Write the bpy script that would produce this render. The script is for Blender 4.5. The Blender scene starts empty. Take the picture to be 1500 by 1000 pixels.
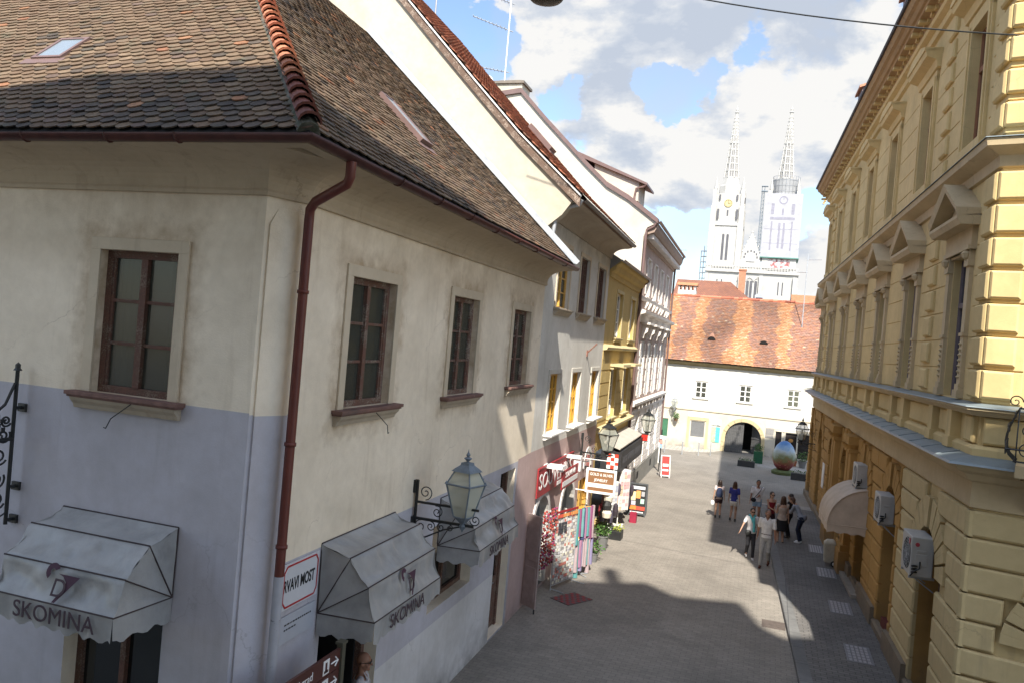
EXPO = 1.55
CLOUDK = 0.315
SUN_SIDE_FILL = 5.6
LAMPX, LAMPY, LAMPZ = -3.5, 11.0, 11.455
CLOUDS = [((-0.249, 0.902, 0.352), 0.09, 1), ((-0.303, 0.895, 0.326), 0.049, 0.8), ((-0.202, 0.926, 0.319), 0.106, 0.9), ((-0.126, 0.926, 0.356), 0.098, 0.8), ((-0.015, 0.929, 0.369), 0.106, 0.8), ((-0.233, 0.932, 0.276), 0.049, 1), ((-0.176, 0.953, 0.245), 0.073, 0.9), ((-0.059, 0.961, 0.272), 0.09, 1), ((-0.114, 0.954, 0.278), 0.057, 1), ((0.015, 0.96, 0.279), 0.073, 1), ((-0.118, 0.969, 0.217), 0.073, 0.9), ((-0.009, 0.975, 0.22), 0.09, 0.9), ((-0.068, 0.981, 0.179), 0.073, 0.7), ((0.041, 0.992, 0.12), 0.041, 0.9), ((0.057, 0.934, 0.353), 0.049, 0.8), ((-0.354, 0.859, 0.37), 0.049, 0.4), ((-0.172, 0.908, 0.382), 0.073, 0.8), ((-0.334, 0.88, 0.338), 0.031, -0.9), ((-0.136, 0.939, 0.318), 0.033, -1.0), ((-0.162, 0.938, 0.306), 0.028, -0.9), ((-0.035, 0.938, 0.346), 0.024, -0.6), ((-0.265, 0.921, 0.285), 0.02, -0.9), ((0.037, 0.985, 0.167), 0.028, -0.9), ((-0.104, 0.986, 0.129), 0.033, -0.9), ((-0.078, 0.944, 0.322), 0.024, -0.5)]
BELLIES = [((-0.202, 0.929, 0.311), 0.069, 0.45), ((-0.126, 0.923, 0.363), 0.077, 0.4), ((-0.015, 0.927, 0.376), 0.065, 0.35), ((-0.224, 0.94, 0.258), 0.037, 0.3), ((-0.002, 0.974, 0.228), 0.057, 0.3), ((-0.117, 0.973, 0.201), 0.045, 0.25), ((0.022, 0.935, 0.355), 0.049, 0.3), ((-0.31, 0.874, 0.375), 0.049, 0.3)]
import bpy, bmesh, math, random
from mathutils import Vector, Matrix, noise
R = random.Random(7)
PI = math.pi
SC = bpy.context.scene
COL = SC.collection

# ------------------------------------------------------------------ helpers
class Fr:
    """wall frame: u along the wall, d out of the wall, z up"""
    def __init__(s, O, U, N):
        s.O = Vector((O[0], O[1], O[2] if len(O) > 2 else 0)); s.U = Vector((U[0], U[1], 0)); s.N = Vector((N[0], N[1], 0)).normalized()
    def __call__(s, u, d, z):
        return s.O + s.U*u + s.N*d + Vector((0, 0, z))
ID = Fr((0, 0), (1, 0), (0, 1))

class MB:
    def __init__(s): s.v = []; s.f = []; s.m = []; s.c = []
    def poly(s, pts, m=0, c=None):
        k = len(s.v); s.v += [tuple(p) for p in pts]; s.f.append(tuple(range(k, k+len(pts)))); s.m.append(m); s.c.append(c)
    def grid(s, rows, m=0, c=None, close=False):
        k = len(s.v); n = len(rows[0])
        for r in rows: s.v += [tuple(p) for p in r]
        for i in range(len(rows)-1):
            for j in range(n if close else n-1):
                a = k+i*n+j; b = k+i*n+(j+1) % n
                s.f.append((a, b, b+n, a+n)); s.m.append(m); s.c.append(c)
    def box(s, fr, u0, u1, d0, d1, z0, z1, m=0, c=None):
        P = [fr(u, d, z) for z in (z0, z1) for d in (d0, d1) for u in (u0, u1)]
        k = len(s.v); s.v += [tuple(p) for p in P]
        for q in ((0, 1, 3, 2), (4, 6, 7, 5), (0, 4, 5, 1), (2, 3, 7, 6), (0, 2, 6, 4), (1, 5, 7, 3)):
            s.f.append(tuple(k+i for i in q)); s.m.append(m); s.c.append(c)
    def block(s, fr, u0, u1, d0, d1, z0, z1, b=.03, m=0):
        """box with a chamfered front"""
        k = len(s.v)
        s.v += [tuple(fr(u, d0, z)) for z in (z0, z1) for u in (u0, u1)]
        s.v += [tuple(fr(u, d1-b, z)) for z in (z0, z1) for u in (u0, u1)]
        s.v += [tuple(fr(u, d1, z)) for z in (z0+b, z1-b) for u in (u0+b, u1-b)]
        for a in (0, 4):
            for i, j in ((0, 1), (1, 3), (3, 2), (2, 0)):
                s.f.append((k+a+i, k+a+j, k+a+4+j, k+a+4+i)); s.m.append(m); s.c.append(None)
        s.f.append((k+8, k+9, k+11, k+10)); s.m.append(m); s.c.append(None)
    def prism(s, pts0, pts1, m=0, c=None):
        n = len(pts0); k = len(s.v); s.v += [tuple(p) for p in pts0]+[tuple(p) for p in pts1]
        s.f.append(tuple(range(k, k+n))); s.f.append(tuple(range(k+2*n-1, k+n-1, -1))); s.m += [m, m]; s.c += [c, c]
        for i in range(n):
            j = (i+1) % n; s.f.append((k+i, k+j, k+n+j, k+n+i)); s.m.append(m); s.c.append(c)
    def tube(s, pts, r, n=8, m=0, c=None, cap=True, r1=None):
        pts = [Vector(p) for p in pts]; rings = []; L = len(pts)
        up = None
        for i, p in enumerate(pts):
            t = (pts[min(i+1, L-1)]-pts[max(i-1, 0)]).normalized()
            if up is None or abs(up.dot(t)) > .95: up = Vector((0, 0, 1)) if abs(t.z) < .9 else Vector((1, 0, 0))
            a = t.cross(up).normalized(); b = a.cross(t).normalized(); up = b
            rr = r if r1 is None else r+(r1-r)*i/(L-1)
            if isinstance(r, (list, tuple)): rr = r[i]
            rings.append([p+a*math.cos(2*PI*j/n)*rr+b*math.sin(2*PI*j/n)*rr for j in range(n)])
        s.grid(rings, m, c, close=True)
        if cap: s.poly(rings[0], m, c); s.poly(rings[-1], m, c)
    def lathe(s, o, prof, n=12, m=0, c=None, rot=0, sx=1, sy=1):
        o = Vector(o)
        s.grid([[o+Vector((math.cos(rot+2*PI*j/n)*r*sx, math.sin(rot+2*PI*j/n)*r*sy, z)) for j in range(n)] for r, z in prof], m, c, close=True)
    def sweep(s, path, prof, m=0, caps=True, close=False, side=1):
        """profile (d,z) pushed along a 2D path; side=1 offsets to the right of travel"""
        P = [Vector((p[0], p[1])) for p in path]; n = len(P); rows = []
        for i in range(n):
            ds = []
            if i > 0: ds.append((P[i]-P[i-1]).normalized())
            if i < n-1: ds.append((P[i+1]-P[i]).normalized())
            ns = [Vector((d.y, -d.x))*side for d in ds]
            if len(ns) == 2:
                mm = (ns[0]+ns[1]).normalized(); mm = mm/max(.2, mm.dot(ns[0]))
            else: mm = ns[0]
            rows.append([Vector((P[i].x+mm.x*d, P[i].y+mm.y*d, z)) for d, z in prof])
        s.grid(rows, m, None, close=close)
        if caps: s.poly(rows[0], m); s.poly(rows[-1], m)
    def build(s, name, mats, parent=None, smooth=False, bevel=0, recalc=True, label=None):
        me = bpy.data.meshes.new(name); me.from_pydata(s.v, [], s.f)
        if not isinstance(mats, (list, tuple)): mats = [mats]
        for mt in mats: me.materials.append(mt)
        if len(mats) > 1: me.polygons.foreach_set('material_index', s.m)
        if any(c is not None for c in s.c):
            at = me.color_attributes.new('Col', 'FLOAT_COLOR', 'CORNER'); data = []
            for p, c in zip(me.polygons, s.c):
                c = c or (1, 1, 1); data += [c[0], c[1], c[2], 1]*p.loop_total
            at.data.foreach_set('color', data)
        if recalc:
            bm = bmesh.new(); bm.from_mesh(me); bmesh.ops.recalc_face_normals(bm, faces=bm.faces); bm.to_mesh(me); bm.free()
        if smooth: me.polygons.foreach_set('use_smooth', [True]*len(me.polygons))
        me.update()
        o = bpy.data.objects.new(name, me); COL.objects.link(o)
        if bevel:
            b = o.modifiers.new('bevel', 'BEVEL'); b.width = bevel; b.segments = 2; b.limit_method = 'ANGLE'
        attach(o, parent)
        if label: o['label'] = label
        return o

def attach(o, parent):
    if parent is not None:
        o.parent = parent
        r = parent
        while r.parent: r = r.parent
        if parent.type == 'EMPTY': o.matrix_parent_inverse = Matrix.Translation(-parent.location)
def tag(o, label, cat, group=None):
    o['label'] = label; o['category'] = cat
    if group: o['group'] = group
    return o
def thing(name, label, cat, loc=(0, 0, 0), group=None):
    o = bpy.data.objects.new(name, None); COL.objects.link(o); o.location = loc; o.empty_display_size = .2
    return tag(o, label, cat, group)
def struct(o, kind='structure'): o['kind'] = kind; return o
def kids(o): return [c for c in bpy.data.objects if c.parent == o]
def dup(o, loc=None, rz=None, label=None, group=None, sc=None, parent=None):
    c = o.copy(); COL.objects.link(c)
    if parent is not None: c.parent = parent
    for ch in kids(o): dup(ch, parent=c)
    if loc is not None: c.location = loc
    if rz is not None: c.rotation_euler.z = rz
    if sc is not None: c.scale = (sc, sc, sc)
    if label: c['label'] = label
    if group: c['group'] = group
    return c

def text(s, size, mt, name, parent, M, ext=.004, bold=0, sx=1, align='CENTER'):
    cu = bpy.data.curves.new(name, 'FONT'); cu.body = s; cu.size = size; cu.extrude = ext; cu.offset = bold; cu.align_x = align; cu.align_y = 'CENTER'
    t = bpy.data.objects.new(name, cu); COL.objects.link(t)
    bpy.context.view_layer.update()
    me = bpy.data.meshes.new_from_object(t); bpy.data.objects.remove(t)
    me.transform(M @ Matrix.Scale(sx, 4, (1, 0, 0))); me.materials.clear(); me.materials.append(mt)
    o = bpy.data.objects.new(name, me); COL.objects.link(o); attach(o, parent); return o
def textM(fr, u, d, z, flip=1, slope=0):
    """matrix placing text on a wall: x along U*flip, y up, z out"""
    X = (fr.U*flip).normalized(); Z = fr.N; Y = Vector((0, 0, 1))
    p = fr(u, d, z)
    return Matrix(((X.x, Y.x, Z.x, p.x), (X.y, Y.y, Z.y, p.y), (X.z, Y.z, Z.z, p.z), (0, 0, 0, 1)))

# ------------------------------------------------------------------ materials
def nodes(name):
    m = bpy.data.materials.new(name); m.use_nodes = True; nt = m.node_tree
    return m, nt, nt.nodes['Principled BSDF'], nt.nodes, nt.links
def rgb(c): return (c[0], c[1], c[2], 1)
def mul(c, k): return (c[0]*k, c[1]*k, c[2]*k, 1)
def noisenode(N, L, scale, detail=5, rough=.55, coord='Object', vec=None, dist=0):
    n = N.new('ShaderNodeTexNoise'); n.inputs['Scale'].default_value = scale; n.inputs['Detail'].default_value = detail
    n.inputs['Roughness'].default_value = rough; n.inputs['Distortion'].default_value = dist
    if vec is None:
        t = N.new('ShaderNodeTexCoord'); vec = t.outputs[coord]
    L.new(vec, n.inputs['Vector']); return n
def ramp(N, L, src, stops):
    r = N.new('ShaderNodeValToRGB'); e = r.color_ramp.elements
    e[0].position, e[0].color = stops[0][0], rgb(stops[0][1]); e[1].position, e[1].color = stops[-1][0], rgb(stops[-1][1])
    for p, c in stops[1:-1]:
        x = e.new(p); x.color = rgb(c)
    L.new(src, r.inputs['Fac']); return r
def mixc(N, L, fac, a, b, mode='MIX'):
    m = N.new('ShaderNodeMix'); m.data_type = 'RGBA'; m.blend_type = mode
    for i, x in ((0, fac), (6, a), (7, b)):
        if hasattr(x, 'is_linked') or hasattr(x, 'links'): L.new(x, m.inputs[i])
        elif i == 0: m.inputs[0].default_value = x
        else: m.inputs[i].default_value = rgb(x)
    return m.outputs[2]
def bump(N, L, b, src, strength=.3, dist=.01):
    n = N.new('ShaderNodeBump'); n.inputs['Strength'].default_value = strength; n.inputs['Distance'].default_value = dist
    L.new(src, n.inputs['Height']); L.new(n.outputs[0], b.inputs['Normal'])
_mc = {}
def mat(name, c, rough=.8, var=.18, scale=2.5, bs=0, bsc=60, metal=0, spec=.35, grime=None, gk=(.52, .72), gscale=.9, vcol=False, emit=0, coat=0, stretch=None):
    if name in _mc: return _mc[name]
    m, nt, b, N, L = nodes(name); _mc[name] = m
    b.inputs['Roughness'].default_value = rough; b.inputs['Metallic'].default_value = metal
    b.inputs['Specular IOR Level'].default_value = spec; b.inputs['Coat Weight'].default_value = coat
    tc = N.new('ShaderNodeTexCoord'); vec = tc.outputs['Object']
    if stretch:
        mp = N.new('ShaderNodeMapping'); mp.inputs['Scale'].default_value = stretch; L.new(vec, mp.inputs[0]); vec = mp.outputs[0]
    n = noisenode(N, L, scale, 6, .6, vec=vec)
    r = ramp(N, L, n.outputs['Fac'], [(.3, (1-var,)*3), (.7, (1+var*.45,)*3)])
    base = c
    if vcol:
        a = N.new('ShaderNodeVertexColor'); a.layer_name = 'Col'; base = mixc(N, L, 1, a.outputs[0], c, 'MULTIPLY')
    col = mixc(N, L, 1, base, r.outputs[0], 'MULTIPLY')
    if grime:
        g = noisenode(N, L, gscale, 8, .65, vec=vec, dist=.4)
        gr = ramp(N, L, g.outputs['Fac'], [(gk[0], (0, 0, 0)), (gk[1], (1, 1, 1))])
        col = mixc(N, L, gr.outputs[0], col, grime)
    L.new(col, b.inputs['Base Color'])
    if bs:
        f = noisenode(N, L, bsc, 4, .6, vec=vec); bump(N, L, b, f.outputs['Fac'], bs, .01)
    if emit: b.inputs['Emission Color'].default_value = rgb(c); b.inputs['Emission Strength'].default_value = emit
    return m

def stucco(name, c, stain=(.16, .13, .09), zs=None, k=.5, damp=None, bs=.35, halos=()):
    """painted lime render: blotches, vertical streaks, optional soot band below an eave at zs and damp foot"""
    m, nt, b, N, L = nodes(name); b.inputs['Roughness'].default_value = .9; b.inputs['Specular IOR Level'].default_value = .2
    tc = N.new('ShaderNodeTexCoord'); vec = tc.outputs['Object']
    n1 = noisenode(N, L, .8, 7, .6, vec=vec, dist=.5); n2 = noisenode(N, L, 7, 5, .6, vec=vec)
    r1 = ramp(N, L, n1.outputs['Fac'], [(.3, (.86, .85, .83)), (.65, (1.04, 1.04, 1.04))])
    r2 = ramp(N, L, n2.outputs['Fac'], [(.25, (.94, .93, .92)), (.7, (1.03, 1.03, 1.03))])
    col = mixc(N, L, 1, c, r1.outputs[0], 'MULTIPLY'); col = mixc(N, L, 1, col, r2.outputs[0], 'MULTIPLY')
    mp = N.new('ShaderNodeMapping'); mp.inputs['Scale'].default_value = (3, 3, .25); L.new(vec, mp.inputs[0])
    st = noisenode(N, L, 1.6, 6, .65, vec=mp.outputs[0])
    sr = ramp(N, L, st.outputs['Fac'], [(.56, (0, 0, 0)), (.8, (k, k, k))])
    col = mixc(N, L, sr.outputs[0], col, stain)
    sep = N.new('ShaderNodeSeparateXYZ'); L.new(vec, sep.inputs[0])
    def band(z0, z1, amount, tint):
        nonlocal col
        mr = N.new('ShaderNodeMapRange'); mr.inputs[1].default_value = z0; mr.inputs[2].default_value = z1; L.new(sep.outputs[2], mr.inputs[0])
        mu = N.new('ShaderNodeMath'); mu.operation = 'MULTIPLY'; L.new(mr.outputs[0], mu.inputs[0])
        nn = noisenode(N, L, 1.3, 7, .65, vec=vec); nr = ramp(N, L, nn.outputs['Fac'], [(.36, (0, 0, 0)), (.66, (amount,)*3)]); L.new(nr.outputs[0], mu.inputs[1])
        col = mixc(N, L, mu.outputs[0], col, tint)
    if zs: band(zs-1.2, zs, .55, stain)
    if damp: band(damp, 0, .8, (.13, .12, .11))
    def mth(op, a, b=0.0):
        q = N.new('ShaderNodeMath'); q.operation = op
        for i, x in enumerate((a, b)):
            if isinstance(x, (int, float)): q.inputs[i].default_value = x
            else: L.new(x, q.inputs[i])
        return q.outputs[0]
    hal = None
    for ax, uc, zc, hw, hh in halos:      # soot rings round old window surrounds
        du = mth('SUBTRACT', mth('ABSOLUTE', mth('SUBTRACT', sep.outputs[ax], uc)), hw); dz = mth('SUBTRACT', mth('ABSOLUTE', mth('SUBTRACT', sep.outputs[2], zc)), hh)
        e_ = mth('MAXIMUM', du, dz); hal = e_ if hal is None else mth('MINIMUM', hal, e_)
    if hal is not None:
        mr = N.new('ShaderNodeMapRange'); mr.inputs[1].default_value = .30; mr.inputs[2].default_value = .0; L.new(mth('ADD', hal, mth('MULTIPLY', mth('SUBTRACT', n2.outputs['Fac'], .5), .35)), mr.inputs[0])
        hn = noisenode(N, L, 2.2, 6, .65, vec=vec); hr = ramp(N, L, hn.outputs['Fac'], [(.35, (.1, .1, .1)), (.62, (.75, .75, .75))])
        col = mixc(N, L, mth('MULTIPLY', mr.outputs[0], hr.outputs[0]), col, stain)
    # hairline cracks and small bare patches
    dn = noisenode(N, L, 1.1, 6, .6, vec=vec); va = N.new('ShaderNodeVectorMath'); va.operation = 'MULTIPLY_ADD'; L.new(dn.outputs['Color'], va.inputs[0]); va.inputs[1].default_value = (.9, .9, .9); L.new(vec, va.inputs[2])
    vo = N.new('ShaderNodeTexVoronoi'); vo.feature = 'DISTANCE_TO_EDGE'; vo.inputs['Scale'].default_value = .42; L.new(va.outputs[0], vo.inputs['Vector'])
    cr_ = ramp(N, L, vo.outputs['Distance'], [(.0, (.38,)*3), (.004, (0, 0, 0))]); cm_ = ramp(N, L, n1.outputs['Fac'], [(.47, (0, 0, 0)), (.6, (1, 1, 1))])
    col = mixc(N, L, mixc(N, L, 1, cr_.outputs[0], cm_.outputs[0], 'MULTIPLY'), col, mul(stain, .8)[:3])
    pn = noisenode(N, L, 1.9, 8, .7, vec=vec, dist=.3); pr_ = ramp(N, L, pn.outputs['Fac'], [(.69, (0, 0, 0)), (.705, (.35, .35, .35))]); col = mixc(N, L, pr_.outputs[0], col, mixc(N, L, .5, col, stain))
    L.new(col, b.inputs['Base Color'])
    f = noisenode(N, L, 45, 5, .65, vec=vec)
    ad = N.new('ShaderNodeMath'); ad.operation = 'ADD'; L.new(f.outputs['Fac'], ad.inputs[0]); L.new(n2.outputs['Fac'], ad.inputs[1])
    bump(N, L, b, ad.outputs[0], bs, .012)
    return m

def brickmat(name, c1, c2, mortar, bw, bh, ms=.012, rough=.85, rot=0, bs=.5, offset=.5, var=.25, fade=None):
    m, nt, b, N, L = nodes(name); b.inputs['Roughness'].default_value = rough; b.inputs['Specular IOR Level'].default_value = .3
    tc = N.new('ShaderNodeTexCoord'); mp = N.new('ShaderNodeMapping'); mp.inputs['Rotation'].default_value = (0, 0, rot); L.new(tc.outputs['Object'], mp.inputs[0])
    wn = noisenode(N, L, 1.7, 3, .5, vec=mp.outputs[0])
    off = N.new('ShaderNodeMix'); off.data_type = 'RGBA'; off.blend_type = 'LINEAR_LIGHT'; off.inputs[0].default_value = .015
    L.new(mp.outputs[0], off.inputs[6]); L.new(wn.outputs['Color'], off.inputs[7])
    t = N.new('ShaderNodeTexBrick'); L.new(off.outputs[2], t.inputs['Vector']); t.offset = offset
    t.inputs['Color1'].default_value = rgb(c1); t.inputs['Color2'].default_value = rgb(c2); t.inputs['Mortar'].default_value = rgb(mortar)
    t.inputs['Scale'].default_value = 1; t.inputs['Brick Width'].default_value = bw; t.inputs['Row Height'].default_value = bh
    t.inputs['Mortar Size'].default_value = ms; t.inputs['Mortar Smooth'].default_value = .4; t.inputs['Bias'].default_value = 0
    n1 = noisenode(N, L, .35, 7, .6, vec=mp.outputs[0], dist=.6); n2 = noisenode(N, L, 6, 6, .7, vec=mp.outputs[0])
    r1 = ramp(N, L, n1.outputs['Fac'], [(.3, (1-var,)*3), (.7, (1+var*.5,)*3)]); r2 = ramp(N, L, n2.outputs['Fac'], [(.3, (.86,)*3), (.7, (1.08,)*3)])
    col = mixc(N, L, 1, t.outputs['Color'], r1.outputs[0], 'MULTIPLY'); col = mixc(N, L, 1, col, r2.outputs[0], 'MULTIPLY')
    # dark blotches (gum, oil, damp)
    v = noisenode(N, L, 2.3, 6, .75, vec=mp.outputs[0], dist=.8); vr = ramp(N, L, v.outputs['Fac'], [(.62, (0, 0, 0)), (.78, (.5, .5, .5))])
    col = mixc(N, L, vr.outputs[0], col, mul(mortar, .55)[:3])
    L.new(col, b.inputs['Base Color'])
    ad = N.new('ShaderNodeMath'); ad.operation = 'MULTIPLY_ADD'; L.new(n2.outputs['Fac'], ad.inputs[0]); ad.inputs[1].default_value = .4
    inv = N.new('ShaderNodeMath'); inv.operation = 'SUBTRACT'; inv.inputs[0].default_value = 1; L.new(t.outputs['Fac'], inv.inputs[1]); L.new(inv.outputs[0], ad.inputs[2])
    bump(N, L, b, ad.outputs[0], bs, .012)
    return m

def glassmat(name, c=(.02, .025, .03), rough=.06, spec=.8, var=.5):
    return mat(name, c, rough, var, 1.3, spec=spec)

def peeled(name, paint, wood):
    """old paint flaking off grey wood"""
    m, nt, b, N, L = nodes(name); b.inputs['Roughness'].default_value = .8
    tc = N.new('ShaderNodeTexCoord'); n = noisenode(N, L, 55, 6, .7, vec=tc.outputs['Object']); n2 = noisenode(N, L, 4, 4, .6, vec=tc.outputs['Object'])
    ad = N.new('ShaderNodeMath'); ad.operation = 'MULTIPLY_ADD'; L.new(n2.outputs['Fac'], ad.inputs[0]); ad.inputs[1].default_value = .6; L.new(n.outputs['Fac'], ad.inputs[2])
    r = ramp(N, L, ad.outputs[0], [(.72, paint), (.83, mul(paint, .45)[:3]), (.9, wood)])
    L.new(r.outputs[0], b.inputs['Base Color']); bump(N, L, b, n.outputs['Fac'], .5, .006)
    return m

# ------------------------------------------------------------------ camera, light, sky
cd = bpy.data.cameras.new('camera'); cam = bpy.data.objects.new('camera', cd); COL.objects.link(cam)
cd.sensor_width = 36; cd.lens = 28.0; cd.clip_end = 3000; cd.clip_start = .05
YAW, PITCH, ROLL = math.radians(17.985), math.radians(-.313), math.radians(4.9)
f0 = Vector((-math.sin(YAW)*math.cos(PITCH), math.cos(YAW)*math.cos(PITCH), math.sin(PITCH)))
r0 = Vector((math.cos(YAW), math.sin(YAW), 0)); u0 = r0.cross(f0).normalized()
c_, s_ = math.cos(ROLL), math.sin(ROLL)
rr = r0*c_+u0*s_; uu = -r0*s_+u0*c_
cam.matrix_world = Matrix(((rr.x, uu.x, -f0.x, 0), (rr.y, uu.y, -f0.y, 0), (rr.z, uu.z, -f0.z, 6.6), (0, 0, 0, 1)))
SC.camera = cam
SUN = Vector((.27, -.95, 1)).normalized()
ld = bpy.data.lights.new('sun', 'SUN'); ld.energy = 3.1; ld.angle = math.radians(.6); ld.color = (1, .94, .84)
lo = bpy.data.objects.new('sun', ld); COL.objects.link(lo); lo.rotation_euler = SUN.to_track_quat('Z', 'Y').to_euler(); lo.location = (5, -20, 40)
SC.view_settings.view_transform = 'Standard'; SC.view_settings.look = 'None'; SC.view_settings.exposure = EXPO; SC.view_settings.gamma = 1
SC.cycles.max_bounces = 8; SC.cycles.diffuse_bounces = 5

def world():
    w = bpy.data.worlds.new('World'); SC.world = w; w.use_nodes = True; nt = w.node_tree; N = nt.nodes; L = nt.links; N.clear()
    out = N.new('ShaderNodeOutputWorld')
    sky = N.new('ShaderNodeTexSky'); sky.sky_type = 'NISHITA'; sky.sun_disc = False
    sky.sun_elevation = math.asin(SUN.z); sky.sun_rotation = math.atan2(SUN.x, SUN.y); sky.air_density = 1.0; sky.dust_density = .5; sky.ozone_density = 1.6
    bg = N.new('ShaderNodeBackground'); bg.inputs[1].default_value = .088; L.new(sky.outputs[0], bg.inputs[0])
    tc = N.new('ShaderNodeTexCoord'); d = tc.outputs['Generated']
    wn = noisenode(N, L, 7, 6, .6, vec=d); off = N.new('ShaderNodeVectorMath'); off.operation = 'MULTIPLY_ADD'; L.new(wn.outputs['Color'], off.inputs[0]); off.inputs[1].default_value = (.13, .13, .13)
    sb_ = N.new('ShaderNodeVectorMath'); sb_.operation = 'SUBTRACT'; L.new(d, sb_.inputs[0]); sb_.inputs[1].default_value = (.065, .065, .065); L.new(sb_.outputs[0], off.inputs[2]); dw = off.outputs[0]
    def blob(p, r, soft):
        vm = N.new('ShaderNodeVectorMath'); vm.operation = 'DISTANCE'; L.new(dw, vm.inputs[0]); vm.inputs[1].default_value = Vector(p)
        mr = N.new('ShaderNodeMapRange'); mr.inputs[1].default_value = r*(1+soft); mr.inputs[2].default_value = r*(1-soft); mr.inputs[3].default_value = 0; mr.inputs[4].default_value = 1
        L.new(vm.outputs['Value'], mr.inputs[0]); return mr.outputs[0]
    def math_(op, a, b):
        m = N.new('ShaderNodeMath'); m.operation = op
        for i, x in enumerate((a, b)):
            if isinstance(x, (int, float)): m.inputs[i].default_value = x
            else: L.new(x, m.inputs[i])
        return m.outputs[0]
    mp = N.new('ShaderNodeMapping'); mp.inputs['Scale'].default_value = (1, 1, 1.8); mp.inputs['Location'].default_value = (3.1, .4, 1.7); L.new(d, mp.inputs[0])
    n1 = noisenode(N, L, 3.2, 12, .58, vec=mp.outputs[0], dist=.15)
    n2 = noisenode(N, L, 10, 12, .62, vec=mp.outputs[0])
    wisp = noisenode(N, L, 5, 8, .5, vec=mp.outputs[0], dist=.8)
    pos = None
    for p, r, k in CLOUDS:
        bb = math_('MULTIPLY', blob(p, r, .75), k); pos = bb if pos is None else math_('ADD', pos, bb) if k < 0 else math_('MAXIMUM', pos, bb)
    dens = math_('ADD', math_('ADD', math_('MULTIPLY', n1.outputs['Fac'], .55), math_('MULTIPLY', n2.outputs['Fac'], .55)), math_('MULTIPLY', pos, .36))
    mask = ramp(N, L, dens, [(.665, (0, 0, 0)), (.70, (.85, .85, .85)), (.75, (1, 1, 1))]).outputs[0]
    # high thin veil of cloud
    veil = ramp(N, L, wisp.outputs['Fac'], [(.42, (.03,)*3), (.72, (.6,)*3)]).outputs[0]
    # brightness of the cumulus: puffs white where dense, grey-blue bellies
    mp2 = N.new('ShaderNodeMapping'); mp2.inputs['Location'].default_value = (3.1, .4, 1.76); mp2.inputs['Scale'].default_value = (1, 1, 1.8); L.new(d, mp2.inputs[0])
    n1b = noisenode(N, L, 3.2, 12, .58, vec=mp2.outputs[0], dist=.15)
    df = math_('SUBTRACT', n1.outputs['Fac'], n1b.outputs['Fac'])
    sh = math_('ADD', math_('MULTIPLY', df, 4.0), math_('MULTIPLY', n2.outputs['Fac'], 1.0))
    belly = None
    for p, r, k in BELLIES:
        bb = math_('MULTIPLY', blob(p, r, .8), k); belly = bb if belly is None else math_('MAXIMUM', belly, bb)
    sh = math_('SUBTRACT', sh, belly)
    cc = ramp(N, L, sh, [(.0, (.62, .69, .81)), (.2, (.76, .81, .89)), (.42, (1.04, 1.03, 1.01))]).outputs[0]
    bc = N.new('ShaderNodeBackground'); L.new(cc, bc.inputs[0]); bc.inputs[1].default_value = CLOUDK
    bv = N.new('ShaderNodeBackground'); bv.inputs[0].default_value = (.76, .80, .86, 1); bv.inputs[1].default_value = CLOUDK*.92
    # clouds and veil boosted towards the sun, behind the viewpoint, to add fill light
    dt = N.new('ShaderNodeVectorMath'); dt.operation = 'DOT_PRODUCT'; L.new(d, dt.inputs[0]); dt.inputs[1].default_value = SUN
    gk_ = N.new('ShaderNodeMapRange'); gk_.inputs[1].default_value = -.1; gk_.inputs[2].default_value = .95; gk_.inputs[3].default_value = 1; gk_.inputs[4].default_value = SUN_SIDE_FILL; L.new(dt.outputs['Value'], gk_.inputs[0])
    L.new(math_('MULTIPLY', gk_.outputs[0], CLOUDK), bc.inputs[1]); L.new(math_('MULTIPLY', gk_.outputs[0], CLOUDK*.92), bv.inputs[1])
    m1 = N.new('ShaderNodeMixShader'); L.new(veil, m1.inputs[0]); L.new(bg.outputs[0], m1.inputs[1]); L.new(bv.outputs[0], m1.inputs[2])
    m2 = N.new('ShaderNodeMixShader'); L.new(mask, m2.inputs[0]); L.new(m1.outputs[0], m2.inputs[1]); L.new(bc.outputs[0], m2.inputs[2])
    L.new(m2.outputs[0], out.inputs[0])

def scrib(fr, u0, u1, z, h, d, mt, par, seed=1, name='small_print'):
    """rows of print too small to read in the photograph"""
    q = random.Random(seed); m = MB(); u = min(u0, u1); e = max(u0, u1)
    while u < e:
        w = q.uniform(.3, .75)*h; hh = h*q.choice([.55, .6, .9]); m.box(fr, u, u+w, d, d+.002, z-h*.4, z-h*.4+hh*.3); m.box(fr, u, u+w*.3, d, d+.002, z-h*.4+hh*.3, z-h*.4+hh); 
        u += w+h*.18+(h*.4 if q.random() < .15 else 0)
    return m.build(name, mt, par)
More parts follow.
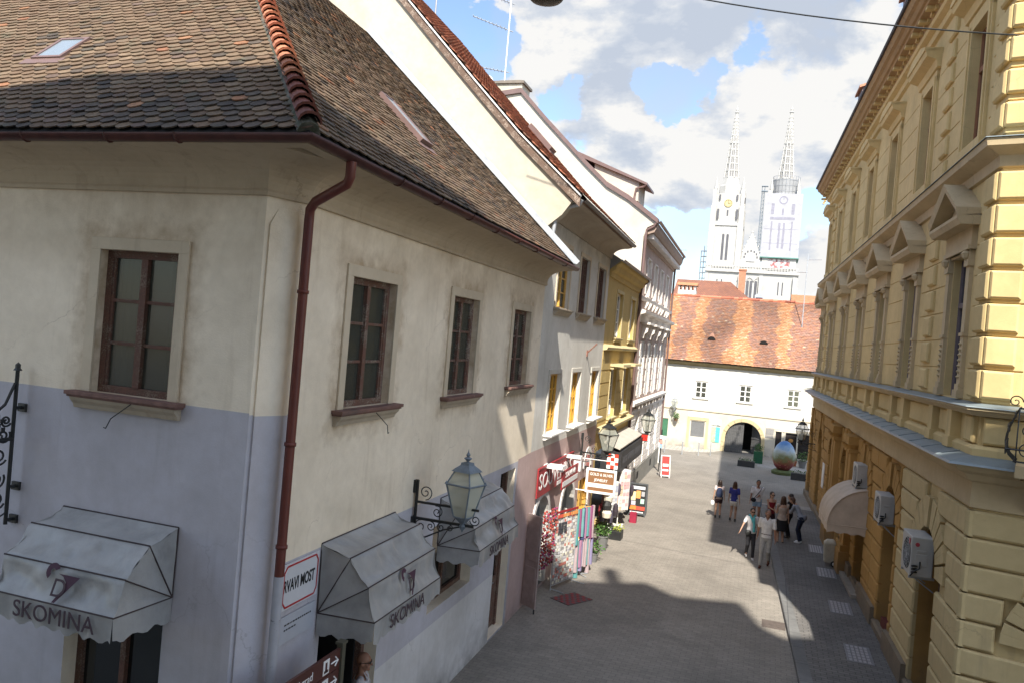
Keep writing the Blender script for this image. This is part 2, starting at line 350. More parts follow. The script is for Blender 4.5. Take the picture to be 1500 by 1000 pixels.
# ------------------------------------------------------------------ building kit
def wallgrid(mb, fr, u0, u1, z0, z1, ops=(), depth=.25, m=0, mr=None, cuts=(), mf=None, arches=()):
    """wall sheet with openings and their reveals; arches = (ua, ub, za, zspring)"""
    mr = m if mr is None else mr
    rects = [tuple(o) for o in ops]+[(a, b, c, d+(b-a)/2) for a, b, c, d in arches]
    us = sorted(set([u0, u1]+[x for o in rects for x in o[:2]])); zs = sorted(set([z0, z1]+[x for o in rects for x in o[2:]]+list(cuts)))
    us = [u for u in us if u0-1e-6 <= u <= u1+1e-6]; zs = [z for z in zs if z0-1e-6 <= z <= z1+1e-6]
    for i in range(len(us)-1):
        for j in range(len(zs)-1):
            uc, zc = (us[i]+us[i+1])/2, (zs[j]+zs[j+1])/2
            if any(o[0] < uc < o[1] and o[2] < zc < o[3] for o in rects): continue
            mb.poly([fr(us[i], 0, zs[j]), fr(us[i+1], 0, zs[j]), fr(us[i+1], 0, zs[j+1]), fr(us[i], 0, zs[j+1])], mf(uc, zc) if mf else m)
    for a, b, c, d in ops:
        for p, q in (((a, c), (a, d)), ((b, c), (b, d)), ((a, c), (b, c)), ((a, d), (b, d))):
            mb.poly([fr(p[0], 0, p[1]), fr(q[0], 0, q[1]), fr(q[0], -depth, q[1]), fr(p[0], -depth, p[1])], mr)
    for a, b, c, d in arches:
        for x in (a, b): mb.poly([fr(x, 0, c), fr(x, 0, d), fr(x, -depth, d), fr(x, -depth, c)], mr)
        r = (b-a)/2; uc = (a+b)/2; n = 16; P = [(uc-r*math.cos(PI*i/n), d+r*math.sin(PI*i/n)) for i in range(n+1)]
        for i in range(n):
            p, q = P[i], P[i+1]; zt = d+r
            mb.poly([fr(p[0], 0, p[1]), fr(q[0], 0, q[1]), fr(q[0], 0, zt), fr(p[0], 0, zt)], mf(uc, zt) if mf else m)
            mb.poly([fr(p[0], 0, p[1]), fr(q[0], 0, q[1]), fr(q[0], -depth, q[1]), fr(p[0], -depth, p[1])], mr)

def ringseg(mb, fr, uc, zc, r0, r1, a0, a1, d0, d1, m=0, n=4):
    for i in range(n):
        t0, t1 = a0+(a1-a0)*i/n, a0+(a1-a0)*(i+1)/n
        Q = [(uc-math.cos(t)*r, zc+math.sin(t)*r) for t, r in ((t0, r0), (t1, r0), (t1, r1), (t0, r1))]
        mb.prism([fr(u, d0, z) for u, z in Q], [fr(u, d1, z) for u, z in Q], m)

def casement(house, fr, u0, u1, z0, z1, wood, pane, cols=2, rows=3, depth=.1, fw=.085, bar=.04, surround=None, sw=.14, sill=None, sillm=None, sd=.16, so=.12, sh=.1, curtain=None, rail=None, name='window'):
    """wooden casement set in a wall opening: frame (part) with pane, surround and sill (sub-parts)"""
    mb = MB(); d0, d1 = -depth-.06, -depth
    mb.box(fr, u0, u0+fw, d0, d1, z0, z1); mb.box(fr, u1-fw, u1, d0, d1, z0, z1)
    mb.box(fr, u0+fw, u1-fw, d0, d1, z0, z0+fw); mb.box(fr, u0+fw, u1-fw, d0, d1, z1-fw, z1)
    uc = (u0+u1)/2; iw = (u1-u0-2*fw)/cols
    for k in range(1, cols):
        x = u0+fw+iw*k; w = fw*.55 if (cols == 2 or k == cols//2) else bar/2
        mb.box(fr, x-w, x+w, d0, d1+.012, z0+fw, z1-fw)
    for k in range(cols):     # sash stiles
        a = u0+fw+iw*k; b = a+iw
        for x in ((a+.0, a+.035), (b-.035, b)): mb.box(fr, x[0], x[1], d0+.01, d1-.012, z0+fw, z1-fw)
    for k in range(1, rows):
        z = z0+fw+(z1-z0-2*fw)*k/rows; mb.box(fr, u0+fw, u1-fw, d0+.015, d1-.016, z-bar/2, z+bar/2)
    if rail:
        mb.box(fr, u0+fw, u1-fw, d0, d1+.02, rail-.05, rail+.05)
    w = mb.build(name, wood, house, bevel=.004)
    p = MB(); p.box(fr, u0+fw*.5, u1-fw*.5, d0-.004, d0+.02, z0+fw*.5, z1-fw*.5); p.build('pane', pane, w)
    if curtain:
        c = MB()
        for a, b in ((u0+fw, uc-iw*.25*1.1), (uc+iw*.55, u1-fw)):
            n = 14; c.grid([[fr(a+(b-a)*i/n, d0-.1+.02*math.sin(i*2.2), z) for i in range(n+1)] for z in (z0+fw, z1-fw)])
        c.build('curtain', curtain, w)
    if surround:
        s = MB(); e = .03
        s.box(fr, u0-sw, u0, .002, e, z0, z1); s.box(fr, u1, u1+sw, .002, e, z0, z1); s.box(fr, u0-sw, u1+sw, .002, e, z1, z1+sw)
        s.build('window_surround', surround, w, bevel=.005)
    if sill:
        s = MB(); a, b = u0-sw-so, u1+sw+so
        s.box(fr, a, b, .0, sd, z0-.045, z0); s.box(fr, a+.02, b-.02, .0, sd*.86, z0-.07, z0-.045)
        pr = [(0, z0-.07-sh), (sd*.3, z0-.07-sh), (sd*.42, z0-.07-sh*.62), (sd*.68, z0-.07-sh*.3), (sd*.8, z0-.07), (0, z0-.07)]
        s.prism([fr(a+.05, d, z) for d, z in pr], [fr(b-.05, d, z) for d, z in pr], 1)
        s.build('sill', [sillm or sill, sill], w, bevel=.004)
    return w

def tiles(name, parent, mt, O, U, V, inside, colf, w=.2, e=.115, L=.19, th=.015, u0=0, u1=10, v1=8, jit=.012, simple=False, rr=R):
    """overlapping beaver-tail tiles as real geometry on the plane O + u*U + v*V"""
    U = Vector(U).normalized(); V = Vector(V).normalized(); Nn = U.cross(V).normalized()
    if Nn.z < 0: Nn = -Nn
    O = Vector(O); mb = MB(); nv = int(v1/e); nu = int((u1-u0)/w)+1
    for j in range(nv):
        for i in range(-1, nu):
            u = u0+(i+.5*(j % 2)+.5)*w; v = j*e
            if not inside(u, v+e*.5): continue
            dz = rr.uniform(-.3, 1)*jit*.6; dv = rr.uniform(-jit, jit); rot = rr.uniform(-.03, .03); hw = w/2-.004
            if simple: pts = [(-hw, 0), (hw, 0), (hw, L), (-hw, L)]; nb = 2
            else: pts = [(-hw, .055), (-hw*.62, .02), (0, 0), (hw*.62, .02), (hw, .055), (hw, L), (-hw, L)]; nb = 5
            top = []
            for x, y in pts:
                h = (.006+th*1.75*(1-y/L))+dz*(1-y/L)+(x/hw)*rot*.12
                top.append(O+U*(u+x-rot*y)+V*(v+y+dv)+Nn*h)
            c = colf(u, v); mb.poly(top, 0, c)
            lo = [p-Nn*th for p in top[:nb]]
            dk = c
            for q in range(nb-1): mb.poly([top[q], top[q+1], lo[q+1], lo[q]], 0, dk)
            mb.poly([top[0], lo[0], top[-1]-Nn*th*.3, top[-1]], 0, dk); mb.poly([top[nb-1], lo[nb-1], top[nb]-Nn*th*.3, top[nb]], 0, dk)
    return mb.build(name, mt, parent, recalc=False)

def halfpipe(mb, path, d, z, r, m=0, side=1, th=.012):
    pr = [(d-r*math.cos(PI*i/8), z-r*math.sin(PI*i/8)) for i in range(9)]
    pr += [(d+(r-th)*math.cos(PI*i/8), z-(r-th)*math.sin(PI*i/8)) for i in range(9)]
    mb.sweep(path, pr, m, close=True, side=side)

# ------------------------------------------------------------------ shared materials
M = {}
M['wood_red'] = peeled('weathered red window wood', (.17, .08, .055), (.30, .25, .2))
M['wood_brown'] = peeled('brown window wood', (.15, .07, .048), (.2, .14, .1))
M['wood_orange'] = mat('ochre varnished wood', (.62, .36, .08), .5, .25, 8, spec=.5)
M['white_paint'] = mat('white paint', (.78, .77, .74), .55, .08, 5)
def glassmix():
    m, nt, b, N, L = nodes('old window glass'); b.inputs['Base Color'].default_value = (.085, .088, .075, 1); b.inputs['Roughness'].default_value = .1; b.inputs['Specular IOR Level'].default_value = .45
    t = N.new('ShaderNodeBsdfTransparent'); t.inputs[0].default_value = (.75, .78, .7, 1); mx = N.new('ShaderNodeMixShader'); mx.inputs[0].default_value = .55
    L.new(t.outputs[0], mx.inputs[1]); L.new(b.outputs[0], mx.inputs[2]); L.new(mx.outputs[0], N['Material Output'].inputs[0])
    f = noisenode(N, L, 3, 3, .5); bump(N, L, b, f.outputs['Fac'], .12, .01); return m
M['pane'] = glassmix()
M['pane_w'] = glassmat('window glass reflecting', (.09, .1, .105), .1)
M['curtain'] = mat('net curtain', (.62, .62, .58), .9, .1, 4)
M['surround'] = stucco('window surround plaster', (.62, .53, .40), (.2, .15, .1), k=.35, bs=.2)
M['sill'] = stucco('sill plaster', (.46, .39, .30), (.17, .12, .09), k=.6, bs=.2)
M['sillred'] = mat('red painted sill', (.20, .11, .09), .75, .3, 9, bs=.2, grime=(.1, .08, .07))
M['iron'] = mat('black wrought iron', (.02, .022, .022), .5, .3, 12, spec=.5, bs=.2)
M['iron_blue'] = mat('blue grey painted iron', (.17, .21, .25), .55, .25, 9, spec=.5, bs=.15)
M['gutter'] = mat('dark red gutter paint', (.085, .028, .022), .45, .3, 5, spec=.45, grime=(.05, .035, .03), gk=(.55, .8))
M['pipe_red'] = mat('red downpipe paint', (.135, .032, .022), .5, .22, 4, spec=.45, grime=(.12, .03, .03), gk=(.5, .8))
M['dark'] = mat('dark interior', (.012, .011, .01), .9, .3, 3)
M['zinc'] = mat('zinc flashing', (.42, .44, .46), .5, .2, 3, metal=.3, spec=.5)
M['brown_metal'] = mat('brown sheet metal', (.16, .10, .09), .5, .18, 3, spec=.5)
M['chrome'] = mat('grey steel', (.35, .35, .36), .4, .1, 5, metal=.6)
TC = [(.172, .117, .076), (.16, .109, .07), (.18, .125, .08), (.146, .098, .064), (.163, .106, .067), (.195, .138, .09)]
DK = [(.09, .07, .055), (.11, .085, .065), (.07, .055, .045), (.13, .09, .07)]
OR = [(.31, .15, .08), (.34, .18, .10), (.26, .12, .07)]
M['tile'] = mat('weathered roof tile', (1, 1, 1), .9, .35, 14, bs=.5, bsc=90, vcol=True, grime=(.09, .09, .06), gk=(.55, .75), gscale=4)
M['tile_new'] = mat('clay ridge tile', (.42, .13, .07), .7, .3, 9, bs=.3, bsc=60, vcol=True)

# ------------------------------------------------------------------ A  corner house
A = thing('corner_house', 'cream and lavender corner house with mossy tiled hip roof, nearest on the left', 'house', (-5.2, 7.8, 0))
YL = 7.38; KL = YL/7.8; ZL = lambda z: 6.6+(z-6.6)*KL; FL = Fr((0, YL), (1, 0), (0, -1)); FA = Fr((-4.98, 0), (-.018, 1), (1, .018))
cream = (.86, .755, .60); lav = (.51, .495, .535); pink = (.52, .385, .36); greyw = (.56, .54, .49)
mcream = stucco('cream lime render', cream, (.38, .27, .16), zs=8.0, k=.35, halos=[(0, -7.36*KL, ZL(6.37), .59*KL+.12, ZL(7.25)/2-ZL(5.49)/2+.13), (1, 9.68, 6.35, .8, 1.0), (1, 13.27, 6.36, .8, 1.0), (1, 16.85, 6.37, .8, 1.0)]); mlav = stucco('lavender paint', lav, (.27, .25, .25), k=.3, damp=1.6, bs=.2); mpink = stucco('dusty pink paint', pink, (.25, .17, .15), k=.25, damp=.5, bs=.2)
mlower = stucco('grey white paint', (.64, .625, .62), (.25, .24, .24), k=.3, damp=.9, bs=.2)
mb = MB()
Lw = [(-7.95*KL, -6.77*KL, ZL(5.49), ZL(7.25)), (-8.05*KL, -6.58*KL, .35, ZL(3.15)), (-12.2, -11.0, ZL(5.49), ZL(7.25)), (-12.8, -11.2, .35, ZL(3.15))]
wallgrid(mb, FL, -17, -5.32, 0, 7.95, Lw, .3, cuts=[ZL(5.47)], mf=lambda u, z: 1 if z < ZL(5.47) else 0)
FX = Fr((-5.32, YL), (.2/.5385, .5/.5385), (.5, -.2)); wallgrid(mb, FX, 0, .5385, 0, 7.95, [], .3, cuts=[ZL(5.45)], mf=lambda u, z: 1 if z < ZL(5.45) else 0)
Sw = [(9.03, 10.34, 5.5, 7.2), (12.62, 13.92, 5.5, 7.22), (16.2, 17.5, 5.55, 7.2), (8.95, 10.7, .2, 3.0), (12.6, 14.75, 1.75, 3.25), (16.28, 17.36, .05, 3.65)]
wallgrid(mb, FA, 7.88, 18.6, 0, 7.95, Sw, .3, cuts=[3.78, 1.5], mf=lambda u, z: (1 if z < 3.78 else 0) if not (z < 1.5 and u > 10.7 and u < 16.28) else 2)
# the wall again at u=17.4 split for the pink paint
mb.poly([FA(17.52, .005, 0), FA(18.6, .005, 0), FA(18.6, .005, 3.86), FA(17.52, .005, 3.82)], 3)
# corner lesene on the left face, gable end and back walls
mb.box(FX, .05, .42, -.01, .03, 0, ZL(5.44), 1); mb.box(FX, .05, .46, -.01, .028, ZL(5.44), 7.6, 0); mb.prism([FX(.05, .028, 7.6), FX(.46, .028, 7.6), FX(.5, 0, 7.8), FX(.16, 0, 7.8)], [FX(.05, -.01, 7.6), FX(.46, -.01, 7.6), FX(.5, -.02, 7.8), FX(.16, -.02, 7.8)], 0)
mb.poly([(-17, YL, 0), (-17, 24, 0), (-17, 24, 7.95), (-17, YL, 7.95)], 0); mb.poly([(-17, 18.6, 0), (-5.33, 18.6, 0), (-5.33, 18.6, 7.95), (-17, 18.6, 7.95)], 0)
# plinth line on the street side
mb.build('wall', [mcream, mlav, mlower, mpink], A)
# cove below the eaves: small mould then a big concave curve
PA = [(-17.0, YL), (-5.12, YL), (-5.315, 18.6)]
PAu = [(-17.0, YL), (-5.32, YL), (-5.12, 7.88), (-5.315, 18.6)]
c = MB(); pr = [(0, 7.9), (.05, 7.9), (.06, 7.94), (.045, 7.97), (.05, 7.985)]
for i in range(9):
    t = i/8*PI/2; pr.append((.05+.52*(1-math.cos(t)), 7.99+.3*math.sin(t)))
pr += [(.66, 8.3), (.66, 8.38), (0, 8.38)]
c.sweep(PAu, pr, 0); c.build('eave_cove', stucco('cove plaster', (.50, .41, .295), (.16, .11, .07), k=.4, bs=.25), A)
g = MB(); halfpipe(g, PA, .74, 8.37, .078)
for x in [-16+1.15*i for i in range(9)]+[-5.9]:
    P0 = Vector((x, YL-.74, 8.37)); g.tube([P0+Vector((0, -.08*math.cos(t), -.085*math.sin(t))) for t in [PI*i/6 for i in range(7)]], .012, 5)
for y in [8.6+1.25*i for i in range(8)]:
    P0 = FA(y, .74, 8.37); g.tube([P0+FA.N*(.082*math.cos(t))-Vector((0, 0, .085*math.sin(t))) for t in [PI*i/6 for i in range(7)]], .012, 5)
gu = g.build('gutter', M['gutter'], A, smooth=True)
# downpipe: from gutter, swan neck, down the corner, white painted foot
dp = MB(); top = FA(7.45, .74, 8.3)
dp.tube([top, FA(7.45, .74, 8.14), FA(7.47, .7, 8.07), FA(7.66, .22, 7.9), FA(7.71, .13, 7.82), FA(7.72, .12, 7.7), FA(7.72, .12, 3.72)], .055, 12)
for z in (6.9, 5.2, 4.05): dp.lathe(FA(7.72, .12, z), [(.056, -.02), (.066, -.02), (.066, .02), (.056, .02)], 12)
dpo = dp.build('downpipe', M['pipe_red'], A, smooth=True)
fp = MB(); fp.tube([FA(7.72, .12, 3.72), FA(7.72, .12, .05)], .058, 12); fp.build('pipe_foot', mat('white chipped paint', (.42, .42, .45), .6, .1, 6, grime=(.06, .06, .06), gk=(.64, .7), gscale=5), dpo, smooth=True)

# windows
wk = dict(wood=M['wood_red'], pane=M['pane'], surround=M['surround'], sill=M['sill'], sillm=M['sillred'], curtain=M['curtain'], depth=.09)
for o in (Lw[0], Lw[2]): casement(A, FL, o[0], o[1], o[2], o[3], sw=.14, so=.1, sh=.13, **{**wk, 'wood': M['wood_brown']})
for o in Sw[:3]: casement(A, FA, o[0], o[1], o[2], o[3], sw=.15, so=.1, sh=.13, **wk)
ck = MB()
for fr, u, z in ((FL, -7.15*KL, ZL(5.46)), (FA, 9.75, 5.46)):
    s = -1 if fr is FL else 1
    ck.tube([fr(u, .1, z), fr(u+.22*s, .22, z-.22), fr(u+.3*s, .2, z-.34), fr(u+.33*s, .2, z-.33)], .006, 5)
ck.build('window_hook', M['iron'], A)
# shop openings behind the awnings and doorway at the far end
shop = glassmat('shop window glass', (.015, .018, .018), .07)
def shopfront(fr, o, wood, base=.35, n=1):
    m = MB(); u0, u1, z0, z1 = o; f = .09
    for a, b, c_, d_ in ((u0, u0+f, z0, z1), (u1-f, u1, z0, z1), (u0+f, u1-f, z1-f, z1), (u0+f, u1-f, z0, z0+f)): m.box(fr, a, b, -.3, -.2, c_, d_)
    for k in range(1, n+1): x = u0+(u1-u0)*k/(n+1); m.box(fr, x-.04, x+.04, -.3, -.19, z0+f, z1-f)
    w = m.build('shop_window', wood, A, bevel=.005)
    p = MB(); p.box(fr, u0+.05, u1-.05, -.27, -.25, z0+.05, z1-.05); p.build('pane', shop, w); return w
shopfront(FL, Lw[1], M['wood_brown']); shopfront(FL, Lw[3], M['wood_brown'])
# display cards inside left shop window
shopfront(FA, Sw[4], M['wood_brown'])
d = MB(); u0, u1, z0, z1 = Sw[3]
d.box(FA, u0, u0+.1, -.32, -.2, z0, z1); d.box(FA, u1-.1, u1, -.32, -.2, z0, z1); d.box(FA, u0+.1, u1-.1, -.32, -.2, z1-.12, z1)
d.box(FA, u0, u1, -.3, .12, .02, .2)
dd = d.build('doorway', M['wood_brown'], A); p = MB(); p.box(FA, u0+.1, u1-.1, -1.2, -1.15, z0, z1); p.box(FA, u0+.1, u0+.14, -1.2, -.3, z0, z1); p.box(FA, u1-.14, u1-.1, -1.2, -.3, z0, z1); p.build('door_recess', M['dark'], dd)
d = MB(); u0, u1, z0, z1 = Sw[5]
d.box(FA, u0, u0+.1, -.28, -.16, z0, z1); d.box(FA, u1-.1, u1, -.28, -.16, z0, z1); d.box(FA, u0+.1, u1-.1, -.28, -.16, z1-.1, z1); d.box(FA, u0+.1, u1-.1, -.28, -.14, 2.55, 2.68)
for a, b in ((.1, .54), (.56, .98)):
    d.box(FA, u0+a, u0+b, -.25, -.2, z0+.02, 1.2); d.box(FA, u0+a+.07, u0+b-.07, -.2, -.18, .2, 1.05)
    for x in (a, b-.08): d.box(FA, u0+x, u0+x+.08, -.25, -.2, 1.2, 2.5)
    d.box(FA, u0+a, u0+b, -.25, -.2, 1.8, 1.88)
dr = d.build('door', M['wood_brown'], A, bevel=.005); p = MB(); p.box(FA, u0+.05, u1-.05, -.27, -.26, z0, z1); p.build('pane', shop, dr)
h = MB(); h.tube([FA(u0+.5, -.17, 1.15), FA(u0+.5, -.12, 1.15), FA(u0+.42, -.12, 1.15)], .012, 6); h.build('handle', M['chrome'], dr)

# roof planes
EX, EZ, EY = -4.38, 8.42, 6.66; S45 = math.sin(math.radians(43.5)); C45 = math.cos(math.radians(43.5))
RR = random.Random(3)
def moss(u, v, k=1.0):
    n = noise.noise(Vector((u*.35+3, v*.5, 1.3)))+.5*noise.noise(Vector((u*1.3, v*1.6, 4)))
    return n*k
def colA(u, v):
    x = RR.random(); m = moss(u, v)
    if x < .012+.05*max(0, noise.noise(Vector((u*.9, v*1.2, 7)))): c = RR.choice(OR)
    elif x < .04+max(0, m)*.4: c = RR.choice(DK)
    else: c = RR.choice(TC)
    if v < .5 and RR.random() < .6: c = RR.choice(DK)
    k = RR.uniform(.86, 1.08); return tuple(a*k for a in c)
def colA2(u, v):
    x = RR.random(); m = moss(u+20, v)
    if x < .02+.08*max(0, noise.noise(Vector((u*.9, v*1.2, 8)))): c = RR.choice(OR)
    elif x < .1+max(0, m)*.6: c = RR.choice(DK)
    else: c = RR.choice(TC)
    k = RR.uniform(.7, 1.15); return tuple(a*k*.95 for a in c)
RIDZ = 14.15; VM = (RIDZ-EZ)/S45; GX = -17
hipd = lambda v: v*C45
tiles('left_roof_slope', A, M['tile'], (EX, EY, EZ), (-1, 0, 0), (0, C45, S45), lambda u, v: u > hipd(v)-.02 and v < VM, colA, u1=12.6, v1=VM)
tiles('street_roof_slope', A, M['tile'], (EX, EY, EZ), (-.018, 1, 0), (-C45, 0, S45), lambda u, v: u > hipd(v)-.02 and u < 11.78, colA2, u1=11.9, v1=VM)
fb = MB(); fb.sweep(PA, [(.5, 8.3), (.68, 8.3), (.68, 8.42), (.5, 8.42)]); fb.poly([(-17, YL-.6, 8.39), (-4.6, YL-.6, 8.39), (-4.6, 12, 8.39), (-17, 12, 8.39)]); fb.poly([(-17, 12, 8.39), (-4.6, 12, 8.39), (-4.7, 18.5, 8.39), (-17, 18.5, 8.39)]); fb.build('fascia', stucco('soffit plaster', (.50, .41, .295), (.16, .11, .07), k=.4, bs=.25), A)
rb = MB()   # boards under the tiles
hx = lambda v, d=0: Vector((EX-v*C45, EY+v*C45, EZ+v*S45-.02))
rb.poly([(GX, EY, EZ-.02), hx(0), hx(VM), (GX, EY+VM*C45, EZ-.02+VM*S45)]); rb.poly([hx(0), hx(VM), (EX-VM*C45-.2, 18.5, EZ-.02+VM*S45), (EX-.2, 18.5, EZ-.02)])
rb.poly([(EX-VM*C45-.2, 18.5, EZ-.03+VM*S45), hx(VM), (-17, EY+VM*C45, RIDZ-.03), (-17, 18.5, RIDZ-3)])
rb.build('roof_deck', M['dark'], A, recalc=False)
# hip tiles: overlapping half cones, new orange above, glazed dark red at the foot
ht = MB(); hd = (hx(VM)-hx(0)).normalized(); e = .24; sidev = Vector((1, 1, 0)).normalized()*1; sidev = hd.cross(Vector((0, 0, 1))).normalized(); upv = sidev.cross(hd).normalized()
if upv.z < 0: upv = -upv
n = int((hx(VM)-hx(0)).length/e)
for i in range(n):
    p0 = hx(0)+hd*(i*e+.1)+upv*.02; p1 = p0+hd*(e+.07)
    cc = RR.choice([(.95, 1.1, 1.2), (1.15, 1.6, 1.7), (1.0, 1.3, 1.4)]) if i > 4 else RR.choice([(.36, .42, .6), (.42, .45, .6), (.5, .6, .8)])
    rows = []
    for t, r, lift in ((0, .12, .045), (0, .105, .03), (1, .098, .0)):
        c0 = p0.lerp(p1, t)+upv*lift
        rows.append([c0+sidev*math.cos(a)*r+upv*math.sin(a)*r*.95 for a in [PI*j/6 for j in range(7)]])
    ht.grid(rows, 0, cc)
ht.build('hip_tiles', M['tile_new'], A, recalc=False)
mo = MB(); mo.tube([hx(0)+hd*.06-upv*.03, hx(0)+hd*.3-upv*.03, hx(VM)-upv*.03], .115, 8); mo.build('hip_mortar', mat('mossy mortar', (.15, .14, .12), .95, .4, 6, bs=.9, bsc=14, grime=(.05, .055, .035), gk=(.4, .6), gscale=5), A)
# skylights
def skylight(name, par, O, U, V, u, v, w, h, lift=.1, openk=0, glass=M['pane_w']):
    U = Vector(U).normalized(); V = Vector(V).normalized(); Nn = U.cross(V); Nn = Nn if Nn.z > 0 else -Nn
    f = Fr((0, 0), (1, 0), (0, 1)); f.__class__ = Fr; O = Vector(O)+U*u+V*v
    class F2: pass
    def P(a, d, z): return O+U*a+V*z+Nn*(d+openk*z*0)
    m = MB(); t = .05
    m.box(P, 0, t, 0, lift, 0, h); m.box(P, w-t, w, 0, lift, 0, h); m.box(P, t, w-t, 0, lift, 0, t); m.box(P, t, w-t, 0, lift, h-t, h)
    m.box(P, -.09, w+.09, 0, .03, -.14, 0)
    s = m.build(name, M['brown_metal'], par); q = MB(); q.box(P, t, w-t, lift-.03, lift-.012, t, h-t); q.build('pane', glass, s); return s
skyg = glassmat('skylight glass', (.20, .24, .28), .2, var=.2)
skylight('skylight', A, (EX, EY, EZ), (-1, 0, 0), (0, C45, S45), 4.72, 1.86, .5, .62, .05, glass=skyg)
s2 = MB(); O2 = Vector((EX, EY, EZ)); U2 = Vector((-.018, 1, 0)).normalized(); V2 = Vector((-C45, 0, S45)); N2 = U2.cross(V2); N2 = N2 if N2.z > 0 else -N2
P2 = lambda a, d, z: O2+U2*a+V2*z+N2*d
skylight('skylight', A, O2, U2, V2, 5.25, 1.78, .45, 1.15, .1, glass=skyg)
# lead flashing along the fire wall
fl = MB(); fl.poly([P2(11.36, .05, -.05), P2(11.36, .05, VM), P2(11.65, .07, VM), P2(11.65, .07, -.05)]); fl.poly([P2(11.65, .07, -.05), P2(11.65, .07, VM), P2(11.65, .17, VM), P2(11.65, .17, -.05)]); fl.build('flashing', M['zinc'], A, recalc=False)

# ------------------------------------------------------------------ awnings
aw_m = mat('silver grey awning canvas', (.36, .355, .345), .4, .2, 2.5, bs=.6, bsc=9, spec=.5, grime=(.22, .22, .215), gk=(.5, .8), gscale=2)
aw_p = mat('awning piping', (.05, .035, .035), .6, .1, 5); aw_t = mat('awning lettering', (.075, .05, .06), .8, .1, 5)
def awning(fr, u0, u1, zt, zp, ribs, val, label, sgn=1):
    a = thing('awning', label, 'awning', fr((u0+u1)/2, 0, zp), 'silver canvas awnings of the corner shop')
    rnd = random.Random(int(u0*10)); m = MB(); prof = [(0.01, zt)]+list(ribs)
    nU = 44
    def wob(u, d, z, k): return k*noise.noise(Vector((u*2.3, z*3.1+d*2, u0)))
    rows = []
    for i in range(len(prof)-1):
        (d0, z0), (d1, z1) = prof[i], prof[i+1]; n = 6
        for j in range(n+(1 if i == len(prof)-2 else 0)):
            t = j/n; sag = math.sin(PI*t)*.04; row = []
            for k in range(nU+1):
                u = u0+(u1-u0)*k/nU; w = wob(u, d0, z0+(z1-z0)*t, .09)*math.sin(PI*t)+.035*noise.noise(Vector((u*7+z0*9, t*3, u0)))*math.sin(PI*t)
                row.append(fr(u, d0+(d1-d0)*t-sag*.8+w, z0+(z1-z0)*t-sag*.5+w*.6))
            rows.append(row)
    m.grid(rows)
    piv = zp
    for u in (u0, u1):     # side fans from the pivot
        s = 1 if u == u1 else -1
        for i in range(len(prof)-1):
            R0 = []
            for j in range(7):
                t = j/6; d_, z_ = prof[i][0]+(prof[i+1][0]-prof[i][0])*t, prof[i][1]+(prof[i+1][1]-prof[i][1])*t
                R0.append((d_, z_, math.sin(PI*t)))
            m.grid([[fr(u-s*.05*b*q*(1-q*.4)+s*.03*noise.noise(Vector((q*4, b*3+i, u)))*q, d_*q-.03*b*q, piv+(z_-piv)*q-.02*b*q) for d_, z_, b in R0] for q in (0.02, .25, .5, .75, 1)])
    # valance with scalloped edge round three sides
    dl, zl = prof[-1]
    def vrow(P, n):
        return [[p+Vector((0, 0, -val*h*(1+.1*math.sin(i*1.25)*(h > .9))))+fr.N*(.02*h*math.sin(i*.8)) for i, p in enumerate(P)] for h in (0, .35, .7, 1)]
    m.grid(vrow([fr(u0+(u1-u0)*i/40, dl, zl) for i in range(41)], 40))
    for u in (u0, u1): m.grid(vrow([fr(u, .02+(dl-.02)*i/14, zp+(zl-zp)*i/14) for i in range(15)], 14))
    can = m.build('canvas', aw_m, a, smooth=True, recalc=False)
    p = MB(); r = .008
    for d_, z_ in prof: p.tube([fr(u0, d_, z_+.005), fr(u1, d_, z_+.005)], r, 6)
    for u in (u0, u1):
        for d_, z_ in prof: p.tube([fr(u, .02, zp), fr(u, d_, z_)], r, 6)
    p.build('frame', aw_p, a)
    # lettering and emblem
    text('SKOMINA', .25, aw_t, 'lettering', a, textM(fr, (u0+u1)/2+(.08 if fr is FL else -.12), dl+.03, zl-val*.45, sgn), .003, sx=1.0)
    da, za = prof[-2]; t = .5; mid = fr((u0+u1)/2+(.06 if fr is FL else 0), (da+dl)/2, (za+zl)/2); Y = (fr(0, da, za)-fr(0, dl, zl)).normalized(); X = (fr.U*sgn).normalized(); Z = X.cross(Y)
    em = MB(); Q = lambda x, y, h=.035: mid+X*x+Y*y+Z*h
    Z = Z if Z.dot(fr.N) > 0 else -Z
    em.poly([Q(-.05, .12), Q(.24, .12), Q(.02, -.17), Q(-.02, -.17), Q(.02, -.1), Q(.08, -.02), Q(.08, .05), Q(.02, .1)])
    arc = [(-.13-.09*math.cos(t), .13+.09*math.sin(t)) for t in [PI*(-.35+1.2*i/10) for i in range(11)]]
    em.grid([[Q(x, y) for x, y in arc], [Q(-.13+(x+.13)*.35, .13+(y-.13)*.35) for x, y in arc]])
    em.build('emblem', mat('awning plum print', (.07, .03, .05), .7, .1, 4), a, recalc=False)
    text('D', .26, aw_t, 'emblem_letter', a, Matrix(((X.x, Y.x, Z.x, 0), (X.y, Y.y, Z.y, 0), (X.z, Y.z, Z.z, 0), (0, 0, 0, 1))) if False else Matrix.Translation(Q(.02, -.03, .045)) @ Matrix(((X.x, Y.x, Z.x, 0), (X.y, Y.y, Z.y, 0), (X.z, Y.z, Z.z, 0), (0, 0, 0, 1))), .002)
    return a
awning(FL, -8.22*KL, -6.46*KL, ZL(4.02), ZL(3.2), [(.43, ZL(3.9)), (.74, ZL(3.6)), (.87, ZL(3.22))], .26, 'silver canvas awning on the left face of the corner house, over the dark shop window')
awning(FA, 8.82, 10.95, 3.82, 2.95, [(.42, 3.7), (.7, 3.38), (.82, 2.97)], .26, 'silver canvas awning over the doorway beside the street name sign')
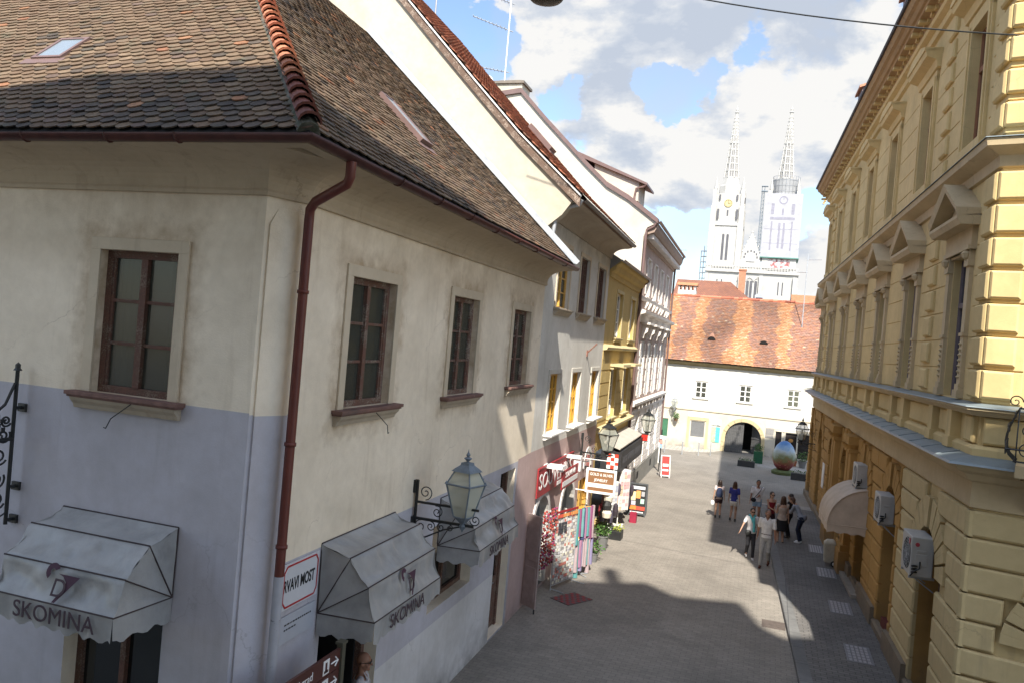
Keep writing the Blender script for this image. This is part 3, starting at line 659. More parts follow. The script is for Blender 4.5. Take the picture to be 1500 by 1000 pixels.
awning(FA, 12.8, 15.1, 3.72, 2.9, [(.4, 3.6), (.68, 3.28), (.8, 2.92)], .26, 'silver canvas awning behind the big wall lantern')

# street name sign
white_en = mat('white enamel', (.62, .62, .64), .35, .06, 5, spec=.5); red_en = mat('red enamel', (.42, .02, .02), .4, .1, 5, spec=.5); black_p = mat('black lettering', (.015, .015, .015), .6, .1, 5)
sg = thing('street_name_sign', 'white street name plate with red border beside the red downpipe', 'sign', FA(8.4, .03, 3.5))
m = MB(); u0, u1, z0, z1 = 7.93, 8.74, 3.22, 3.76; m.box(FA, u0, u1, .02, .032, z0, z1); m.build('plate', white_en, sg)
m = MB()
def bar(a, b, w=.02):
    (ua, za), (ub, zb) = a, b; L_ = math.hypot(ub-ua, zb-za); nx, nz = -(zb-za)/L_*w/2, (ub-ua)/L_*w/2
    m.prism([FA(ua+nx, .034, za+nz), FA(ub+nx, .034, zb+nz), FA(ub-nx, .034, zb-nz), FA(ua-nx, .034, za-nz)], [FA(ua+nx, .038, za+nz), FA(ub+nx, .038, zb+nz), FA(ub-nx, .038, zb-nz), FA(ua-nx, .038, za-nz)])
C8 = [(u0+.1, z1-.03), (u1-.08, z1-.03), (u1-.03, z1-.1), (u1-.03, z0+.1), (u1-.08, z0+.03), (u0+.1, z0+.03), (u0+.04, z0+.1), (u0+.04, z1-.1)]
for i in range(8): bar(C8[i], C8[(i+1) % 8])
m.build('border', red_en, sg)
text('KRVAVI MOST', .2, black_p, 'lettering', sg, textM(FA, 8.27, .034, 3.49), .002, bold=.004, sx=.6)
s2_ = thing('info_plate', 'small pale plate with two lines of text below the street name plate', 'sign', FA(8.35, .03, 3.0))
m = MB(); m.box(FA, 7.9, 8.72, .02, .03, 2.82, 3.14); m.build('plate', mat('pale enamel', (.45, .46, .5), .4, .06, 5), s2_)
m = MB(); rq = random.Random(2)
for z, ue in ((3.03, 8.62), (2.97, 8.3)):
    u = 8.06
    while u < ue:
        l = rq.uniform(.015, .05); m.box(FA, u, u+l, .03, .031, z-.008, z+.01); u += l+.012
m.build('lettering', black_p, s2_)
# ------------------------------------------------------------------ B  house with the pink ground floor
B = thing('row_house', 'grey house with pink ground floor, yellow framed windows and cream gable wall', 'house', (-5.35, 18.6, 0))
mgrey = stucco('pale grey render', (.66, .64, .59), (.27, .25, .22), zs=9.5, k=.4); mgable = stucco('cream gable render', (.52, .475, .385), (.45, .40, .32), k=.12, bs=.15)
m = MB(); up = [(19.75, 21.1), (22.4, 23.62), (25.05, 26.35)]; yw = [(19.8, 21.02), (22.45, 23.6), (25.3, 26.5)]
ops = [(a, b, 7.45, 9.08) for a, b in up]+[(a, b, 4.2, 5.74) for a, b in yw]+[(24.75, 26.55, .12, 2.25)]
arB = [(19.3, 20.9, .1, 1.75), (22.35, 24.0, .1, 1.65)]
wallgrid(m, FA, 18.6, 27.0, 0, 9.6, ops, .22, arches=arB, cuts=[3.86], mf=lambda u, z: 1 if z < 3.86 else 0)
m.build('wall', [mgrey, mpink], B)
# fire wall: profile in x,z at y=18.4 then a roof behind
BR = [(-4.55, 9.98), (-6.21, 11.47), (-7.38, 12.66), (-8.6, 13.92), (-10.2, 15.6), (-11.7, 17.2)]
m = MB(); prof = [(-5.34, 7.0), (-5.34, 9.3), (-4.98, 9.6), (-4.75, 9.93)]+[(x, z-.12) for x, z in BR[1:]]+[(-13.5, 15.2), (-17, 11.8), (-17, 7)]
m.prism([(x, 18.34, z) for x, z in prof], [(x, 18.62, z) for x, z in prof]); m.build('gable_wall', mgable, B, recalc=True)
m = MB()      # white lipped barge board running up the verge
for (xa, za), (xb, zb) in zip(BR[:-1], BR[1:]):
    dz = .2
    m.prism([(xa, 18.26, za-dz), (xb, 18.26, zb-dz), (xb, 18.26, zb+.06), (xa, 18.26, za+.06)], [(xa, 18.33, za-dz), (xb, 18.33, zb-dz), (xb, 18.33, zb+.06), (xa, 18.33, za+.06)], 0)
    m.prism([(xa, 18.22, za+.06), (xb, 18.22, zb+.06), (xb, 18.22, zb+.1), (xa, 18.22, za+.1)], [(xa, 18.38, za+.06), (xb, 18.38, zb+.06), (xb, 18.38, zb+.1), (xa, 18.38, za+.1)], 1)
m.prism([(-11.7, 18.26, 17.05), (-14.5, 18.26, 14.1), (-14.5, 18.26, 14.36), (-11.7, 18.26, 17.3)], [(-11.7, 18.33, 17.05), (-14.5, 18.33, 14.1), (-14.5, 18.33, 14.36), (-11.7, 18.33, 17.3)], 0)
m.build('barge_board', [peeled('bare barge board', (.16, .10, .07), (.36, .28, .22)), M['white_paint']], B)
RR = random.Random(5)
def colB(u, v):
    c = RR.choice([(.30, .115, .07), (.36, .14, .08), (.25, .10, .065), (.40, .17, .10), (.20, .09, .06)]); k = RR.uniform(.8, 1.2); return tuple(a*k for a in c)
sB = math.atan2(17.2-9.98, 11.7-4.55); lenB = math.hypot(17.2-9.98, 11.7-4.55)
tiles('roof', B, M['tile'], (-4.5, 18.34, 10.02), (-.018, 1, 0), (-math.cos(sB), 0, math.sin(sB)), lambda u, v: 0 < u < 8.7, colB, u1=8.8, v1=lenB, w=.21, e=.17, L=.26, th=.02, rr=RR)
m = MB(); dk_ = BR+[(-17, 11.8), (-17, 9.5)]; m.prism([(x, 18.36, z-.0) for x, z in dk_], [(x-.15, 27, z-.0) for x, z in dk_]); m.build('roof_deck', mat('roof brown under tiles', (.16, .07, .045), .9, .2, 4), B)
def sagB(x):
    P_ = BR; z = P_[-1][1]
    for (xa, za), (xb, zb) in zip(P_[:-1], P_[1:]):
        if xb <= x <= xa: z = za+(zb-za)*(x-xa)/(xb-xa)
    return max(0, 9.98+(x+4.55)*(17.2-9.98)/(-11.7+4.55)-z)
for v_ in bpy.data.objects['roof'].data.vertices: v_.co.z -= sagB(v_.co.x)-.06
skylight('skylight', B, (-4.5, 18.34, 10.02), (-.018, 1, 0), (-math.cos(sB), 0, math.sin(sB)), 4.4, 3.1, .6, 1.0, .14, glass=skyg)
c = MB(); pr = [(0, 9.55), (.05, 9.55), (.06, 9.6)]
for i in range(9):
    t = i/8*PI/2; pr.append((.06+.5*(1-math.cos(t)), 9.62+.3*math.sin(t)))
pr += [(.7, 9.95), (.7, 10.0), (0, 10.0)]
PB = [tuple(FA(18.62, 0, 0))[:2], tuple(FA(27.0, 0, 0))[:2]]
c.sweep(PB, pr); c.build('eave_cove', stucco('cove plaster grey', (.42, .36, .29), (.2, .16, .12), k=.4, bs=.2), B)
g = MB(); halfpipe(g, PB, .78, 10.04, .07); g.build('gutter', mat('dark brown gutter', (.05, .035, .03), .45, .3, 5), B, smooth=True)
g = MB(); g.tube([FA(18.5, .75, 10.0), FA(18.5, .7, 9.88), FA(18.48, .3, 9.78), FA(18.47, .16, 9.62), FA(18.46, .12, 9.2), FA(18.46, .12, 8.45)], .05, 10); g.build('downpipe', M['zinc'], B, smooth=True)
for i, (a, b) in enumerate(up):
    casement(B, FA, a, b, 7.45, 9.08, M['wood_brown'] if i else M['wood_orange'], M['pane'], surround=M['surround'], sw=.12, sill=M['sill'], so=.08, sh=.12, sd=.15, depth=.07, cols=4 if i else 2, rows=4, fw=.06)
wsill = mat('whitewashed sill', (.72, .70, .66), .8, .1, 6, bs=.1)
for a, b in yw:
    casement(B, FA, a, b, 4.2, 5.74, mat('bright ochre yellow wood', (.62, .33, .045), .5, .2, 7), M['pane_w'], surround=M['surround'] if a < 0 else mat('pale surround', (.60, .57, .50), .85, .12, 4, bs=.15), sw=.12, sill=wsill, so=.08, sh=.08, sd=.24, depth=.09, cols=3, rows=4, fw=.07, curtain=M['white_paint'])
# arches with white bands, door, small lunette
m = MB(); wband = mat('whitewash', (.68, .66, .63), .85, .1, 4, bs=.15)
for a, b, c_, zs_ in arB:
    r = (b-a)/2; ringseg(m, FA, (a+b)/2, zs_, r, r+.16, 0, PI, .003, .04, n=16)
    m.box(FA, a-.16, a, .003, .04, c_, zs_); m.box(FA, b, b+.16, .003, .04, c_, zs_)
ringseg(m, FA, 25.9, 2.55, .55, .68, 0, PI, .003, .03, n=12); m.build('arch_surround', wband, B)
m = MB(); ringseg(m, FA, 25.9, 2.55, 0.02, .55, 0, PI, .002, .012, n=12)
m.box(FA, 22.36, 23.99, -.21, -.18, .1, 2.45); fan = m.build('shop_pane', M['pane_w'], B)
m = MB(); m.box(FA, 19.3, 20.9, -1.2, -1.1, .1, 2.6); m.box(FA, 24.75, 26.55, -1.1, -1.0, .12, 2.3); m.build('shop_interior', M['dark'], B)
m = MB(); m.box(FA, 26.05, 26.15, -.2, .02, .12, 2.25); m.box(FA, 24.75, 24.85, -.2, .02, .12, 2.25); m.box(FA, 25.6, 26.05, -.15, -.1, .12, 2.2); m.build('door_frame', M['wood_orange'], B, bevel=.004)
# tall brown shutter door leaning open by the pink wall
sh = thing('folded_shutter', 'tall pale pink wooden shutter leaf standing open against the pink wall', 'shutter', FA(18.75, .25, 0))
m = MB(); o = FA(18.78, .02, 0); dirv = Vector((.55, -.35, 0)).normalized(); f = Fr(o, dirv, Vector((-dirv.y, dirv.x)))
m.box(f, 0, .5, 0, .045, .12, 2.35); m.box(f, .05, .45, -.012, 0, .25, 1.1); m.box(f, .05, .45, -.012, 0, 1.25, 2.2); m.build('leaf', mat('dusty pink wood', (.36, .28, .26), .75, .2, 6), sh, bevel=.008)
m = MB(); m.box(f, .12, .18, .045, .07, .4, .46); m.box(f, .12, .18, .045, .07, 1.9, 1.96); m.tube([f(.45, .06, 1.2), f(.45, .06, 1.35)], .012, 6); m.tube([f(.47, .02, .0), f(.47, .02, .14)], .02, 6); m.build('ironwork', M['iron'], sh)
# red souvenir sign
red_s = mat('red sign board', (.32, .028, .034), .5, .15, 3, spec=.4); wlet = mat('white sign lettering', (.78, .77, .75), .5, .05, 3)
sv = thing('souvenir_sign', 'long red sign board reading souvenirs above the shop arches', 'sign', FA(21.3, .05, 2.9))
m = MB(); m.box(FA, 19.25, 23.3, .04, .075, 2.62, 3.38); m.box(FA, 19.25, 23.3, .075, .09, 3.34, 3.38); m.build('board', red_s, sv, bevel=.004)
text('SOUVENIRS', .58, wlet, 'lettering', sv, textM(FA, 21.25, .08, 2.98), .004, sx=1.25)
m = MB(); m.box(FA, 21.3, 23.2, .09, .1, 2.66, 2.76); m.build('white_strip', wlet, sv)
hs = thing('hanging_sign_panel', 'small red panel with white strip hanging from white arms before the long red board', 'sign', FA(20.9, .4, 2.9), None)
m = MB(); m.box(FA, 20.35, 22.3, .42, .45, 2.72, 3.2); m.build('panel', red_s, hs)
m = MB(); m.box(FA, 20.4, 22.25, .45, .456, 2.78, 2.92); m.build('white_strip', wlet, hs); text('SOUVENIR', .22, wlet, 'lettering', hs, textM(FA, 21.3, .455, 3.06), .003, sx=1.2)
m = MB()
for u in (20.3, 22.4): m.box(FA, u-.3 if u < 21 else u-.12, u+.12, .0, .5, 3.3, 3.38); m.box(FA, u-.05, u+.05, .35, .45, 3.2, 3.3)
m.box(FA, 22.33, 22.5, .3, .5, 2.95, 3.3)
m.build('arm', wlet, hs)
# hanging gold and silver sign, perpendicular to the wall
gs = thing('jewellery_sign', 'brown and white hanging sign reading gold and silver jewelry', 'sign', FA(24.35, .65, 2.6))
fg = Fr(FA(24.35, .3, 0), FA.N, -FA.U); brn = mat('brown sign', (.26, .13, .06), .5, .1, 3)
m = MB()
for a in ((0, .95, 2.02, 2.09), (0, .95, 2.71, 2.78), (0, .07, 2.09, 2.71), (.88, .95, 2.09, 2.71)): m.box(fg, a[0], a[1], -.03, .03, a[2], a[3])
m.tube([fg(.08, 0, 2.78), fg(.08, 0, 3.05)], .01, 5); m.tube([fg(.85, 0, 2.78), fg(.85, 0, 3.05)], .01, 5); m.tube([fg(-.35, 0, 3.05), fg(.95, 0, 3.05)], .014, 6); m.tube([fg(-.35, 0, 2.06), fg(.05, 0, 2.06)], .02, 6)
gf = m.build('sign_frame', wlet, gs); m = MB(); m.box(fg, .07, .88, -.015, .015, 2.09, 2.71); m.build('panel', brn, gs)
m = MB(); m.box(fg, .07, .88, .015, .02, 2.2, 2.33); m.build('white_strip', wlet, gs)
text('GOLD & SILVER', .115, wlet, 'lettering', gs, textM(fg, .475, .018, 2.6), .003, bold=.002, sx=.9); text('JEWELRY', .115, wlet, 'lettering', gs, textM(fg, .475, .018, 2.43), .003, bold=.002, sx=.9)
# yellow bracket with projecting spike on the facade (flag holder)
fh = thing('flag_holder', 'thin iron flag holder on the grey wall between upper and lower windows', 'flag holder', FA(24.4, 0, 6.3))
m = MB(); m.tube([FA(24.3, 0, 6.3), FA(24.3, .3, 6.62)], .022, 6); m.box(FA, 24.25, 24.35, 0, .03, 6.2, 6.4); m.build('rod', peeled('rusty rod', (.3, .12, .08), (.3, .2, .15)), fh)

# ------------------------------------------------------------------ C  narrow ochre house
Ch = thing('narrow_house', 'narrow ochre yellow house between the grey house and the ornate white house', 'house', (-5.55, 30, 0))
ochre = stucco('ochre render', (.55, .41, .17), (.30, .20, .09), k=.4, bs=.2); cream2 = mat('pale yellow trim', (.60, .50, .28), .85, .15, 4, bs=.15)
m = MB(); cw = [(28.95, 30.3), (32.3, 33.5)]
lw = [(28.9, 30.2), (31.9, 33.2)]
wallgrid(m, FA, 27.0, 34.45, 0, 9.15, [(a, b, 6.9, 8.55) for a, b in cw]+[(a, b, 3.95, 5.75) for a, b in lw]+[(27.3, 33.9, .1, 2.9)], .2)
m.build('wall', ochre, Ch)
m = MB()
for z in (4.15, 4.6, 5.05, 5.5, 5.95):     # board joints
    for a, b in ((27.0, 28.75), (30.35, 31.75), (33.35, 34.4)): m.box(FA, a, b, .003, .016, z-.2, z+.19)
m.box(FA, 27.0, 34.45, .002, .022, 6.1, 6.4)
m.build('wall_boards', ochre, Ch)
PC = [tuple(FA(27.02, 0, 0))[:2], tuple(FA(34.4, 0, 0))[:2]]
m = MB(); m.sweep(PC, [(0, 6.42), (.14, 6.46), (.16, 6.54), (.08, 6.62), (0, 6.64)]); m.sweep(PC, [(0, 3.55), (.22, 3.58), (.24, 3.68), (.06, 3.74), (0, 3.76)]); m.build('string_course', cream2, Ch)
m = MB(); m.sweep(PC, [(0, 8.95), (.06, 8.97), (.08, 9.12), (.2, 9.2), (.24, 9.35), (.36, 9.42), (.38, 9.5), (0, 9.52)]); m.build('cornice', ochre, Ch)
m = MB(); halfpipe(m, PC, .44, 9.56, .06); m.tube([FA(34.3, .4, 9.5), FA(34.35, .12, 9.25), FA(34.4, .08, 9.0), FA(34.4, .08, 0)], .06, 8); m.build('gutter', M['brown_metal'], Ch, smooth=True)
m = MB(); m.prism([FA(27, .4, 9.54), FA(27, -6, 13.2), FA(27, -6, 9.2), FA(27, 0, 9.2)], [FA(34.4, .4, 9.54), FA(34.4, -6, 13.2), FA(34.4, -6, 9.2), FA(34.4, 0, 9.2)]); m.build('roof', mat('zinc grey roof', (.26, .27, .29), .5, .2, 2), Ch)
for (a, b), (la, lb) in zip(cw, lw):
    casement(Ch, FA, a, b, 6.9, 8.55, M['white_paint'], M['pane_w'], surround=cream2, sw=.12, sill=cream2, sd=.12, so=.04, sh=.1, cols=2, rows=3, depth=.1, curtain=M['white_paint'])
    w = casement(Ch, FA, la, lb, 3.95, 5.75, M['white_paint'], M['pane_w'], surround=cream2, sw=.1, sill=cream2, sd=.14, so=.04, sh=.1, cols=2, rows=3, depth=.1, curtain=M['white_paint'])
    m = MB(); m.box(FA, la-.25, lb+.25, .0, .5, 5.86, 5.95); m.box(FA, la-.2, lb+.2, .0, .14, 5.76, 5.86); m.build('window_hood', cream2, w)
# shop below: dark opening, black fascia box, pale sheet hood
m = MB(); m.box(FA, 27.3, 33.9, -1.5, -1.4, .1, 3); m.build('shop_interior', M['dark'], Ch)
sf = thing('shop_fascia', 'black shop fascia box with red and white checkered end panel', 'sign', FA(31, .4, 2.6))
m = MB(); m.box(FA, 28.3, 34.0, .02, .75, 2.15, 2.85); m.build('box', mat('black fascia', (.035, .034, .036), .5, .2, 5), sf)
ff = Fr(FA(28.29, .2, 0), FA.N, -FA.U); m = MB()
for i in range(3):
    for j in range(4): m.box(ff, .05+i*.135, .185+i*.135, .002, .012, 2.22+j*.135, 2.355+j*.135, (i+j) % 2)
m.build('checker_panel', [wlet, mat('checker red', (.6, .06, .03), .5, .1, 4)], sf)
m = MB(); m.prism([FA(28.2, 0, 3.25), FA(28.2, .7, 2.98), FA(28.2, .7, 2.94), FA(28.2, 0, 3.15)], [FA(34.0, 0, 3.25), FA(34.0, .7, 2.98), FA(34.0, .7, 2.94), FA(34.0, 0, 3.15)]); m.build('hood', mat('pale metal hood', (.5, .46, .40), .6, .15, 4), sf)
m = MB()
for a, b in ((28.8, 29.8), (30.1, 31.6), (31.9, 33.4)): m.box(FA, a, b, .75, .756, 2.38, 2.62)
m.build('faint_panel', mat('worn grey print', (.10, .10, .11), .6, .3, 8), sf)

# ------------------------------------------------------------------ D  ornate white house
D = thing('ornate_house', 'ornate white and pinkish house with closed shutters at the end of the left row', 'house', (-5.7, 34.5, 0))
U0, U1 = 34.45, 47.5; wh = stucco('white render', (.72, .68, .64), (.45, .38, .33), k=.3, bs=.2); pk = stucco('pinkish brick render', (.44, .34, .30), (.25, .18, .15), k=.3, bs=.3)
gcr = stucco('smooth cream fire wall', (.54, .50, .43), (.5, .46, .38), k=.1, bs=.1)
cs = [36.95, 39.5, 42.1, 44.85]
m = MB()
wallgrid(m, FA, U0, U1, 0, 11.4, [(c-.58, c+.58, 8.95, 10.68) for c in cs]+[(c-.62, c+.62, 4.35, 6.95) for c in cs]+[(c-.5, c+.5, 1.35, 3.3) for c in cs], .22, cuts=[3.7, 7.1], mf=lambda u, z: 0 if z < 3.7 else 1)
m.build('wall', [wh, pk], D)
rq = random.Random(4); m = MB()
for j in range(9):                       # rustication below, brick-and-block pattern between
    z = .95+j*.31
    edges = [U0+.1]+[x for c in cs for x in (c-.55, c+.55)]+[U1-.1]
    for a, b in zip(edges[::2], edges[1::2]):
        n = max(1, int((b-a)/.65)); st = (b-a)/n
        for i in range(n): m.block(FA, a+i*st+.01, a+(i+1)*st-.01, .0, .05, z, z+.285, .02)
m.build('rusticated_blocks', wh, D)
m = MB()
for c in cs:
    for s in (-1, 1):
        for j in range(8):
            l = .16 if j % 2 else .26; a = c+s*.66; m.block(FA, min(a, a+s*l), max(a, a+s*l), 0, .04, 4.45+j*.3, 4.73+j*.3, .012)
        for j in range(5): l = .14 if j % 2 else .22; a = c+s*.62; m.block(FA, min(a, a+s*l), max(a, a+s*l), 0, .04, 9.05+j*.32, 9.35+j*.32, .012)
m.build('quoins', wh, D)
PD = [tuple(FA(U0+.02, 0, 0))[:2], tuple(FA(U1, 0, 0))[:2]]
m = MB(); m.sweep(PD, [(0, 7.75), (.1, 7.78), (.14, 8.05), (.34, 8.12), (.36, 8.24), (.1, 8.3), (0, 8.32)]); m.sweep(PD, [(0, 8.7), (.12, 8.72), (.15, 8.86), (0, 8.9)]); m.sweep(PD, [(0, 4.02), (.2, 4.06), (.22, 4.18), (0, 4.24)]); m.sweep(PD, [(0, 3.66), (.1, 3.7), (.1, 3.82), (0, 3.84)])
m.build('string_course', wh, D)
for c in cs:
    m = MB()
    for s in (-1, 1):
        u = c+s*.55; pr = [(0, 7.05), (.1, 7.05), (.14, 7.25), (.26, 7.35), (.3, 7.6), (.34, 7.75), (0, 7.75)]
        m.prism([FA(u-.1, d_, z) for d_, z in pr], [FA(u+.1, d_, z) for d_, z in pr])
        pr = [(0, 8.4), (.08, 8.4), (.2, 8.6), (.2, 8.7), (0, 8.7)]; m.prism([FA(u-.1, d_, z) for d_, z in pr], [FA(u+.1, d_, z) for d_, z in pr])
        m.box(FA, u-.08, u+.08, 0, .18, 3.86, 4.02)
    m.box(FA, c-.8, c+.8, 0, .38, 7.68, 7.78)
    m.build('console', wh, D)

m = MB(); m.sweep(PD, [(0, 11.2), (.08, 11.22), (.1, 11.5), (.42, 11.62), (.5, 11.8), (.52, 12.05), (0, 12.1)]); m.build('cornice', mat('brown stained cornice', (.34, .25, .20), .85, .2, 4, bs=.2), D)
m = MB()
for i in range(34): u = U0+.25+i*.385; m.box(FA, u, u+.19, .08, .38, 11.36, 11.56)
m.build('modillions', wh, D)
m = MB(); halfpipe(m, PD, .58, 12.14, .08); m.tube([FA(U0-.1, .55, 12.1), FA(U0-.05, .4, 11.85), FA(U0-.02, .1, 11.7), FA(U0, .07, 11.3), FA(U0, .07, 9.4)], .06, 8)
m.tube([FA(U1-.3, .55, 12.05), FA(U1-.25, .4, 11.75), FA(U1-.1, .12, 11.45), FA(U1-.1, .1, 11), FA(U1-.1, .1, 0)], .06, 8); m.build('gutter', M['brown_metal'], D, smooth=True)
shut = mat('white louvred shutter', (.74, .73, .71), .6, .08, 6)
for c in cs:
    casement(D, FA, c-.58, c+.58, 8.95, 10.68, M['white_paint'], M['pane_w'], surround=wh, sw=.06, sill=wh, sd=.1, so=.02, sh=.06, depth=.1, cols=2, rows=3, curtain=M['white_paint'])
    s = MB()
    for x in (-.61, .01):
        for a, b, z0, z1 in ((x, x+.06, 4.37, 6.93), (x+.54, x+.6, 4.37, 6.93), (x+.06, x+.54, 4.37, 4.47), (x+.06, x+.54, 6.83, 6.93), (x+.06, x+.54, 5.5, 5.6)): s.box(FA, c+a, c+b, -.08, -.04, z0, z1)
        for k in range(50):
            z = 4.48+k*.047
            if not 5.48 < z < 5.6 : s.prism([FA(c+x+.06, -.075, z+.035), FA(c+x+.06, -.045, z), FA(c+x+.06, -.05, z-.004), FA(c+x+.06, -.08, z+.03)], [FA(c+x+.54, -.075, z+.035), FA(c+x+.54, -.045, z), FA(c+x+.54, -.05, z-.004), FA(c+x+.54, -.08, z+.03)])
    w = s.build('shutters', shut, D)
    s = MB(); s.box(FA, c-.42, c-.22, -.045, -.03, 5.98, 6.1); s.box(FA, c+.22, c+.42, -.045, -.03, 5.98, 6.1); s.build('vent_slots', M['dark'], w)
    s = MB(); s.box(FA, c-.5, c+.5, -.2, -.1, 1.35, 3.3); 
    for k in range(9): s.box(FA, c-.5, c+.5, -.1, -.09, 1.4+k*.21, 1.55+k*.21)
    s.build('shutter', shut, D)
m = MB(); m.box(FA, U0+.1, U1-.02, .0, .07, .0, .92); m.build('plinth', mat('grey stone plinth', (.26, .25, .22), .9, .25, 3, bs=.4), D, bevel=.01)
m = MB()
for c in (38.5, 43.5): m.box(FA, c-.3, c+.3, .055, .074, .35, .7)
m.build('cellar_vent', M['dark'], D)
m = MB(); m.box(FA, U1-.2, U1-.02, .0, .16, .0, 1.2); m.build('corner_post', wlet, D)
# gable fire wall with brown sheet coping
DP = [(-5.05, 12.15), (-5.6, 12.55), (-6.4, 13.12), (-7.41, 13.68), (-8.41, 14.58), (-10.48, 16.58), (-11.73, 17.86), (-13.2, 17.66)]
prof = [(-5.62, 8.5), (-5.62, 11.4), (-5.5, 11.8), (-5.12, 12.0)]+[(x, z-.1) for x, z in DP[1:]]+[(-18, 17.3), (-18, 8.5)]
m = MB(); m.prism([(x, 34.42, z) for x, z in prof], [(x, 34.7, z) for x, z in prof]); m.build('gable_wall', gcr, D)
m = MB()
for (xa, za), (xb, zb) in zip(DP[:-1]+[DP[-1]], DP[1:]+[(-18, 17.2)]):
    m.prism([(xa, 34.3, za-.17), (xb, 34.3, zb-.17), (xb, 34.3, zb+.05), (xa, 34.3, za+.05)], [(xa, 34.8, za-.17), (xb, 34.8, zb-.17), (xb, 34.8, zb+.05), (xa, 34.8, za+.05)])
m.build('coping', M['brown_metal'], D)
m = MB(); m.prism([(-5.2, 34.7, 12.1), (-7.4, 34.7, 13.6), (-11.7, 34.7, 17.7), (-18, 34.7, 16), (-18, 34.7, 9)], [(-5.4, 47.5, 12.1), (-7.6, 47.5, 13.6), (-11.9, 47.5, 17.7), (-18, 47.5, 16), (-18, 47.5, 9)]); m.build('roof', mat('brown tile roof', (.2, .1, .07), .9, .3, 8, bs=.4), D)
m = MB(); m.poly([(-5.87, 47.5, 0), (-18, 47.5, 0), (-18, 47.5, 13), (-5.87, 47.5, 12)]); m.build('end_wall', wh, D)
# chimney block with slab, on the ridge
m = MB(); m.box(ID, -13.4, -12.0, 35.2, 36.4, 17.2, 18.4); ch = m.build('chimney', mgable, D); m = MB(); m.box(ID, -13.5, -11.9, 35.1, 36.5, 18.4, 18.52); m.box(ID, -13.2, -12.1, 35.3, 36.3, 18.52, 18.6); m.build('chimney_cap', mat('chimney slab', (.2, .17, .14), .9, .2, 5), ch)
# dormer
m = MB(); pr = [(-6.35, 13.3), (-6.35, 14.15), (-8.5, 15.0), (-8.5, 13.3)]
m.prism([(x, 36.4, z) for x, z in pr], [(x, 38.2, z) for x, z in pr]); dm = m.build('dormer', gcr, D)
m = MB(); m.prism([(-5.95, 36.2, 14.0), (-5.95, 36.2, 14.1), (-7.2, 36.2, 14.62), (-9.3, 36.2, 15.5), (-9.3, 36.2, 15.3)], [(-5.95, 38.4, 14.0), (-5.95, 38.4, 14.1), (-7.2, 38.4, 14.62), (-9.3, 38.4, 15.5), (-9.3, 38.4, 15.3)]); m.build('dormer_roof', M['brown_metal'], dm)
m = MB(); m.tube([(-6.0, 36.25, 14.02), (-6.1, 36.3, 13.95), (-6.45, 36.3, 13.85), (-6.5, 36.33, 13.5), (-6.5, 36.33, 13.2)], .05, 6); m.build('dormer_pipe', M['brown_metal'], dm)

# antennas
def antenna(base, h, label, arms, tilt=0, r=.03, mt=None):
    a = thing('tv_antenna', label, 'antenna', base, 'roof antennas'); b = Vector(base); m = MB(); m.tube([b, b+Vector((0, 0, h))], r, 6); m.build('mast', mt or M['zinc'], a)
    m = MB()
    for z, l, ax in arms:
        p = b+Vector((0, 0, z)); d_ = Vector(ax).normalized(); m.tube([p-d_*l*.12, p+d_*l], .024, 4); q = d_.cross(Vector((0, 0, 1)))
        for k in range(9): c0 = p+d_*l*(k+1)/9.2; w = .16-.006*k; m.tube([c0-q*w*1.6, c0+q*w*1.6], .012, 4)
    m.build('elements', M['zinc'], a); return a
antenna((-13.15, 35.9, 18.6), 8.3, 'tall white aerial mast with three arms on the chimney of the ornate house', [(3.9, 1.6, (-1, -.2, .35)), (2.6, 1.9, (-1, -.2, .35)), (.6, 1.7, (-1, -.2, .15))], mt=M['white_paint'])
antenna((-11.65, 24.5, 16.3), 5.2, 'dark aerial mast on the ridge of the grey house', [(2.9, 1.1, (1, .2, -.3)), (2.2, .6, (1, .2, .3))], mt=M['chrome'])
dsh = thing('satellite_dish', 'white satellite dish beside the chimney of the ornate house', 'dish', (-13.3, 34.9, 17.9)); m = MB()
m.lathe((0, 0, 0), [(.001, 0), (.2, .02), (.36, .08), (.42, .13)], 18); o = m.build('dish', wlet, None, smooth=True); o.matrix_world = Matrix.Translation((-13.6, 34.6, 18.2)) @ Matrix.Rotation(math.radians(75), 4, 'X'); attach(o, dsh); 
m = MB(); m.tube([(-13.6, 34.65, 18.2), (-13.4, 34.9, 18.0), (-13.4, 35.2, 17.9)], .03, 6); m.tube([(-13.6, 34.6, 18.1), (-13.55, 34.25, 18.15)], .03, 6); m.build('bracket', M['iron'], dsh)
# ------------------------------------------------------------------ ground
asph = brickmat('street setts', (.285, .257, .22), (.245, .222, .19), (.175, .158, .136), .22, .12, .006, bs=.3, var=.26)
m = MB(); m.poly([(-400, -60, 0), (400, -60, 0), (400, 700, 0), (-400, 700, 0)]); gr = m.build('ground', mat('far ground', (.2, .19, .17), .95, .2, .5), None); struct(gr)
m = MB(); m.poly([(-6.3, -2.8, .004), (3.6, -2.8, .004), (3.6, 58, .004), (-6.3, 58, .004)]); struct(m.build('street', asph))
GX_ = lambda y: 4.03-.0403*y
KX = lambda y: 2.05-.0535*y if y < 37 else .07-(y-37)*.0   # street edge of the kerb
side = brickmat('dark pavement setts', (.15, .143, .135), (.19, .18, .168), (.09, .086, .08), .24, .12, .01, bs=.5, rot=.0, var=.3)
ks = brickmat('kerb stone', (.20, .20, .195), (.17, .17, .165), (.09, .09, .09), 1.0, .5, .01, bs=.3, rot=1.57)
m = MB(); ys = [-2.5, 10, 14, 17.6, 21.8, 24.6, 31, 37.7]
kx = lambda y: .08+(37.7-y)*.0512
m.poly([(kx(y)+.27, y, .1) for y in ys]+[(GX_(y)+.6, y, .1) for y in reversed(ys)]); struct(m.build('pavement', side))
m = MB()
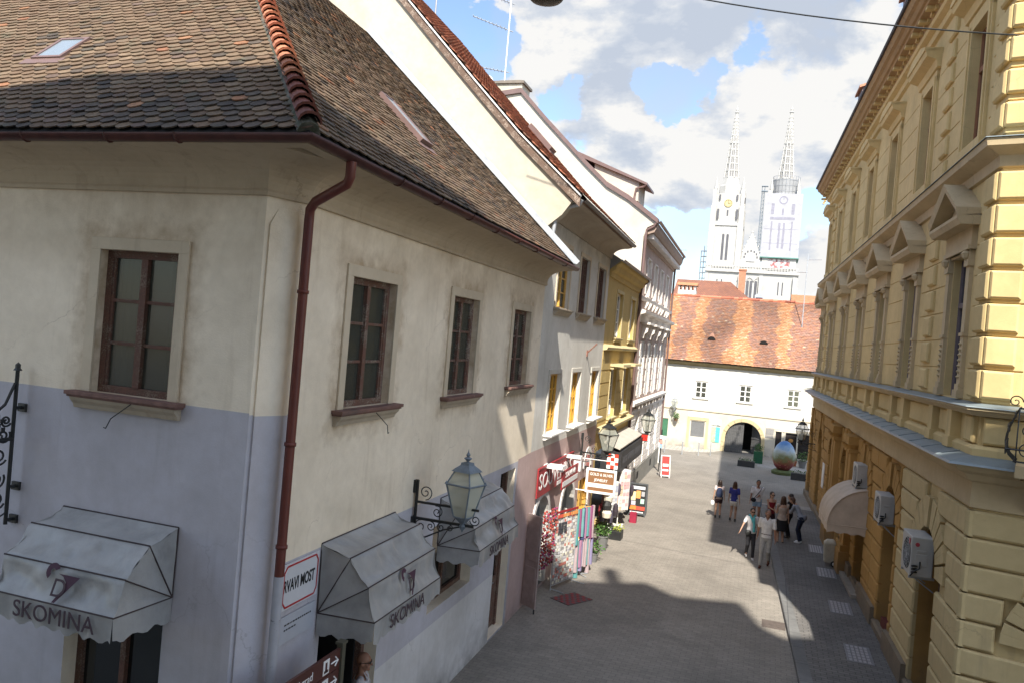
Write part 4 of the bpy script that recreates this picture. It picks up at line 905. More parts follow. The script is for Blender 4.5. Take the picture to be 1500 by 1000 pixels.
for a, b in zip(ys[:-1], ys[1:]):
    n = max(1, round((b-a)/1.0)); 
    for i in range(n):
        y0, y1 = a+(b-a)*i/n+.006, a+(b-a)*(i+1)/n-.006
        m.prism([(kx(y0), y0, 0), (kx(y0)+.27, y0, 0), (kx(y0)+.27, y0, .104), (kx(y0)+.02, y0, .104), (kx(y0), y0, .085)], [(kx(y1), y1, 0), (kx(y1)+.27, y1, 0), (kx(y1)+.27, y1, .104), (kx(y1)+.02, y1, .104), (kx(y1), y1, .085)])
kb = m.build('kerb', ks, bevel=.006); struct(kb)
m = MB(); m.poly([(.08, 37.75, .008), (3, 37.75, .008), (3, 39.4, .008), (.0, 38.4, .008)]); struct(m.build('crossing_strip', mat('pale stone strip', (.33, .31, .28), .85, .2, 3, bs=.3)))
cob = brickmat('pale cobbles', (.42, .39, .34), (.50, .47, .42), (.26, .22, .18), .5, .28, .03, bs=.8, var=.2)
m = MB(); m.poly([(-9, 52.2, .012), (-4.6, 52.3, .012), (-3.4, 53.4, .012), (-2.7, 55, .012), (-9, 55, .012)]); struct(m.build('cobbled_apron', cob))
m = MB(); m.poly([(-.2, 51.2, .01), (6, 48.6, .01), (6, 55, .01), (-.2, 55, .01)]); struct(m.build('paved_square', brickmat('square paving', (.30, .28, .26), (.26, .25, .23), (.17, .16, .15), .6, .4, .01, rot=.3)))
# light-well grids set in the pavement
gm = mat('cast iron light grid', (.20, .20, .21), .6, .2, 8, spec=.4); lens = mat('glass lens', (.34, .34, .36), .3, .1, 6, spec=.6)
for i, (x, y, w, l) in enumerate([(2.08, 30.1, .42, 1.2), (2.22, 26.9, .5, 1.15), (2.35, 23.3, .5, 1.15), (2.46, 19.8, .5, 1.15)]):
    g = thing('light_well_grid', ['small light well grid farthest up the pavement, near the photographer with grey top', 'light well grid in the pavement beside the shopping cart', 'light well grid in the pavement between the cart and the nearest grid', 'light well grid nearest the camera on the right pavement'][i], 'grid', (x, y, .1), 'glass light grids in the pavement')
    m = MB(); f = Fr((x, y), (1, .0), (0, 1)); m.box(f, -w/2-.03, w/2+.03, -l/2, l/2, .1, .106); m.build('plate', gm, g)
    m = MB()
    for a in range(5):
        for b in range(6): u = -w/2+.02+a*(w-.02)/5; v = -l/2+.05+b*(l-.08)/6; m.box(f, u, u+w/5-.04, v, v+l/6-.05, .106, .11)
    m.build('lenses', lens, g)
mh = thing('drain_cover', 'brown rectangular drain cover in the sunlit strip by the kerb', 'drain cover', (.63, 21.1, 0)); m = MB(); f = Fr((.63, 21.1), (1, 0), (0, 1)); m.box(f, -.28, .28, -.3, .3, .004, .009)
m.build('plate', mat('rusty cast iron', (.13, .105, .09), .7, .3, 8, bs=.4), mh); m = MB()
for a in range(7): m.box(f, -.25+a*.075, -.22+a*.075, -.26, .26, .009, .013)
m.build('ribs', mat('rusty cast iron', (.13, .105, .09)), mh)

# ------------------------------------------------------------------ E  gate building across the square
E_ = thing('gate_building', 'white building with arched gate and patched orange tiled roof closing the street', 'building', (-1.5, 55, 0))
FE = Fr((0, 55), (1, 0), (0, -1)); ewall = stucco('warm white render', (.60, .59, .54), (.5, .46, .38), k=.2, damp=.5, bs=.15); ecre = stucco('cream lower render', (.58, .545, .465), (.5, .44, .34), k=.3, damp=.7, bs=.2)
m = MB(); ew = [(-7.75, -6.95), (-4.82, -3.95), (-1.85, -.97), (1.27, 2.15)]
wallgrid(m, FE, -12, 7.5, 0, 6.0, [(a, b, 3.5, 4.68) for a, b in ew]+[(-4.86, -3.94, .8, 1.88), (.78, 1.17, .05, 1.8), (1.42, 2.15, .25, 1.75), (2.25, 3.1, .1, 1.75), (-6.9, -6.45, .6, 1.85)], .2, arches=[(-2.5, -.12, 0, .98)], cuts=[2.62], mf=lambda u, z: 0 if z > 2.62 else 1)
m.build('wall', [ewall, ecre], E_)
m = MB(); m.sweep([(-12, 55), (7.5, 55)], [(0, 2.6), (.06, 2.62), (.06, 2.7), (0, 2.74)], side=1); m.build('string_course', mat('beige band', (.56, .5, .38), .9, .15, 4), E_)
m = MB(); m.sweep([(-12, 55), (7.5, 55)], [(0, 5.7), (.05, 5.74), (.12, 5.82), (.3, 5.9), (.36, 6.0), (0, 6.04)], side=1); m.build('cornice', mat('olive brown cornice', (.30, .25, .14), .9, .25, 3, bs=.3), E_)
for a, b in ew: casement(E_, FE, a, b, 3.5, 4.68, M['white_paint'], M['pane'], surround=ewall, sw=.1, sill=ewall, sd=.08, so=.02, sh=.04, depth=.02, cols=2, rows=3, fw=.08, bar=.05)
m = MB(); st = stucco('yellow sandstone', (.55, .46, .28), (.4, .32, .18), k=.4, bs=.4)
n = 9
for i in range(n): ringseg(m, FE, -1.31, .98, 1.19, 1.43, PI*i/n+.012, PI*(i+1)/n-.012, .0, .06, n=2)
for j in range(3):
    for a in (-2.74, -.12): m.box(FE, a, a+.24, 0, .06, .02+j*.33, .33+j*.33)
m.build('gate_arch', st, E_, bevel=.008)
gd = mat('weathered grey gate', (.10, .10, .10), .8, .3, 5, bs=.4, stretch=(1, 1, 6)); m = MB()
def leaf(uo, ang, w, s):
    o = FE(uo, -.12, 0); d_ = Vector((math.cos(ang)*s, math.sin(ang), 0)); f = Fr(o, d_, Vector((d_.y, -d_.x)))
    k = 10
    for i in range(k):
        x0, x1 = w*i/k, w*(i+1)/k; x = x0 if s > 0 else x0; r = 1.19; zt = lambda q: .98+math.sqrt(max(0, r*r-(r-q)**2))
        m.prism([f(x0+.004, 0, .05), f(x1-.004, 0, .05), f(x1-.004, 0, zt(x1)-.02), f(x0+.004, 0, zt(x0)-.02)], [f(x0+.004, .05, .05), f(x1-.004, .05, .05), f(x1-.004, .05, zt(x1)-.02), f(x0+.004, .05, zt(x0)-.02)])
    for z in (.5, 1.05): m.box(f, 0, w, -.03, 0, z, z+.08)
leaf(-2.48, .08, 1.18, 1); leaf(-.14, .75, .85, -1)
gt = m.build('gate', gd, E_)
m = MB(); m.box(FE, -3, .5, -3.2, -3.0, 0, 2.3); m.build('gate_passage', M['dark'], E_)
m = MB(); f = FE
for z0, z1, u0, u1 in ((.75, 1.93, -4.95, -3.84),):
    m.box(f, u0-.17, u0, 0, .05, 0, 2.16); m.box(f, u1, u1+.17, 0, .05, 0, 2.16); m.box(f, u0, u1, 0, .05, 1.95, 2.16)
m.build('shop_surround', st, E_)
m = MB(); m.box(f, -4.86, -3.94, -.1, -.05, .8, 1.88)
for k in range(12): m.box(f, -4.85+k*.077, -4.79+k*.077, -.05, -.04, .82, 1.86)
m.build('shutter', mat('grey metal shutter', (.17, .175, .18), .6, .15, 4), E_)
m = MB(); m.box(f, .78, 1.17, -.1, -.06, .05, 1.8); m.box(f, 1.42, 2.15, -.14, -.1, .25, 1.75); m.box(f, 2.25, 3.1, -.14, -.1, .1, 1.75); dw = m.build('shop_window', mat('dark shop glass', (.03, .026, .026), .2, .4, 2, spec=.5), E_)
m = MB()
for a in ((.72, .78), (1.17, 1.23), (1.34, 1.42), (2.15, 2.25), (3.1, 3.2)): m.box(f, a[0], a[1], 0, .05, 0, 1.86)
m.box(f, .72, 3.2, .0, .06, 1.8, 1.95); m.build('shop_frame', mat('cream joinery', (.62, .57, .46), .7, .1, 3), dw)
m = MB(); m.lathe(FE(1.78, -.09, 1.25), [(.0, -.14), (.13, -.05), (.16, .03), (.1, .12), (0, .15)], 10, sy=.2); m.build('window_display', mat('orange display', (.5, .26, .08), .6, .4, 9), dw)
# roof of real tiles with lighter diagonal-ish repair bands
RR = random.Random(11)
def colE(u, v):
    n = noise.noise(Vector((u*.5, v*.5, 9)))
    bands = [(.0, 1.9), (3.0, 1.15), (5.55, 1.35), (8.4, .8)]
    x = u-.0*v; k = 0
    for c0, hw in ((1.25-.06*v, .62), (3.1+.0*v, .58), (6.05+.02*v, .8 if v > 1.6 else 1.5), (9.0, .62)):
        if abs(x-c0+.12*math.sin(v*3+c0)) < hw*(.75+.25*n): k = 1
    if k: c = RR.choice([(.37, .175, .085), (.40, .20, .095), (.35, .165, .08), (.40, .23, .13)])
    else: c = RR.choice([(.26, .13, .085), (.24, .125, .09), (.28, .14, .085), (.22, .125, .095), (.25, .14, .10), (.30, .15, .09), (.25, .15, .11)])
    if RR.random() < .015: c = (.36, .26, .18)
    g_ = 1+.5*noise.noise(Vector((u*.45+.3*math.sin(v), v*.28, 4.5))); c = tuple(a*g_ for a in c)
    q = RR.uniform(.92, 1.07); return tuple(a*q for a in c)
sE = math.atan2(4.8, 5.3); lE = math.hypot(4.8, 5.3)
tiles('roof', E_, mat('old clay tile', (1, 1, 1), .9, .25, 6, bs=.4, bsc=40, vcol=True), (-8.2, 54.55, 6.02), (1, 0, 0), (0, math.cos(sE), math.sin(sE)), lambda u, v: True, colE, u1=14, v1=lE, w=.19, e=.165, L=.26, th=.02, simple=True, jit=.02, rr=RR)
m = MB(); m.prism([(-12, 54.6, 5.98), (-12, 59.9, 10.78), (-12, 66, 5.5)], [(9, 54.6, 5.98), (9, 59.9, 10.78), (9, 66, 5.5)]); m.build('roof_deck', M['dark'], E_)
m = MB(); rg = MB()
for i in range(46): x = -8.2+i*.31; rg.tube([(x, 59.88, 10.86), (x+.33, 59.88, 10.88)], .12, 8, c=RR.choice([(1, 1, 1), (.8, .8, .9), (1.3, 1.5, 1.6)]))
rg.build('ridge_tiles', M['tile_new'], E_)
for x, v in ((-4.05, 2.3), (-.5, 2.3)):      # small bat dormers
    m = MB(); zc = 6.02+v*math.sin(sE)+.05; yc = 54.55+v*math.cos(sE)
    rows = []
    for t, s in ((0, 1), (.6, .3)):
        rows.append([(x+.3*s*math.cos(PI*i/10), yc+t*.8-.1, zc+.24*s*math.sin(PI*i/10)+t*.75) for i in range(11)])
    m.grid(rows); dmr = m.build('eyebrow_dormer', mat('old clay tile dark', (.28, .15, .1), .9, .3, 6), E_, recalc=False)
    m = MB(); m.poly([(x+.27*math.cos(PI*i/10), yc-.08, zc+.21*math.sin(PI*i/10)) for i in range(11)]); m.build('opening', M['dark'], dmr, recalc=False)
m = MB(); m.box(ID, -7.2, -5.85, 60.6, 61.6, 10.2, 11.35); ch = m.build('chimney', stucco('white chimney', (.66, .63, .57)), E_)
m = MB(); m.prism([(-7.3, 60.5, 11.72), (-7.3, 61.1, 11.98), (-7.3, 61.7, 11.72)], [(-5.75, 60.5, 11.72), (-5.75, 61.1, 11.98), (-5.75, 61.7, 11.72)]); m.build('chimney_cap', mat('orange cap', (.45, .2, .1), .9, .2, 6), ch)
m = MB()
for i in range(5): m.box(ID, -7.18+i*.3, -7.08+i*.3, 60.65, 61.55, 11.35, 11.72)
m.build('chimney_piers', stucco('white chimney b', (.66, .63, .57)), ch)
# signs on the gate building
def sign(name, label, fr, u0, u1, z0, z1, mt, d0=.0, d1=.03, cat='sign'):
    a = thing(name, label, cat, fr((u0+u1)/2, d1, (z0+z1)/2)); m = MB(); m.box(fr, u0, u1, d0, d1, z0, z1); m.build('board', mt, a); return a
sgm = mat('white board', (.76, .76, .75), .6, .04, 3); gl = mat('grey lettering', (.2, .2, .22), .7, .1, 4)
a = sign('shop_sign', 'white board lettered Croatian Naive Art above the small shop door right of the gate', FE, .12, 2.9, 1.98, 2.4, sgm); text('Croatian Naive Art', .24, gl, 'lettering', a, textM(FE, 1.35, .032, 2.25), .003, sx=1.05); scrib(FE, .25, 1.5, 2.06, .05, .033, gl, a)
a = sign('shop_sign', 'white board with small grey words above the grey shuttered shop window', FE, -5.08, -3.72, 2.18, 2.5, sgm); scrib(FE, -4.98, -4.8, 2.42, .05, .033, gl, a); scrib(FE, -4.75, -3.9, 2.28, .07, .033, gl, a)
a = sign('poster', 'cyan and green poster board left of the arched gate', FE, -3.42, -2.88, .58, 1.62, mat('cyan print', (.12, .62, .58), .5, .3, 6), 0, .04, 'poster')
m = MB(); m.box(FE, -3.42, -3.15, .04, .045, .58, 1.62); m.build('green_strip', mat('pale green print', (.45, .62, .35), .6, .4, 8), a)
a = sign('notice_board', 'framed white notice board above the cyan poster', FE, -3.45, -2.85, 1.75, 2.15, sgm, 0, .05, 'notice board'); m = MB(); m.box(FE, -3.1, -2.9, .05, .06, 1.74, 1.78); m.box(FE, -3.38, -2.92, .05, .053, 1.85, 1.87); m.build('print_line', gl, a)
pq = mat('grey plaque', (.28, .27, .26), .5, .3, 20, spec=.4)
sign('plaque', 'larger grey plaque of the two beside the narrow shop door', FE, .13, .65, 1.52, 1.92, pq, cat='plaque'); sign('plaque', 'smaller grey plaque below the larger one beside the narrow shop door', FE, .12, .64, 1.3, 1.47, pq, cat='plaque')
m = MB(); m.box(FE, -6.9, -6.45, -.1, -.06, .6, 1.85); gd2 = m.build('green_door', mat('green door', (.05, .16, .09), .6, .2, 4), E_)
# bollard rail on the cobbles
for i, (x, y) in enumerate([(-6.0, 52.4), (-4.9, 52.5), (-3.9, 53.0), (-3.2, 53.8)]):
    b = thing('bollard', 'thin grey bollard on the cobbles before the gate building', 'bollard', (x, y, 0), 'thin bollards on the cobbles'); m = MB(); m.tube([(x, y, 0), (x, y, .8)], .035, 8); m.lathe((x, y, .8), [(.035, 0), (.05, .03), (.03, .08), (0, .1)], 8); m.build('post', M['zinc'], b)

# roofs seen behind the ridge
bh = thing('back_house', 'house behind the gate building with brick red hipped roof and orange brick chimney', 'house', (-4, 70, 0))
m = MB(); m.box(ID, -8, -1.5, 66, 74, 0, 10.5); m.build('wall', ewall, bh)
m = MB(); m.poly([(-8.4, 65.5, 10.3), (-1.2, 65.5, 10.7), (-3.8, 70, 13.0), (-8.4, 70, 13.0)]); m.poly([(-1.2, 65.5, 10.7), (-3.8, 70, 13.0), (-1.2, 75, 10.7)]); m.poly([(-3.8, 70, 13.0), (-8.4, 70, 13.0), (-8.4, 75, 10.3), (-1.2, 75, 10.7)]); m.build('roof', brickmat('red roof courses', (.28, .12, .07), (.22, .10, .07), (.14, .07, .05), .2, .16, .02), bh)
m = MB(); m.box(ID, -3.1, -2.55, 68.5, 69.1, 12, 13.9); ch = m.build('chimney', mat('orange brick', (.45, .2, .12), .9, .2, 6), bh); m = MB(); m.box(ID, -3.16, -2.49, 68.44, 69.16, 13.9, 14.02); m.build('chimney_cap', mat('orange brick', (1, 1, 1)), ch)
m = MB(); m.prism([(-1.6, 66, 10.9), (-.8, 66, 10.9), (-.8, 66, 11.5), (-1.2, 66, 11.95), (-1.6, 66, 11.7)], [(-1.6, 68, 10.9), (-.8, 68, 10.9), (-.8, 68, 11.5), (-1.2, 68, 11.95), (-1.6, 68, 11.7)]); vt = m.build('roof_hatch', M['zinc'], bh); m = MB(); m.box(ID, -1.5, -.98, 65.9, 65.98, 11.1, 11.5); m.build('hatch_glass', glassmat('blue hatch glass', (.02, .03, .06)), vt)
b2 = thing('far_roof_house', 'low house with orange tiled ridge peeping over the gate building at right', 'house', (4, 72, 0)); m = MB(); m.box(ID, 1.6, 9, 69, 75, 0, 11.0); m.build('wall', ewall, b2)
m = MB(); m.prism([(1.3, 68.6, 11.35), (1.3, 72, 12.4), (1.3, 75.4, 11.35)], [(9, 68.6, 11.35), (9, 72, 12.4), (9, 75.4, 11.35)]); m.build('roof', mat('orange roof', (.38, .18, .09), .9, .3, 5), b2)
for x, y, z, h, l in ((-7.6, 59.8, 10.9, 3.8, 'thin whip aerial at the left end of the gate building roof'), (1.95, 57.8, 9.0, 5.2, 'leaning aerial pole on the right part of the gate building roof')):
    antenna((x, y, z), h, l, [(h-.4, .9, (1, 0, .05)), (h-1.3, .7, (-1, .1, .0))], r=.03)

# ------------------------------------------------------------------ cathedral, 300 m away, true size
K = thing('cathedral', 'white twin towered cathedral beyond the roofs, right tower wrapped in scaffolding', 'cathedral', (-9, 305, 0))
FK = Fr((0, 294.4), (1, 0), (0, -1)); ks_ = stucco('white limestone', (.41, .405, .39), (.55, .52, .48), k=.3, bs=.2); kd = mat('shadowed tracery', (.10, .10, .11), .9, .2, .5)
m = MB(); m.box(FK, -24.5, 7, -20, 0, 0, 36.6); m.box(FK, -24.8, 7.3, -.5, .8, 36.3, 37.3)
for x in (-24.2, -12.6, -5.5, 5.8): m.box(FK, x-.5, x+.7, 0, 1.2, 0, 35.5)
for i in range(32): m.box(FK, -24.3+i*.98, -23.9+i*.98, .2, .6, 37.3, 38.3)
m.box(FK, -24.5, 7, .3, .5, 38.3, 38.6)
kw = m.build('nave_front', ks_, K)
m = MB()
for x in (-12.2, -9.2, -6.4):
    for s in (-.62, .62):
        m.box(FK, x+s-.45, x+s+.45, .01, .06, 24, 33.2); ringseg(m, FK, x+s, 33.2, .0, .45, 0, PI, .01, .06, n=6)
for x in (-20.4, -18.8, .6, 2.0): m.box(FK, x-.2, x+.2, .01, .06, 29, 33.6)
m.build('lancet_windows', kd, kw)
m = MB()
for x in (-12.2, -9.2, -6.4):
    ringseg(m, FK, x, 33.3, 1.2, 1.5, 0, PI, .02, .3, n=10); m.box(FK, x-.12, x+.12, .02, .25, 24, 34.4); m.lathe(FK(x, .15, 34.9), [(.0, -.4), (.35, 0), (0, .4)], 6)
m.build('tracery', ks_, kw)
# gable between towers
m = MB(); m.prism([FK(-13.2, .2, 37), FK(-5.8, .2, 37), FK(-6.2, .2, 42), FK(-9.5, .2, 51), FK(-12.6, .2, 43)], [FK(-13.2, -3, 37), FK(-5.8, -3, 37), FK(-6.2, -3, 42), FK(-9.5, -3, 51), FK(-12.6, -3, 43)])
gb = m.build('gable', ks_, K); m = MB()
for i in range(7): t = PI*(i/6); m.box(FK, -9.5-2.2*math.cos(t)-.22, -9.5-2.2*math.cos(t)+.22, .2, .3, 42+2.2*math.sin(t)-.4, 42+2.2*math.sin(t)+.3)
m.box(FK, -11, -8, .2, .3, 40.2, 40.4); m.build('blind_tracery', kd, gb)
m = MB()
for t in (.15, .35, .55, .75, .95):
    for s in (-1, 1): m.lathe(FK(-9.5+s*3.5*(1-t), .0, 42.6+8.6*t), [(.0, -.3), (.3, 0), (.12, .4), (0, .7)], 6)
m.build('crockets', ks_, gb)
def tower(cx, hw, name):
    t = MB(); F = Fr((cx, 300-hw+.0), (1, 0), (0, -1)); cy = 300
    t.box(ID, cx-hw, cx+hw, cy-hw, cy+hw, 37, 53.2); t.box(ID, cx-hw-.4, cx+hw+.4, cy-hw-.4, cy+hw+.4, 52.9, 53.9)
    t.box(ID, cx-hw*.9, cx+hw*.9, cy-hw*.9, cy+hw*.9, 53.9, 64.5)
    for sx in (-1, 1):
        for sy in (-1, 1):
            for z0, z1, w in ((37, 53, 1.05), (53.9, 60, .9), (60, 66, .62)): t.box(ID, cx+sx*(hw-.5)-w, cx+sx*(hw-.5)+w, cy+sy*(hw-.5)-w, cy+sy*(hw-.5)+w, z0, z1)
            t.lathe((cx+sx*(hw-.7), cy+sy*(hw-.7), 66), [(.62, 0), (.7, .4), (.1, 4.4), (0, 4.8)], 6)
    o = t.build(name, ks_, K)
    w = MB()
    for s in (-.75, .75): w.box(F, s-.42, s+.42, .01, .06, 40.5, 49.5); ringseg(w, F, s, 49.5, 0, .42, 0, PI, .01, .06, n=5)
    F9 = Fr((cx, 300-hw*.9), (1, 0), (0, -1))
    w.box(F9, -.28, .28, .02, .07, 56.5, 58.6)
    for s in (-1, 1):
        w.box(F9, s*3.3-.35, s*3.3+.35, .5, .75, 55.3, 58.8); w.box(F9, s*3-.3, s*3+.3, .4, .7, 62.2, 64)
    S9 = Fr((cx+hw*.9, 300), (0, 1), (1, 0)); w.box(S9, -.5, .5, .3, .8, 55.3, 59); w.box(S9, -.5, .5, .3, .8, 62, 64)
    w.build('belfry_openings', kd, o)
    ck = MB(); ck.lathe((0, 0, 0), [(0, 0), (1.3, 0), (1.45, .1), (1.3, .2)], 24); c0 = ck.build('clock_face', mat('gilded clock', (.55, .45, .22), .5, .1, 2), None); c0.data.transform(Matrix.Translation((cx, 300-hw*.9-.1, 61)) @ Matrix.Rotation(PI/2, 4, 'X')); attach(c0, o); c0.parent = o
    h = MB(); h.box(F9, -.06, .06, .32, .36, 61, 62.1); h.box(F9, -.06, .8, .32, .36, 60.95, 61.1)
    for i in range(12): t_ = 2*PI*i/12; h.box(F9, math.sin(t_)*1.1-.08, math.sin(t_)*1.1+.08, .3, .34, 61+math.cos(t_)*1.1-.1, 61+math.cos(t_)*1.1+.1)
    h.build('clock_hands', kd, o)
    # drum + openwork spire
    s_ = MB(); s_.lathe((cx, cy, 64.3), [(4.0, 0), (3.9, 3.5), (3.3, 4), (2.85, 6.6)], 8, rot=PI/8)
    zs = [70.9+i*2.6 for i in range(10)]+[95.2]
    rad = lambda z: 2.6*(1-(z-70.9)/26.0)+.1
    for i in range(8):
        a = PI/8+i*PI/4; s_.tube([(cx+math.cos(a)*rad(z), cy+math.sin(a)*rad(z), z) for z in zs], [.36*(1-.65*j/10) for j in range(11)], 5)
        for z in [70.9+1.3*q for q in range(18)]: s_.lathe((cx+math.cos(a)*(rad(z)+.28), cy+math.sin(a)*(rad(z)+.28), z), [(0, -.18), (.17, 0), (0, .22)], 4)
    for j, z in enumerate(zs[:-1]):
        r = rad(z); s_.lathe((cx, cy, z), [(r+.18, -.22), (r+.22, .16), (r-.2, .16), (r-.2, -.22)], 8, rot=PI/8)
        s_.lathe((cx, cy, z), [(r*.94, 0), (rad(z+2.6)*.94, 2.6)], 8, rot=PI/8)
        if j > 6: s_.lathe((cx, cy, z), [(r, 0), (rad(z+2.6), 2.6)], 8, rot=PI/8)
        for i in range(8):        # mullion of each opening
            a = i*PI/4; q = rad(z)*.93; q2 = rad(z+2.6)*.93; s_.tube([(cx+math.cos(a)*q, cy+math.sin(a)*q, z), (cx+math.cos(a)*q2, cy+math.sin(a)*q2, z+2.6)], .14, 4)
    s_.lathe((cx, cy, 94.6), [(.35, 0), (.8, .4), (.3, .9), (.5, 1.5), (.1, 2.4), (0, 3.2)], 8)
    s_.lathe((cx, cy, 83.5), [(1.5, -.2), (1.75, .1), (1.4, .5)], 8); so = s_.build('spire', stucco('pale spire stone', (.44, .435, .42), (.4, .38, .36), k=.2), o); w = MB()
    for j, z in enumerate(zs[:8]):
        for i in range(8):
            a = i*PI/4; q = rad(z+1.2)*.94*math.cos(PI/8)+.02; e_ = Vector((math.cos(a), math.sin(a), 0)); f_ = Vector((-e_.y, e_.x, 0)); h_ = rad(z+1.2)*.2
            for s__ in (-1, 1):
                c0 = Vector((cx, cy, z+.5))+e_*q+f_*s__*h_*.75; w.prism([c0-f_*h_*.32, c0+f_*h_*.32, c0+f_*h_*.32+Vector((0, 0, 1.5))-e_*.13, c0-f_*h_*.32+Vector((0, 0, 1.5))-e_*.13], [p+e_*.1 for p in (c0-f_*h_*.32, c0+f_*h_*.32, c0+f_*h_*.32+Vector((0, 0, 1.5))-e_*.13, c0-f_*h_*.32+Vector((0, 0, 1.5))-e_*.13)])
    w.build('spire_openings', mat('spire recess', (.17, .17, .18), .9, .1, .5), so); return o
tL = tower(-18.8, 5.4, 'left_tower'); tR = tower(.1, 5.2, 'right_tower')
# scaffolding shroud with printed facade, platform, lattice lift mast
shr = mat('printed scaffold sheet', (.34, .34, .36), .8, .14, .5, grime=(.42, .42, .5), gk=(.5, .7), gscale=.35); F7 = Fr((.0, 294.0), (1, 0), (0, -1))
m = MB(); m.box(ID, -6.2, 6.3, 294.2, 306.2, 42.3, 64.8); o = m.build('scaffold_sheet', shr, tR)
pm = mat('printed window marks', (.24, .235, .28), .8, .2, 1); m = MB()
for s in (-.75, .75): m.box(F7, s-.36, s+.36, -.19, -.15, 45.5, 54.5)
for s in (-3.4, 3.4): m.box(F7, s-.25, s+.25, -.19, -.15, 44.8, 55); m.box(F7, s-.5, s+.5, -.19, -.15, 57.5, 61.3)
m.box(F7, -.35, .35, -.19, -.15, 57.3, 59.6); m.box(F7, -4.2, 4.2, -.19, -.15, 55.6, 56.5)
ringseg(m, F7, 0, 62.5, 1.05, 1.5, 0, 2*PI, -.19, -.15, n=24); m.box(F7, -.1, .1, -.19, -.15, 62.5, 63.4); m.build('printed_windows', pm, o)
m = MB()
for z in (47.2, 52.2): m.box(F7, -5.8, 5.8, -.19, -.14, z, z+.12)
m.build('sheet_seams', pm, o)
m = MB(); m.box(ID, -6.4, 6.6, 293.4, 306, 41.95, 42.3); m.build('scaffold_platform', mat('green platform edge', (.10, .22, .19), .7, .2, 1), tR)
m = MB(); m.box(ID, -4.8, 5.6, 294.6, 305, 38.4, 41.6); m.build('scaffold_base', mat('red scaffold netting', (.42, .16, .16), .8, .4, .8, grime=(.7, .68, .66), gk=(.45, .55), gscale=.8), tR)
m = MB(); r = 4.6; m.lathe((.3, 300, 64.8), [(r, 0), (r, 5.6)], 24)
m.build('scaffold_drum', mat('translucent netting', (.28, .285, .29), .9, .2, .7), tR)
m = MB()
for i in range(24): a = 2*PI*i/24; m.tube([(.3+math.cos(a)*4.65, 300+math.sin(a)*4.65, 64.8), (.3+math.cos(a)*4.65, 300+math.sin(a)*4.65, 71.6)], .07, 4)
for z in (66, 68, 70, 71.5): m.lathe((.3, 300, z), [(4.7, 0), (4.7, .12)], 24)
m.build('scaffold_poles', M['chrome'], tR)
def lattice(x, y, z0, z1, w, nm, par):
    m = MB(); P = [(x, y), (x+w, y), (x+w, y+w), (x, y+w)]
    for p in P: m.tube([(p[0], p[1], z0), (p[0], p[1], z1)], .09, 4)
    z = z0; k = 0
    while z < z1-w*1.5:
        for i in range(4):
            a, b = P[i], P[(i+1) % 4]; m.tube([(a[0], a[1], z), (b[0], b[1], z)], .05, 4); m.tube([(a[0], a[1], z), (b[0], b[1], z+w*1.5)], .05, 4)
        z += w*1.5
    return m.build(nm, M['iron_blue'], par)
lattice(-7.6, 295, 38, 67.5, .9, 'lift_mast', tR)
m = MB(); m.box(ID, -7.8, -5.6, 294.6, 296, 65.5, 65.8); m.box(ID, -7.8, -5.6, 294.6, 296, 67.3, 67.5); m.build('lift_landing', M['iron_blue'], tR)
sc_ = MB()
for x in [-27.2, -26.2, -25.2]:
    for y in (299, 301): sc_.tube([(x, y, 25), (x, y, 46 if x > -27 else 44)], .07, 4)
for z in range(26, 46, 2): sc_.box(ID, -27.3, -25.1, 298.9, 301.1, z, z+.15)
sc_.build('side_scaffold', M['chrome'], K)
# ------------------------------------------------------------------ G  yellow palace on the right
Gb = thing('yellow_palace', 'ochre yellow palace with rusticated ground floor and rows of pedimented windows along the right side', 'building', (3.3, 15.1, 0))
FG = Fr((4.03, 0), (-.0403, 1), (-1, -.0403)); UC = 15.1; UE = 42.95
c0 = FG(UC, 0, 0); F2 = Fr((c0.x, c0.y), (.96, -.28), (-.28, -.96))
yel = stucco('yellow render', (.64, .49, .24), (.34, .26, .15), k=.45, bs=.2); yel2 = stucco('pale yellow ground floor render', (.57, .45, .24), (.25, .19, .13), k=.4, damp=.9, bs=.25)
och = stucco('deep ochre render', (.42, .245, .08), (.2, .13, .07), k=.4, damp=.9, bs=.3); beige = stucco('beige moulding', (.54, .43, .265), (.22, .17, .12), k=.4, bs=.2)
ledm = mat('grey green metal ledge', (.22, .26, .27), .45, .18, 3, spec=.5, metal=.2)
PG = [tuple(FG(UE, 0, 0))[:2], tuple(FG(UC, 0, 0))[:2], tuple(F2(7, 0, 0))[:2]]
WC = [17.15, 21.4, 25.5, 29.6, 33.7, 37.8, 41.6]
AR = [(17.5, .8, 2.78), (21.4, .78, 3.0), (25.5, .8, 3.0), (29.6, 1.0, 2.9), (33.7, .75, 3.0), (37.8, .75, 3.0), (41.6, .75, 3.0)]
m = MB()
wallgrid(m, FG, UC, UE, 0, 5.0, [], .45, arches=[(c-r, c+r, .1, z) for c, r, z in AR], cuts=[], mf=lambda u, z: 0 if u < 20.4 else 1, mr=1)
wallgrid(m, FG, UC, UE, 5.0, 10.4, [(c-.56, c+.56, 6.2, 8.85) for c in WC], .38, m=2)
wallgrid(m, FG, UC, UE, 10.4, 15.1, [(c-.56, c+.56, 11.0, 13.4) for c in WC], .38, m=2)
wallgrid(m, F2, 0, 7, 0, 5.0, [], .4, arches=[(1.15, 2.75, .1, 2.3)]); wallgrid(m, F2, 0, 7, 5.0, 15.1, [(2.0, 3.2, 6.2, 8.85), (2.0, 3.2, 11, 13.4)], .38, m=2)
m.poly([FG(UE, 0, 0), FG(UE, -9, 0), FG(UE, -9, 15.1), FG(UE, 0, 15.1)], 2)
m.build('wall', [yel2, och, yel], Gb)
